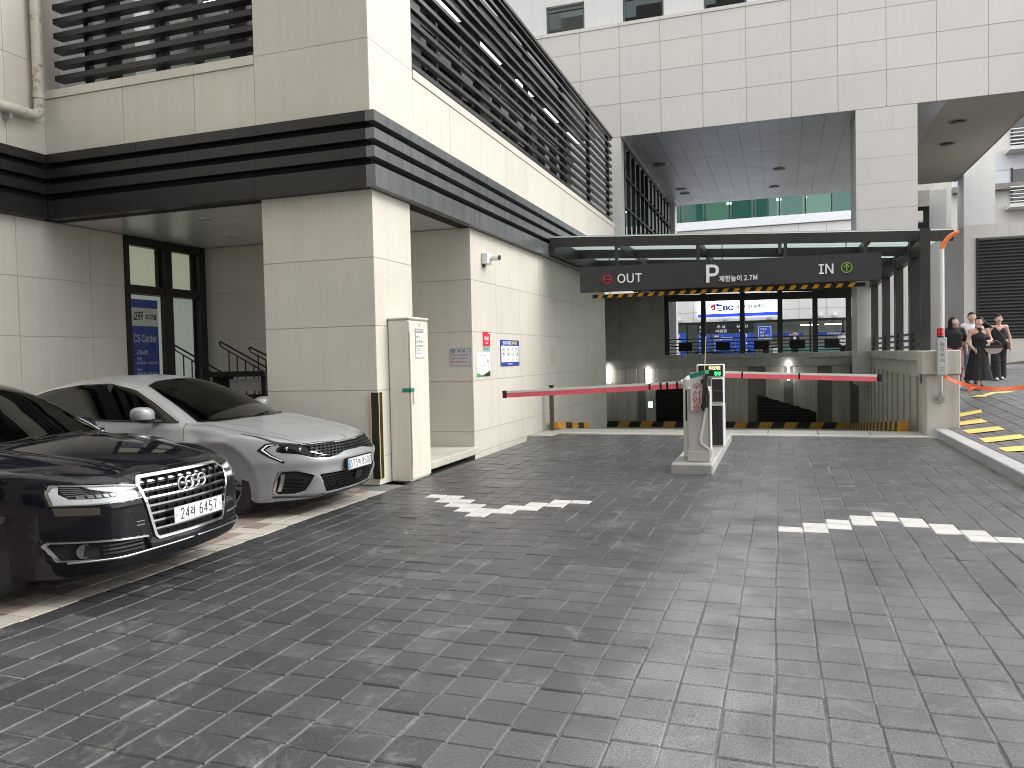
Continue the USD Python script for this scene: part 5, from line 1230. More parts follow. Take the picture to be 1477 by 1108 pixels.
    def shell(s, poly, mapf, out, th, e=.02):
        """A piece with the outline poly laid on the surface: mapf gives points from 2-D ones; its face stands out along n, th thick."""
        vs, fs, n0 = [], [], 0
        for g in getattr(poly, "geoms", [poly]):
            v, f = s.dense(g, e); a = mapf(v, out); b = mapf(v, out - th); k = len(v)
            ed = np.sort(np.vstack([f[:, [0, 1]], f[:, [1, 2]], f[:, [2, 0]]]), 1); u, c = np.unique(ed, axis=0, return_counts=True); bd = u[c == 1]
            de = {(int(q[i]), int(q[(i + 1) % 3])) for q in f for i in range(3)}
            w_ = []
            for i, j in bd:
                i, j = int(i), int(j)
                if (i, j) not in de: i, j = j, i
                w_ += [[j, i, i + k], [j, i + k, j + k]]
            vs.append(np.vstack([a, b])); fs.append(np.vstack([f, f[:, ::-1] + k, np.array(w_)]) + n0); n0 += 2 * k
        V, F = np.vstack(vs), np.vstack(fs)
        return V, F
    def on_front(s, name, poly, mat, out=.004, th=.012, parent=None, e=.02, smooth=False, label=None):
        return s.t.part(name, s.shell(poly, lambda p, o: np.column_stack([s.fx(p[:, 0], p[:, 1]) + o, p[:, 0], p[:, 1]]), out, th, e), mat, parent=parent, smooth=smooth, local=True, label=label)
    def on_side(s, name, poly, mat, sy, out=.003, th=.01, parent=None, e=.03):
        v, f = s.shell(poly, lambda p, o: np.column_stack([p[:, 0], sy * (s.fyy(p[:, 0], p[:, 1]) + o), p[:, 1]]), out, th, e)
        return s.t.part(name, (v, f if sy < 0 else f[:, ::-1]), mat, parent=parent, local=True)
    def line(s, name, pts3, r, mat, parent=None): return s.t.part(name, tube(pts3, r, 6), mat, parent=parent, smooth=True, local=True)
    def front_line(s, name, pts, r, mat, out=.0, n=24, parent=None):
        L = LineString(pts); q = np.array([L.interpolate(t, normalized=True).coords[0] for t in np.linspace(0, 1, n)])
        return s.line(name, np.column_stack([s.fx(q[:, 0], q[:, 1]) + out, q[:, 0], q[:, 1]]), r, mat, parent)
    def side_line(s, name, pts, r, mat, sy, out=.0, n=40, parent=None):
        L = LineString(pts); q = np.array([L.interpolate(t, normalized=True).coords[0] for t in np.linspace(0, 1, n)])
        return s.line(name, np.column_stack([q[:, 0], sy * (s.fyy(q[:, 0], q[:, 1]) + out), q[:, 1]]), r, mat, parent)
    def top_line(s, name, pts, r, mat, out=.0, n=40, parent=None):
        L = LineString(pts); q = np.array([L.interpolate(t, normalized=True).coords[0] for t in np.linspace(0, 1, n)])
        return s.line(name, np.column_stack([q[:, 0], q[:, 1], s.fz(q[:, 0], q[:, 1]) + out]), r, mat, parent)
    def surf(s, Pt, out=0.0, it=6):
        Pt = np.array(Pt, float); e = .006
        for k in range(it + 1):
            g = np.stack([(s.at(Pt[:, 0] + (a == 0) * e, Pt[:, 1] + (a == 1) * e, Pt[:, 2] + (a == 2) * e) - s.at(Pt[:, 0] - (a == 0) * e, Pt[:, 1] - (a == 1) * e, Pt[:, 2] - (a == 2) * e)) / (2 * e) for a in range(3)], 1)
            n = g / (np.linalg.norm(g, axis=1, keepdims=True) + 1e-9)
            if k == it: return Pt + n * out
            Pt = Pt - n * np.clip(s.at(*Pt.T) / np.maximum(np.linalg.norm(g, axis=1), .4), -.05, .05)[:, None]
    def ribbon(s, name, A, B, mat, out=.003, th=.012, n=30, m=4, parent=None, sy=-1):
        """A flush strip between two lines on the body."""
        def samp(L):
            L = np.array(L, float); d = np.concatenate([[0], np.cumsum(np.linalg.norm(np.diff(L, axis=0), axis=1))]); t = np.linspace(0, d[-1], n); return np.stack([np.interp(t, d, L[:, k]) for k in range(3)], 1)
        a, b = samp(A), samp(B); G = np.concatenate([a + (b - a) * t for t in np.linspace(0, 1, m)]); G[:, 1] *= 1 if sy < 0 else -1
        up_, dn = s.surf(G, out), s.surf(G, out - th); k = len(up_); f = []
        for i in range(m - 1):
            for j in range(n - 1): f.append([i * n + j, i * n + j + 1, (i + 1) * n + j + 1, (i + 1) * n + j])
        f = np.array(f); T = np.vstack([f[:, [0, 1, 2]], f[:, [0, 2, 3]]]); bd = list(range(n)) + [i * n + n - 1 for i in range(1, m)] + [(m - 1) * n + j for j in range(n - 2, -1, -1)] + [i * n for i in range(m - 2, 0, -1)]
        w_ = [];
        for i, j in zip(bd, bd[1:] + bd[:1]): w_ += [[j, i, i + k], [j, i + k, j + k]]
        F = np.vstack([T, T[:, ::-1] + k, np.array(w_)]); V = np.vstack([up_, dn])
        nrm = np.cross(V[T[0][1]] - V[T[0][0]], V[T[0][2]] - V[T[0][0]])
        if nrm @ (up_[0] - dn[0]) < 0: F = F[:, ::-1]
        return s.t.part(name, (V, F), mat, parent=parent, smooth=30, local=True)
    def mirror(s, x, z, mat, fold=False):
        for sy in (-1, 1):
            y0 = float(s.fyy(np.array([x]), np.array([z]))[0])
            u, v = np.meshgrid(np.linspace(0, np.pi, 13), np.linspace(0, 2 * np.pi, 24, endpoint=False), indexing="ij")
            e = np.stack([np.cos(u), np.sin(u) * np.cos(v), np.sin(u) * np.sin(v)], -1)
            P_ = np.sign(e) * np.abs(e) ** .8 * np.array([.09, .125, .085]); P_[..., 0] += .03 * np.abs(e[..., 1]) * -1; P_[..., 2] += .018 * e[..., 1] * 1
            if fold: P_ = P_[..., [1, 0, 2]] * np.array([-1.0, 1, 1])
            c = np.array([x - .16, y0 + .06, z + .06]) if fold else np.array([x - .03, (y0 + .155), z + .075]); V = (P_ + c).reshape(-1, 3); V[:, 1] *= sy
            f = []
            for i in range(12):
                for j in range(24): f.append([i * 24 + j, i * 24 + (j + 1) % 24, (i + 1) * 24 + (j + 1) % 24, (i + 1) * 24 + j])
            f = np.array(f); tri = np.vstack([f[:, [0, 1, 2]], f[:, [0, 2, 3]]])
            if (sy > 0) != fold: tri = tri[:, ::-1]
            h_ = s.t.holder("mirror"); lo, hi_ = split(V, tri, V[:, 2] - (z + .035))
            s.t.part("cap", hi_, mat, parent=h_, smooth=50, local=True); s.t.part("lower_cap", lo, black, parent=h_, smooth=50, local=True)
            s.t.part("stalk", bar((x + .02, sy * (y0 - .02), z + .0), (x - .02, sy * (y0 + .11), z + .025), .07, .03), black, parent=h_, local=True)

# condensed plate lettering: strokes on a 1 x 2 cell
DIG = {"0": [[(.1, .3), (.1, 1.7), (.3, 2), (.7, 2), (.9, 1.7), (.9, .3), (.7, 0), (.3, 0), (.1, .3)]], "2": [[(.1, 1.6), (.25, 1.95), (.7, 2), (.9, 1.7), (.85, 1.25), (.1, 0), (.92, 0)]],
       "3": [[(.1, 2), (.85, 2), (.45, 1.2), (.7, 1.15), (.9, .85), (.9, .3), (.65, 0), (.3, 0), (.08, .3)]], "4": [[(.7, 0), (.7, 2), (.05, .55), (.95, .55)]], "5": [[(.85, 2), (.2, 2), (.15, 1.15), (.65, 1.2), (.9, .9), (.9, .35), (.65, 0), (.3, 0), (.08, .3)]],
       "6": [[(.8, 1.9), (.45, 2), (.2, 1.6), (.1, .9), (.1, .35), (.3, 0), (.7, 0), (.9, .35), (.9, .8), (.7, 1.15), (.3, 1.1), (.1, .8)]], "7": [[(.08, 2), (.92, 2), (.4, 0)]],
       "8": [[(.5, 1.1), (.2, 1.35), (.15, 1.75), (.35, 2), (.65, 2), (.85, 1.75), (.8, 1.35), (.5, 1.1), (.15, .8), (.1, .3), (.3, 0), (.7, 0), (.9, .3), (.85, .8), (.5, 1.1)]]}
def digits(txt, x, z, cw, chh, gap, w):
    out = []
    for ch in txt:
        if ch in DIG:
            for s_ in DIG[ch]: out.append(LineString([(x + a * cw, z + b * chh / 2) for a, b in s_]).buffer(w / 2, cap_style=2, join_style=1))
            x += cw + gap
        elif ch == " ": x += cw * .75
        else:
            out.append(fit(text_poly(ch, .1, bold=2), x, x + cw * 1.35, z, z + chh * .97)); x += cw * 1.35 + gap
    return unary_union(out), x
def plate(car, txt, xz, y0, z0, w, h, blue_end=False, holder=None):
    x, pitch = xz; t = car.t; hd_ = t.holder("number_plate")
    n = np.array([math.cos(pitch), 0, math.sin(pitch)]); up_ = np.array([-math.sin(pitch), 0, math.cos(pitch)]); ux = np.array([0, 1.0, 0]); o = np.array([x, y0, z0])
    if holder: t.part("bracket", prism(rrect(-w / 2 - .02, w / 2 + .02, -h / 2 - .015, h / 2 + .015, .01), o - n * .02, ux, up_, .019), black, parent=hd_, local=True)
    t.part("plate", prism(rrect(-w / 2, w / 2, -h / 2, h / 2, .006), o, ux, up_, .003), paperw, parent=hd_, local=True)
    fr_ = rrect(-w / 2 + .004, w / 2 - .004, -h / 2 + .004, h / 2 - .004, .006)
    t.part("rim_line", prism(fr_.difference(fr_.buffer(-.0025)), o + n * .0032, ux, up_, .0008), printgrey, parent=hd_, local=True)
    g, xe_ = digits(txt, 0, 0, .037, .072, .0155, .0085)
    a, b, c, d = g.bounds; g = affinity.translate(g, -(a + c) / 2 + (.018 if blue_end else 0), -.036)
    t.part("characters", prism(g, o + n * .0032, ux, up_, .0012), printblack, parent=hd_, local=True)
    for q in (-1, 1): t.part("bolt", disc(o + ux * q * (w / 2 - .02) + n * .004, .006, .004, n, 10), satin, parent=hd_, local=True)
    if blue_end: t.part("blue_end", prism(sbox(-w / 2 + .006, -h / 2 + .006, -w / 2 + .045, h / 2 - .006), o + n * .0034, ux, up_, .0008), M("plate_blue", (.10, .30, .68), .4), parent=hd_, local=True)
# ---------------------------------------------------------------- black saloon
def cab_curve(pts):
    return cr(np.array([p[0] for p in pts[::-1]], float), np.array([p[1] for p in pts[::-1]], float))
black_paint = M("black_car_paint", (.0035, .0038, .0055), .05, spec=.42)
silver_paint = M("grey_car_paint", (.27, .282, .29), .34, metal=.15, coat=.8, spec=.4)

PA = dict(L=5.13, W=1.95, H=1.51, wb=2.99, fo=.99, wr=.352, ar=.392, zbelt=.97, xseat=-2.35, spokes=10, twin=True,
    ztop=cab_curve([(.12, .74), (0.0, .785), (-.06, .815), (-.25, .868), (-.6, .925), (-1.0, .968), (-1.35, .995), (-1.7, 1.0), (-2.6, .985), (-3.6, 1.0), (-4.3, 1.05), (-4.8, 1.045), (-5.05, 1.01), (-5.25, .96)]),
    zcab=cab_curve([(.12, .2), (-1.0, .78), (-1.36, .985), (-1.75, 1.205), (-2.1, 1.385), (-2.4, 1.467), (-2.75, 1.502), (-3.15, 1.49), (-3.55, 1.43), (-3.95, 1.28), (-4.35, 1.12), (-4.7, .97), (-5.25, .6)]),
    hw=cab_curve([(.12, .93), (-.35, .935), (-.7, .955), (-1.1, .965), (-2.5, .972), (-3.6, .97), (-4.3, .955), (-4.9, .92), (-5.25, .86)]),
    sidez=cr([0, .25, .55, .75, .9, 1.2], [-.045, -.012, .0, -.006, -.03, -.12]),
    crease=lambda x, z: .012 * np.exp(-((z - .70) / .05) ** 2) - .010 * np.exp(-((z - .62) / .05) ** 2),
    crown=cr([-5.3, -4.5, -1.3, -.6, -.1, .2], [.05, .06, .045, .075, .10, .10]), bulge=lambda x: .5,
    hoodline=lambda x, y: .010 * np.exp(-((y - (.40 + .20 * np.clip((-x) / 1.3, 0, 1))) / .05) ** 2) * np.clip((-x - .05) * 4, 0, 1) * np.clip((x + 1.6) * 4, 0, 1),
    nose=lambda y, z: -.055 * (y / .5) ** 2 - .42 * np.clip((y - .55) / .40, 0, 2) ** 2.2 - .10 * np.clip((z - .60) / .2, 0, 1.5) ** 2 - .05 * np.clip((.32 - z) / .12, 0, 2) ** 2 + .012 * np.exp(-((z - .31) / .05) ** 2),
    zbot=cr([-5.3, -5.0, -4.6, -1.6, -.5, -.1, .2], [.30, .26, .17, .15, .165, .185, .22]),
    kshoulder=.07, yg=lambda z, x: .895 - (z - .97) * .66 - .10 * np.clip((-x - 3.7), 0, 2) ** 1.5 - .02 * np.clip((x + 1.9), 0, 1), roofcrown=.085,
    front_cuts=[(Polygon([(-.1, .80), (.40, .80), (.455, .745), (.445, .66), (.365, .375), (.34, .355), (-.1, .355)]), .075),
                (Polygon([(.445, .660), (.445, .742), (.58, .762), (.744, .777), (.822, .786), (.85, .74), (.85, .662), (.72, .655)]), .05),
                (Polygon([(.43, .39), (.87, .425), (.88, .41), (.845, .30), (.62, .285), (.40, .30)]), .045)],
    side_win=Polygon([(-1.62, .985), (-2.05, 1.20), (-2.36, 1.335), (-2.75, 1.375), (-3.15, 1.365), (-3.5, 1.315), (-3.80, 1.21), (-4.02, 1.10), (-4.0, 1.06), (-3.2, 1.005)]),
    screen=Polygon([(-1.30, 0), (-1.34, .45), (-1.45, .70), (-1.52, .735), (-2.05, .62), (-2.28, .535), (-2.33, .35), (-2.345, 0), (-2.33, -.35), (-2.28, -.535), (-2.05, -.62), (-1.52, -.735), (-1.45, -.70), (-1.34, -.45)]),
    rear_win=Polygon([(-3.62, .50), (-3.55, 0), (-3.62, -.50), (-4.3, -.62), (-4.42, 0), (-4.3, .62)]))
A8 = Car("black_saloon_car", "glossy black saloon car with a chrome-barred grille, nearest the viewer at the left", PA, (-4.06, 4.61, 0), math.radians(2.5), black_paint)
t = A8.t
gp = Polygon([(-.40, .80), (.40, .80), (.455, .745), (.445, .66), (.365, .375), (.34, .355), (-.34, .355), (-.365, .375), (-.445, .66), (-.455, .745)])
gh = t.holder("grille")
A8.on_front("chrome_frame", gp.difference(gp.buffer(-.020, join_style=2)), chrome, .008, .03, gh, .03)
for z in (.425, .480, .535, .590, .645, .70, .752):
    w_ = .455 - .02 - (.745 - z) * .24 if z < .745 else .42
    A8.t.part("grille_bar", (lambda v, f: (v, f))(*A8.shell(sbox(-w_, z - .0065, w_, z + .0065), lambda p, o: np.column_stack([A8.fx(p[:, 0], p[:, 1]) + o, p[:, 0], p[:, 1]]), -.008, .022, .05)), chrome, parent=gh, local=True)
    A8.t.part("grille_bar_shadow", A8.shell(sbox(-w_, z - .021, w_, z - .009), lambda p, o: np.column_stack([A8.fx(p[:, 0], p[:, 1]) + o, p[:, 0], p[:, 1]]), -.018, .018, .06), grille_b, parent=gh, local=True)
for x in np.arange(-.36, .37, .09): A8.t.part("grille_rib", bx(float(A8.fx(np.array([x]), np.array([.58]))[0]) - .075, float(A8.fx(np.array([x]), np.array([.58]))[0]) - .055, x - .006, x + .006, .38, .78), grille_b, parent=gh, local=True)
em = t.holder("emblem")
th = np.linspace(0, 2 * np.pi, 37)
for k in range(4):
    yc = -.0995 + .0663 * k
    pts = np.column_stack([np.full(37, 0.0), yc + .044 * np.cos(th), .700 + .044 * np.sin(th)]); pts[:, 0] = A8.fx(np.array([yc]), np.array([.70]))[0] + .018 + .004 * (k % 2)
    t.part("ring", tube(pts, .0075, 8, cap=False), chrome, parent=em, smooth=True, local=True)
A8.on_front("side_badge", sbox(-.39, .642, -.30, .655), satin, .004, .01, gh)
px_ = float(A8.fx(np.array([0.]), np.array([.49]))[0])
plate(A8, "24라 6457", (px_ + .022, .02), .03, .493, .52, .11)
for sy in (-1, 1):
    mp = lambda pts: [(sy * a, b) for a, b in pts]
    hl = t.holder("headlight")
    outl = Polygon(mp([(.445, .660), (.445, .742), (.58, .762), (.744, .777), (.822, .786), (.85, .74), (.85, .662), (.72, .655)]))
    A8.on_front("housing", outl, grille_b, -.040, .006, hl, .04)
    A8.on_front("light_guide", Polygon(mp([(.80, .783), (.822, .785), (.848, .74), (.848, .665), (.72, .658), (.448, .664), (.448, .690), (.70, .686), (.79, .695), (.815, .73)])), M("drl_white", (.78, .78, .76), .2) if sy < 0 else UsdShade.Material.Get(stage, "/World/Looks/drl_white"), -.016, .02, hl, .03)
    A8.on_front("upper_guide", Polygon(mp([(.450, .722), (.450, .738), (.58, .757), (.72, .772), (.70, .748), (.64, .728), (.58, .716)])), UsdShade.Material.Get(stage, "/World/Looks/drl_white"), -.016, .02, hl, .03)
    for k in range(9):
        a = .46 + .034 * k; A8.on_front("lamp_cell", Polygon(mp([(a, .693), (a + .024, .693), (a + .028, .709 + .001 * k), (a + .004, .708 + .001 * k)])), satin, -.02, .012, hl, .05)
    for k in range(5):
        c0 = (.805 - .004 * k, .770 - .014 * k); c1 = (.735 - .004 * k, .758 - .010 * k) ; A8.on_front("fan_strip", stroke(mp([c0, c1]), .004), satin, -.018, .012, hl, .05)
    A8.on_front("lens", outl.buffer(-.003), lens, -.003, .004, hl, .03, smooth=30)
    A8.on_front("chrome_edge", LineString(list(outl.exterior.coords)).buffer(.0035), satin, .001, .008, hl, .04)
    lw = t.holder("lower_intake"); op = Polygon(mp([(.43, .39), (.87, .425), (.88, .41), (.845, .30), (.62, .285), (.40, .30)]))
    A8.on_front("chrome_trim", stroke(mp([(.42, .392), (.62, .406), (.865, .424), (.878, .41), (.845, .305), (.62, .288), (.42, .295)]), .011), chrome, .006, .016, lw, .03)
    for z in (.325, .35, .375): A8.on_front("slat", sbox(sy * .44, z - .006, sy * .69, z + .006) if sy > 0 else sbox(-.69, z - .006, -.44, z + .006), grille_b, -.02, .02, lw, .06)
    fx0 = float(A8.fx(np.array([sy * .76]), np.array([.355]))[0]); t.part("fog_lamp", lathe((fx0 - .03, sy * .755, .355), [(0, 0), (.035, 0), (.04, .012), (.046, .012), (.046, -.01)], 20, (1, sy * .35, 0)), M('fog_lens', (.03, .03, .032), .08, coat=.6) if sy < 0 else UsdShade.Material.Get(stage, '/World/Looks/fog_lens'), parent=lw, local=True)
    A8.on_front("washer_flap", Polygon(mp([(.60, .575), (.80, .585), (.80, .582), (.60, .572)])), matte, .0008, .003, None, .05)
    A8.on_front("side_marker", Polygon(mp([(.70, .632), (.852, .648), (.845, .595), (.70, .586)])).buffer(.0), M("dark_reflector", (.05, .045, .035), .15, coat=.5) if sy < 0 else UsdShade.Material.Get(stage, "/World/Looks/dark_reflector"), .0015, .004, None, .04)
    for z in (.475, .50): A8.on_front("sensor_mark", sbox(sy * .47 - .03, z, sy * .47 + .03, z + .004), satin, .001, .003)
    # shut lines
    A8.side_line("panel_gap", [(-1.47, .28), (-1.45, .55), (-1.50, .85), (-1.56, .965)], .0028, matte, sy, .0)
    A8.side_line("panel_gap", [(-2.72, .26), (-2.74, .70), (-2.76, .985)], .0028, matte, sy, .0)
    A8.side_line("window_trim", [(-1.60, .975), (-2.4, .99), (-3.2, .997), (-4.03, 1.05)], .008, chrome, sy, .002)
    A8.side_line("window_trim", [(-1.62, .992), (-2.05, 1.212), (-2.36, 1.348), (-2.75, 1.388), (-3.15, 1.378), (-3.5, 1.328), (-3.80, 1.223), (-4.03, 1.10)], .006, chrome, sy, .002)
    A8.side_line("sill_trim", [(-1.5, .25), (-3.5, .25)], .007, chrome, sy, .002)
    for x in (-2.55, -3.62): A8.side_line("door_handle", [(x, .80), (x - .19, .805)], .014, black_paint, sy, .018, 8)
    A8.top_line("hood_gap", [(-.10, sy * .44), (-.28, sy * .60), (-.6, sy * .73), (-1.0, sy * .79), (-1.34, sy * .80)], .003, matte, -.001)
    A8.t.part("pillar", bar((-2.74, sy * (A8.fyy(np.array([-2.74]), np.array([1.0]))[0] - .012), .99), (-2.78, sy * (A8.fyy(np.array([-2.78]), np.array([1.36]))[0] - .012), 1.37), .07, .014, up=(0, sy, .3)), black, local=True)
    A8.front_line("lip_chrome", [(sy * .02, .302), (sy * .40, .298), (sy * .63, .292), (sy * .82, .288)], .007, chrome, .004)
A8.front_line("hood_gap", [(-.44, .800), (-.2, .822), (0, .825), (.2, .822), (.44, .800)], .003, matte, 0)
A8.mirror(-1.78, .95, black_paint, fold=True)
for sy in (-1, 1): A8.t.part("wiper", bar((-1.34, sy * .1, A8.fz(np.array([-1.34]), np.array([.1]))[0] + .012), (-1.44, sy * .1 + .55, A8.fz(np.array([-1.44]), np.array([sy * .1 + .55]))[0] + .014), .014, .012), black, local=True)

lens_k = pane_mat('dark_lamp_lens', (.55, .56, .57), .35)
# ---------------------------------------------------------------- silver saloon
PK = dict(L=4.90, W=1.86, H=1.445, wb=2.85, fo=1.02, wr=.335, ar=.378, zbelt=.955, xseat=-2.3, spokes=5, twin=True,
    ztop=cab_curve([(.12, .64), (0.0, .70), (-.08, .735), (-.25, .79), (-.6, .868), (-1.0, .925), (-1.3, .96), (-1.7, .965), (-2.6, .955), (-3.6, .985), (-4.2, 1.05), (-4.6, 1.06), (-4.85, 1.04), (-5.05, .98)]),
    zcab=cab_curve([(.12, .2), (-1.0, .76), (-1.28, .95), (-1.6, 1.12), (-1.95, 1.275), (-2.3, 1.39), (-2.7, 1.442), (-3.1, 1.43), (-3.5, 1.375), (-3.95, 1.26), (-4.4, 1.12), (-4.75, 1.0), (-5.05, .8)]),
    hw=cab_curve([(.12, .90), (-.35, .90), (-.7, .912), (-1.1, .92), (-2.3, .918), (-3.4, .925), (-4.2, .915), (-4.7, .88), (-5.05, .83)]),
    sidez=cr([0, .25, .55, .75, .9, 1.2], [-.05, -.016, .0, .0, -.03, -.12]),
    crease=lambda x, z: .014 * np.exp(-((z - (.76 + .03 * np.clip(-x / 4, 0, 1))) / .045) ** 2) - .012 * np.exp(-((z - .60) / .08) ** 2) * np.clip((-x - 1.2) * 2, 0, 1) + .014 * np.exp(-((np.hypot(x + 1.02, (z - .335)) - .42) / .035) ** 2),
    crown=cr([-5.1, -4.3, -1.3, -.7, -.2, .2], [.05, .06, .045, .085, .10, .09]), bulge=lambda x: .5,
    hoodline=lambda x, y: .014 * np.exp(-((y - (.52 + .16 * np.clip((-x) / 1.3, 0, 1))) / .045) ** 2) * np.clip((-x - .15) * 3, 0, 1) * np.clip((x + 1.6) * 4, 0, 1) - .008 * np.exp(-(y / .2) ** 2) * np.clip((-x - .15) * 3, 0, 1) * np.clip((x + 1.2) * 3, 0, 1),
    nose=lambda y, z: -.075 * (y / .5) ** 2 - .42 * np.clip((y - .50) / .42, 0, 2) ** 2.2 - .16 * np.clip((z - .56) / .2, 0, 1.5) ** 1.6 - .07 * np.clip((.40 - z) / .2, 0, 2) ** 1.5 + .02 * np.exp(-((z - .545) / .05) ** 2),
    zbot=cr([-5.1, -4.8, -4.4, -1.5, -.5, -.1, .2], [.30, .26, .16, .14, .15, .165, .20]),
    kshoulder=.06, yg=lambda z, x: .850 - (z - .95) * .62 - .10 * np.clip((-x - 3.6), 0, 2) ** 1.5 - .02 * np.clip((x + 1.9), 0, 1), roofcrown=.075,
    front_cuts=[(Polygon([(-.1, .70), (.14, .70), (.45, .716), (.62, .716), (.75, .730), (.80, .66), (.71, .632), (.614, .592), (.468, .577), (.317, .592), (.2, .616), (-.1, .616)]), .045),
                (Polygon([(-.1, .41), (.25, .41), (.57, .416), (.45, .222), (-.1, .222)]), .06),
                (Polygon([(.823, .27), (.824, .401), (.808, .466), (.738, .469), (.615, .416), (.66, .267), (.726, .238), (.804, .238)]), .05)],
    side_win=Polygon([(-1.60, .962), (-1.95, 1.135), (-2.28, 1.275), (-2.65, 1.345), (-3.05, 1.338), (-3.45, 1.285), (-3.85, 1.165), (-4.05, 1.08), (-3.9, 1.045), (-2.8, .985)]),
    screen=Polygon([(-1.22, 0), (-1.27, .45), (-1.38, .68), (-1.45, .705), (-1.95, .60), (-2.22, .52), (-2.27, .35), (-2.285, 0), (-2.27, -.35), (-2.22, -.52), (-1.95, -.60), (-1.45, -.705), (-1.38, -.68), (-1.27, -.45)]),
    rear_win=Polygon([(-3.55, .50), (-3.48, 0), (-3.55, -.50), (-4.35, -.60), (-4.48, 0), (-4.35, .60)]))
K5 = Car("silver_saloon_car", "light grey saloon car with a slim black mesh grille, parked beside the pillar", PK, (-4.29, 7.34, 0), math.radians(1.4), silver_paint)
t = K5.t
gh = t.holder("grille")
def K(y, z, o=0.0): return np.array([float(K5.fx(np.array([y]), np.array([z]))[0]) + o, y, z])
gz = Polygon([(-.60, .712), (-.45, .712), (-.14, .698), (.14, .698), (.45, .712), (.60, .712), (.605, .60), (.468, .582), (.317, .596), (.2, .620), (-.2, .620), (-.317, .596), (-.468, .582), (-.605, .60)])
A_ = []
for r in range(5):                                   # scalloped mesh of the grille
    for k in range(-11, 12):
        y0, z0 = k * .054 + (.027 if r % 2 else 0), .592 + .026 * r
        g = LineString([(y0 - .025, z0), (y0 - .010, z0 + .012), (y0 + .010, z0 + .012), (y0 + .025, z0)]).buffer(.0045, cap_style=2).intersection(gz)
        if g.is_empty: continue
        A_.append(g)
K5.on_front("mesh", unary_union(A_), M("grille_gloss", (.012, .012, .013), .2, metal=.2), -.008, .02, gh, .05)
for sy in (-1, 1):
    mp = lambda pts: [(sy * a, b) for a, b in pts]
    for k in range(3): K5.on_front("chrome_piece", Polygon(mp([(.46 + .05 * k, .600 + .020 * k), (.54 + .04 * k, .616 + .018 * k), (.53 + .04 * k, .604 + .018 * k)])), satin, .0, .01, gh, .05)
    hl = t.holder("headlight")
    ho = Polygon(mp([(.61, .598), (.62, .714), (.748, .728), (.797, .66), (.71, .636)]))
    K5.on_front("housing", ho, grille_b, -.03, .006, hl, .04)
    K5.on_front("lens", ho.buffer(-.002), lens_k, -.002, .004, hl, .03, smooth=30)
    for y0 in (.665, .735): p = K(sy * y0, .678 + (y0 - .7) * .2, -.012); t.part("projector", tube([p - (.02, 0, 0), p, p + (.004, 0, 0)], [.018, .024, .020], 14), satin, parent=hl, smooth=30, local=True)
    K5.on_front("light_strip", stroke(mp([(.40, .575), (.48, .569), (.615, .584), (.71, .627), (.785, .648)]), .007), satin, .003, .012, hl, .03)
    # the zigzag lamp that climbs over the front wing and runs down beside the lamp
    drl = UsdShade.Material.Get(stage, "/World/Looks/drl_white")
    K5.ribbon("lamp_zigzag", [(-.845, -.815, .848), (-.668, -.792, .803), (-.522, -.757, .757), (-.455, -.735, .742), (-.30, -.645, .724)], [(-.838, -.822, .836), (-.668, -.803, .788), (-.522, -.772, .740), (-.468, -.755, .722), (-.30, -.655, .712)], grille_b, parent=hl, sy=sy)
    K5.ribbon("lamp_arrow", [(-.50, -.762, .734), (-.574, -.799, .731), (-.635, -.850, .676), (-.515, -.825, .606), (-.386, -.783, .548)], [(-.46, -.77, .722), (-.505, -.785, .716), (-.560, -.818, .678), (-.470, -.81, .622), (-.37, -.775, .562)], grille_b, parent=hl, sy=sy)
    K5.ribbon("day_light", [(-.50, -.775, .722), (-.56, -.800, .716), (-.598, -.832, .677), (-.50, -.822, .616), (-.40, -.786, .566)], [(-.49, -.772, .719), (-.545, -.797, .712), (-.580, -.825, .678), (-.49, -.816, .621), (-.395, -.782, .571)], drl, out=.006, th=.008, parent=hl, sy=sy)
    du = t.holder("corner_duct")
    K5.on_front("edge_trim", LineString(mp([(.615, .422), (.738, .474), (.808, .470), (.826, .401), (.825, .27), (.804, .236), (.726, .236)])).buffer(.005), satin, .003, .012, du, .03)
    for z in (.30, .335, .37, .405): K5.on_front("slat", Polygon(mp([(.66, z - .03), (.80, z), (.80, z + .010), (.66, z - .018)])), grille_b, -.015, .02, du, .05)
    K5.on_front("air_blade", stroke(mp([(.795, .44), (.80, .27)]), .016), satin, -.004, .012, du, .05)
    K5.on_front("fang", Polygon(mp([(.60, .392), (.665, .232), (.45, .212)])), silver_paint, .014, .05, None, .03)
    K5.side_line("panel_gap", [(-1.42, .25), (-1.40, .52), (-1.44, .80), (-1.50, .945)], .0028, matte, sy)
    K5.side_line("panel_gap", [(-2.56, .24), (-2.58, .66), (-2.60, .955)], .0028, matte, sy)
    K5.side_line("window_trim", [(-1.58, .952), (-2.8, .975), (-3.9, 1.035), (-4.07, 1.08)], .007, black, sy, .002)
    K5.side_line("window_trim", [(-1.60, .970), (-1.95, 1.148), (-2.28, 1.288), (-2.65, 1.358), (-3.05, 1.351), (-3.45, 1.298), (-3.85, 1.178), (-4.07, 1.085)], .006, chrome, sy, .002)
    for x in (-2.38, -3.42): K5.side_line("door_handle", [(x, .77), (x - .18, .775)], .013, silver_paint, sy, .018, 8)
    K5.top_line("hood_gap", [(-.20, sy * .56), (-.35, sy * .66), (-.7, sy * .735), (-1.0, sy * .765), (-1.26, sy * .775)], .003, matte, -.001)
    K5.t.part("pillar", bar((-2.60, sy * (K5.fyy(np.array([-2.60]), np.array([.985]))[0] - .012), .97), (-2.66, sy * (K5.fyy(np.array([-2.66]), np.array([1.33]))[0] - .012), 1.345), .07, .014, up=(0, sy, .3)), black, local=True)
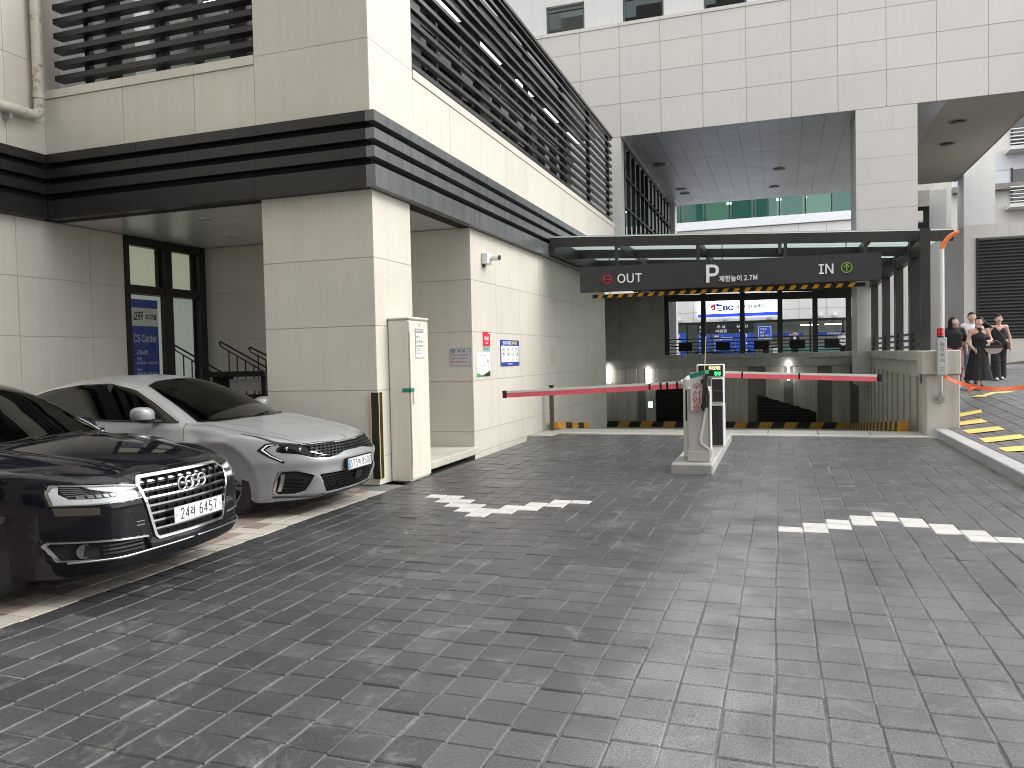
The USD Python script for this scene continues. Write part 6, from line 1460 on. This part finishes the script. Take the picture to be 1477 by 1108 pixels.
K5.front_line("hood_gap", [(-.62, .726), (-.45, .730), (-.14, .714), (.14, .714), (.45, .730), (.62, .726)], .003, matte, 0)
lg = t.holder("lower_grille"); A_ = []
lp = Polygon([(-.565, .413), (.565, .413), (.455, .226), (-.455, .226)])
for r in range(6):
    for k in range(-10, 11):
        y0, z0 = k * .06 + (.03 if r % 2 else 0), .23 + .030 * r
        g = LineString([(y0 - .028, z0), (y0 - .010, z0 + .013), (y0 + .010, z0 + .013), (y0 + .028, z0)]).buffer(.004, cap_style=2).intersection(lp)
        if not g.is_empty: A_.append(g)
K5.on_front("mesh", unary_union(A_), grille_b, -.012, .02, lg, .06)
K5.on_front("radar_cover", rrect(-.02, .12, .29, .38, .01), black, .002, .02, lg, .05)
K5.front_line("front_lip", [(-.82, .215), (-.6, .20), (0, .195), (.6, .20), (.82, .215)], .012, black, .0)
p = K(0.02, .742, -.05); K5.on_front("emblem", ring(.0, .738, .03, .006).union(sbox(-.02, .733, .02, .741)), satin, .002, .005, None, .03)
px_ = float(K5.fx(np.array([0.]), np.array([.47]))[0])
plate(K5, "373허 8500", (px_ + .03, .05), 0, .475, .50, .11, blue_end=True, holder=True)
K5.mirror(-1.83, .965, silver_paint)
K5.t.part("roof_antenna", prism(Polygon([(-3.62, 0), (-3.42, 0), (-3.58, .055), (-3.62, .05)]), (0, .012, float(K5.fz(np.array([-3.5]), np.array([0.]))[0]) - .03), (1, 0, 0), (0, 0, 1), .024), silver_paint, local=True)
for sy in (-1, 1): K5.t.part("wiper", bar((-1.24, sy * .12, K5.fz(np.array([-1.24]), np.array([.12]))[0] + .012), (-1.36, sy * .12 + .52, K5.fz(np.array([-1.36]), np.array([sy * .12 + .52]))[0] + .014), .014, .012), black, local=True)
# ---------------------------------------------------------------- people
skin = M("skin", (.55, .34, .26), .5, noise=((20, .05),))
hair_m = M("black_hair", (.008, .007, .006), .6, spec=.25, bump=(180, .3, .003))
cloth_b = M("black_cloth", (.012, .012, .014), .85, noise=((12, .2),))
cloth_w = M("white_cloth", (.66, .67, .70), .85, noise=((9, .05),))
cloth_p = M("pink_cloth", (.58, .20, .22), .85, noise=((40, .25),))
cloth_j = M("denim", (.10, .14, .20), .85, noise=((20, .15),))
cloth_n = M("navy_suit", (.018, .020, .030), .8)
shoe_b = M("black_shoe", (.012, .012, .012), .4)
shoe_w = M("white_shoe", (.68, .68, .66), .6)
bag_m = M("taupe_leather", (.36, .28, .24), .5)
strap_m = M("brown_leather", (.10, .05, .03), .5)
lip_m = M("lips", (.42, .14, .13), .5); eye_m = M("eye_dark", (.02, .015, .012), .3)

class Blob:
    """Round cones blended into one continuous surface."""
    def __init__(s, lo, hi, h):
        s.h = h; s.lo = np.array(lo, float); n = np.ceil((np.array(hi) - s.lo) / h).astype(int) + 1
        s.F = np.full(n, .25, np.float32); s.ax = [s.lo[k] + h * np.arange(n[k]) for k in range(3)]
    def sub(s, lo, hi):
        sl = tuple(slice(max(0, int((lo[k] - s.lo[k]) / s.h)), max(1, int((hi[k] - s.lo[k]) / s.h) + 2)) for k in range(3))
        return sl, (s.ax[0][sl[0]][:, None, None], s.ax[1][sl[1]][None, :, None], s.ax[2][sl[2]][None, None, :])
    def cone(s, a, b, ra, rb, k=.03, sc=(1, 1, 1)):
        a, b, sc = np.array(a, float), np.array(b, float), np.array(sc, float); m_ = max(ra, rb) * sc.max() + k + .03
        sl, (X, Y, Z) = s.sub(np.minimum(a, b) - m_, np.maximum(a, b) + m_)
        if min(s.F[sl].shape) == 0: return s
        A, B_ = a / sc, b / sc; d = B_ - A; L2 = max(d @ d, 1e-9)
        x, y, z = X / sc[0] - A[0], Y / sc[1] - A[1], Z / sc[2] - A[2]
        t = np.clip((x * d[0] + y * d[1] + z * d[2]) / L2, 0, 1)
        q = (np.sqrt((x - t * d[0]) ** 2 + (y - t * d[1]) ** 2 + (z - t * d[2]) ** 2) - (ra + (rb - ra) * t)) * sc.min()
        s.F[sl] = smin(s.F[sl], q.astype(np.float32), k); return s
    def ball(s, c, r, k=.02, sc=(1, 1, 1)): return s.cone(c, np.array(c) + (0, 0, 1e-4), r, r, k, sc)
    def skirt(s, z0, z1, prof, cx, cy, folds, amp, flat=.75):
        sl, (X, Y, Z) = s.sub((s.lo[0], s.lo[1], z0 - .02), (s.ax[0][-1], s.ax[1][-1], z1 + .02))
        r = np.interp(Z, [p[0] for p in prof], [p[1] for p in prof]); ccx = np.interp(Z, [z0, z1], cx); ccy = np.interp(Z, [z0, z1], cy)
        th = np.arctan2((Y - ccy) / flat, X - ccx); am = amp * np.clip((z1 - Z) / (z1 - z0), 0, 1)
        q = np.sqrt((X - ccx) ** 2 + ((Y - ccy) / flat) ** 2) - r * (1 + am * (np.sin(folds * th + 1.3) + .5 * np.sin((folds * 2 + 1) * th)))
        q = np.maximum(q * .7, np.maximum(z0 - Z, Z - z1)); s.F[sl] = smin(s.F[sl], q.astype(np.float32), .02); return s
    def cut(s, f):
        s.F = np.maximum(s.F, f(s.ax[0][:, None, None], s.ax[1][None, :, None], s.ax[2][None, None, :]).astype(np.float32)); return s
    def mesh(s): return surface_nets(s.F, s.lo, s.h)

def person(label, loc, face, H, J, wear, hair, group=None, fine=.009, held=None):
    """J: joints of a 1.65 m figure facing -y. wear: list of garment names with materials. The body is one surface; clothes and hair are its children."""
    t = Thing("person", label, "person", loc=loc, rotz=face, group=group); sc = H / 1.65
    D = dict(pel=(0, 0, .93), chest=(0, .0, 1.20), neck=(0, .015, 1.40), head=(0, -.005, 1.535), sl=(.165, .01, 1.345), sr=(-.165, .01, 1.345), el=(.235, .02, 1.08), er=(-.235, .02, 1.08), wl=(.25, -.05, .85), wr=(-.25, -.05, .85),
             hl=(.085, 0, .90), hr=(-.085, 0, .90), kl=(.09, -.01, .49), kr=(-.09, -.01, .49), al=(.09, .02, .085), ar=(-.09, .02, .085), turn=0.0)
    D.update(J); g = {k: np.array(v, float) for k, v in D.items() if k != "turn"}
    ct, st = math.cos(D["turn"]), math.sin(D["turn"])
    def hd(x, y, z): return g["head"] + np.array([ct * x - st * y, st * x + ct * y, z])
    b = Blob((-.55, -.45, -.01), (.55, .45, 1.70), fine)
    b.cone(g["pel"] + (0, .01, -.02), (0, .0, 1.05), .115, .098, .05, (1.25, .85, 1)).cone((0, 0, 1.05), g["chest"] + (0, 0, .06), .098, .118, .06, (1.2, .82, 1))
    b.cone(g["sl"], g["sr"], .050, .050, .05).cone(g["neck"] - (0, 0, .04), g["neck"] + (0, -.005, .07), .052, .047, .03)
    for q in "lr":
        b.cone(g["h" + q], g["k" + q], .088, .054, .04).cone(g["k" + q], g["a" + q], .052, .034, .03)
        b.cone(g["a" + q] + (0, .02, -.035), g["a" + q] + (0, -.13, -.055), .034, .026, .02)
        b.cone(g["s" + q], g["e" + q], .046, .037, .03).cone(g["e" + q], g["w" + q], .036, .025, .025)
        d = g["w" + q] - g["e" + q]; d /= np.linalg.norm(d); sgn = 1 if q == "l" else -1
        w_ = np.cross(d, (sgn * 1.0, 0, .2)); w_ /= np.linalg.norm(w_); n_ = np.cross(d, w_)
        W = g["w" + q]; b.cone(W, W + d * .065, .023, .027, .012, (1, 1, 1))
        for k, (o, L) in enumerate(((-.024, .060), (-.008, .068), (.008, .064), (.023, .050))):
            p0 = W + d * .075 + w_ * o; p1 = p0 + d * L * .55 + n_ * .008 * sgn; p2 = p1 + d * L * .35 + n_ * .020 * sgn
            b.cone(p0, p1, .0095, .0088, .006).cone(p1, p2, .0088, .0075, .004)
        p0 = W + d * .03 - w_ * .026; p1 = p0 + d * .030 - w_ * .018; b.cone(p0, p1, .0115, .0105, .008).cone(p1, p1 + d * .026 + n_ * .008 * sgn, .0105, .0085, .005)
    b.ball(hd(0, .012, .02), .088, .03, (.90, 1.04, 1.10)).cone(hd(0, -.02, -.03), hd(0, -.045, -.085), .062, .036, .04)
    b.cone(hd(0, -.088, .012), hd(0, -.104, -.022), .009, .014, .012).ball(hd(0, -.086, -.055), .018, .015, (1.4, .7, .6)).ball(hd(0, -.074, -.092), .022, .02)
    for sx_ in (-1, 1): b.ball(hd(sx_ * .083, .008, -.005), .024, .01, (.45, .9, 1.25)).ball(hd(sx_ * .032, -.076, .028), .018, .014, (1.2, .5, .5)).ball(hd(sx_ * .045, -.062, -.02), .028, .03)
    def put(name, m_, mat, parent=None, smooth=60): 
        v, f = arr(m_); return t.part(name, (v * sc, f), mat, parent=parent, smooth=smooth, local=True)
    put("body", b.mesh(), skin)
    for sx_ in (-1, 1):
        put("eye", lathe(hd(sx_ * .032, -.0815, .010), [(0, -.004), (.010, -.002), (.0125, .002), (0, .0045)], 12, (sx_ * .2 * ct + st, -ct, 0)), eye_m)
        put("eyebrow", tube([hd(sx_ * .018, -.088, .034), hd(sx_ * .034, -.086, .039), hd(sx_ * .05, -.076, .034)], .0035, 6), hair_m)
    put("lips", tube([hd(-.020, -.090, -.056), hd(-.008, -.097, -.053), hd(.008, -.097, -.053), hd(.020, -.090, -.056)], [.003, .006, .006, .003], 8), lip_m)
    h_ = Blob((-.45, -.40, 1.05), (.45, .45, 1.72), fine)
    h_.ball(hd(0, .022, .035), .093, .02, (.96, 1.06, 1.08))
    if hair == "long":
        for sx_ in (-1, 1): h_.cone(hd(sx_ * .078, .02, .03), hd(sx_ * .095, .035, -.13), .034, .036, .04).cone(hd(sx_ * .095, .035, -.13), hd(sx_ * .105, .02, -.26), .036, .022, .03)
        h_.cone(hd(0, .07, 0), hd(0, .085, -.22), .07, .06, .05)
    elif hair == "blown":
        h_.cone(hd(.03, .06, 0), hd(.13, .08, -.07), .06, .045, .05).cone(hd(.13, .08, -.07), hd(.22, .07, -.11), .045, .025, .04).cone(hd(-.06, .04, 0), hd(-.08, .05, -.13), .03, .025, .03).cone(hd(.20, .07, -.10), hd(.25, .09, -.12), .022, .01, .02)
    elif hair == "back": h_.cone(hd(0, .09, .0), hd(0, .11, -.10), .05, .035, .04)
    R_c = (ct, st)
    def facecut(X, Y, Z):
        x, y = X - g["head"][0], Y - g["head"][1]; lx, ly = ct * x + st * y, -st * x + ct * y; lz = Z - g["head"][2]
        front = -(ly + .030 + .25 * np.clip(lz - .045, -.05, .1) * 0)            # keep what lies behind the hairline
        return np.minimum(np.minimum(-(ly + .012), .072 - lz), .25) if hair == "short" else np.minimum(-(ly + .020 - .10 * np.clip(np.abs(lx) - .055, 0, .1)), .068 - lz)
    h_.cut(facecut); put("hair", h_.mesh(), hair_m)
    for nm, mat in wear:
        c = Blob((-.55, -.45, -.01), (.55, .45, 1.50), fine + .001)
        if nm == "tshirt":
            c.cone(g["pel"] + (0, .0, .02), g["chest"] + (0, 0, .04), .135, .150, .05, (1.25, .9, 1)).cone(g["sl"], g["sr"], .066, .066, .04).cone(g["neck"] - (0, 0, .06), g["neck"] - (0, 0, .02), .07, .062, .02)
            for q in "lr": m_ = g["s" + q] * .25 + g["e" + q] * .75; c.cone(g["s" + q], m_, .066, .072, .03)
        elif nm == "shirt":
            c.cone(g["pel"] + (0, .0, -.02), g["chest"] + (0, 0, .04), .140, .145, .05, (1.25, .88, 1)).cone(g["sl"], g["sr"], .062, .062, .04).cone(g["neck"] - (0, 0, .06), g["neck"] + (0, 0, .0), .066, .060, .02)
            for q in "lr": c.cone(g["s" + q], g["e" + q], .062, .052, .03).cone(g["e" + q], g["e" + q] * .2 + g["w" + q] * .8, .052, .042, .02)
        elif nm == "sleeveless":
            c.cone(g["pel"] + (0, .0, .04), g["chest"] + (0, 0, .03), .128, .135, .05, (1.25, .88, 1))
            for q in "lr": c.cone(g["chest"] + (0, 0, .05), g["s" + q] * .72 + (0, 0, .385), .06, .034, .05)
            c.cut(lambda X, Y, Z: np.where((Y < .02) & (Z > 1.22), (Z - 1.24) * .9 - np.abs(X) * 1.1, -.2))
        elif nm in ("trousers", "wide_trousers"):
            wd = nm == "wide_trousers"; c.cone(g["pel"] + (0, .005, .06), g["pel"] - (0, 0, .04), .118, .128, .04, (1.25, .92, 1))
            for q in "lr": c.cone(g["h" + q], g["k" + q], .100, .105 if wd else .068, .03).cone(g["k" + q], g["a" + q] + (0, 0, -.0 if wd else .03), .105 if wd else .068, .125 if wd else .055, .03)
            c.cut(lambda X, Y, Z: .045 - Z)
        elif nm == "dress":
            c.cone((0, 0, 1.0), g["chest"] + (0, 0, -.0), .112, .128, .05, (1.2, .86, 1)).cone(g["chest"] + (.0, -.02, -.02), g["neck"] + (0, -.035, -.045), .125, .062, .04, (1.05, .85, 1))
            c.skirt(.22, 1.06, [(.22, .285), (.5, .235), (.85, .185), (1.0, .14), (1.06, .125)], (.0, 0), (.02, 0), 6, .07, .8)
            for q in "lr": c.cone(g["neck"] + (.03 * (1 if q == "l" else -1), -.03, -.05), g["neck"] + (.055 * (1 if q == "l" else -1), .0, .0), .010, .008, .01)
        elif nm == "jacket":
            c.cone(g["pel"] + (0, .0, -.06), g["chest"] + (0, 0, .04), .150, .155, .05, (1.25, .88, 1)).cone(g["sl"], g["sr"], .07, .07, .04)
            for q in "lr": c.cone(g["s" + q], g["e" + q], .068, .056, .03).cone(g["e" + q], g["e" + q] * .1 + g["w" + q] * .9, .056, .045, .02)
            c.cut(lambda X, Y, Z: np.where((Y < 0) & (Z > 1.05), (Z - 1.08) * .5 - np.abs(X) * 2.2 + .0, -.2))
        elif nm == "shoes":
            for q in "lr": c.cone(g["a" + q] + (0, .03, -.045), g["a" + q] + (0, -.14, -.055), .044, .036, .02).cone(g["a" + q] + (0, .01, -.03), g["a" + q] + (0, .0, -.01), .044, .042, .02)
            c.cut(lambda X, Y, Z: .004 - Z)
        put(nm, c.mesh(), mat)
    return t, g, sc
woman1, g1, s1_ = person("woman in a long black halter dress looking down to her side as she walks", (4.15, 19.8, .6), math.radians(6), 1.60,
    dict(turn=math.radians(-42), er=(-.235, .0, 1.09), wr=(-.155, -.15, .93), el=(.27, .02, 1.10), wl=(.155, -.19, 1.10), kl=(.07, .06, .50), al=(.07, .14, .12), kr=(-.06, -.10, .49), ar=(-.05, -.13, .085), hl=(.07, 0, .9), hr=(-.07, 0, .9)),
    [("dress", cloth_b), ("shoes", shoe_b)], "blown")
person("woman in a black T-shirt and pink trousers, long black hair, behind the stone pier", (3.70, 20.0, .62), math.radians(4), 1.60,
    dict(turn=math.radians(35), wl=(.24, -.10, .86), el=(.245, .04, 1.09), kl=(.11, -.06, .49)), [("trousers", cloth_p), ("tshirt", cloth_b), ("shoes", shoe_w)], "long")
person("man in a white shirt and jeans, mostly hidden behind the woman in the long dress", (4.30, 21.2, .66), math.radians(0), 1.70,
    dict(wr=(-.22, -.16, .98), er=(-.25, .03, 1.08)), [("trousers", cloth_j), ("shirt", cloth_w), ("shoes", shoe_b)], "short")
woman2, g2, s2_ = person("woman in a sleeveless black top and wide black trousers with white shoes", (5.08, 22.2, .72), math.radians(2), 1.60,
    dict(el=(.255, .05, 1.09), wl=(.27, .0, .86), kr=(-.09, -.08, .49), ar=(-.09, -.08, .085), kl=(.08, .05, .5), al=(.08, .12, .10)), [("wide_trousers", cloth_b), ("sleeveless", cloth_b), ("shoes", shoe_w)], "back")
def near(t, g, sc, loc, face, p):
    c, s = math.cos(face), math.sin(face); p = np.array(p) * sc; return np.array([c * p[0] - s * p[1], s * p[0] + c * p[1], p[2]]) + np.array(loc)
L1 = lambda p: near(None, None, s1_, (4.15, 19.8, .6), math.radians(6), p)
hb = Thing("handbag", "taupe half-moon handbag with a brown handle hanging from the woman's forearm", "handbag", loc=L1((.25, -.10, .85)))
c = L1((.26, -.10, .86)); pts = Polygon([(.16 * math.cos(a), .125 * math.sin(a)) for a in np.linspace(math.pi, 2 * math.pi, 20)]).buffer(.015)
hb.part("bag", prism(pts, c + (0, .045, .09), (1, 0, 0), (0, 0, 1), .09), bag_m); hb.part("flap", prism(sbox(-.165, -.015, .165, .045), c + (0, .05, .09), (1, 0, 0), (0, 0, 1), .10), M("bag_black", (.02, .018, .018), .5))
hb.part("handle", tube([c + (.15 * math.cos(a), 0, .125 + .12 * math.sin(a)) for a in np.linspace(0, math.pi, 14)], .012, 8), strap_m)
ph = Thing("phone", "small dark phone held at the waist by the woman in the dress", "phone", loc=L1((.10, -.22, 1.12))); ph.part("body", obox(L1((.10, -.235, 1.125)), (.036, 0, .0), (0, .01, .004), (0, -.03, .07)), black)
L2 = lambda p: near(None, None, s2_, (5.08, 22.2, .72), math.radians(2), p)
cbg = Thing("shoulder_bag", "dark crossbody bag on a thin strap worn by the woman in wide trousers", "bag", loc=L2((.18, -.05, .9)))
cbg.part("strap", tube([L2(p) for p in ((-.12, .03, 1.385), (-.10, -.075, 1.33), (0, -.135, 1.2), (.10, -.14, 1.06), (.165, -.06, .95))], .009, 6), strap_m); cbg.part("bag", cbx(*[q for k in range(3) for q in (L2((.19, -.04, .87))[k] - (.04, .10, .09)[k], L2((.19, -.04, .87))[k] + (.04, .10, .09)[k])], .02), strap_m)
person("man in a dark suit standing outside the far shopfront, seen through the window bays", (.72, 45.0, .84), math.radians(-5), 1.74, dict(turn=.2), [("trousers", cloth_n), ("shirt", cloth_w), ("jacket", cloth_n), ("shoes", shoe_b)], "short", fine=.013)
person("person in a white shirt and black trousers with their back turned, by the far shopfront", (3.1, 44.5, .84), math.radians(170), 1.76, {}, [("trousers", cloth_b), ("shirt", cloth_w), ("shoes", shoe_b)], "short", fine=.013)
person("person in dark clothes beside a pale box, in front of the framed blue notice", (-.80, 46, .84), math.radians(10), 1.55, {}, [("trousers", cloth_b), ("tshirt", cloth_b), ("shoes", shoe_b)], "short", fine=.013)
pbx = Thing("pale_box", "pale upright box standing outside the far shopfront beside a person", "box", loc=(-.2, 45.8, .84)); pbx.part("box", cbx(-.42, .0, 45.6, 46.0, .838, 1.75, .02), paperw)
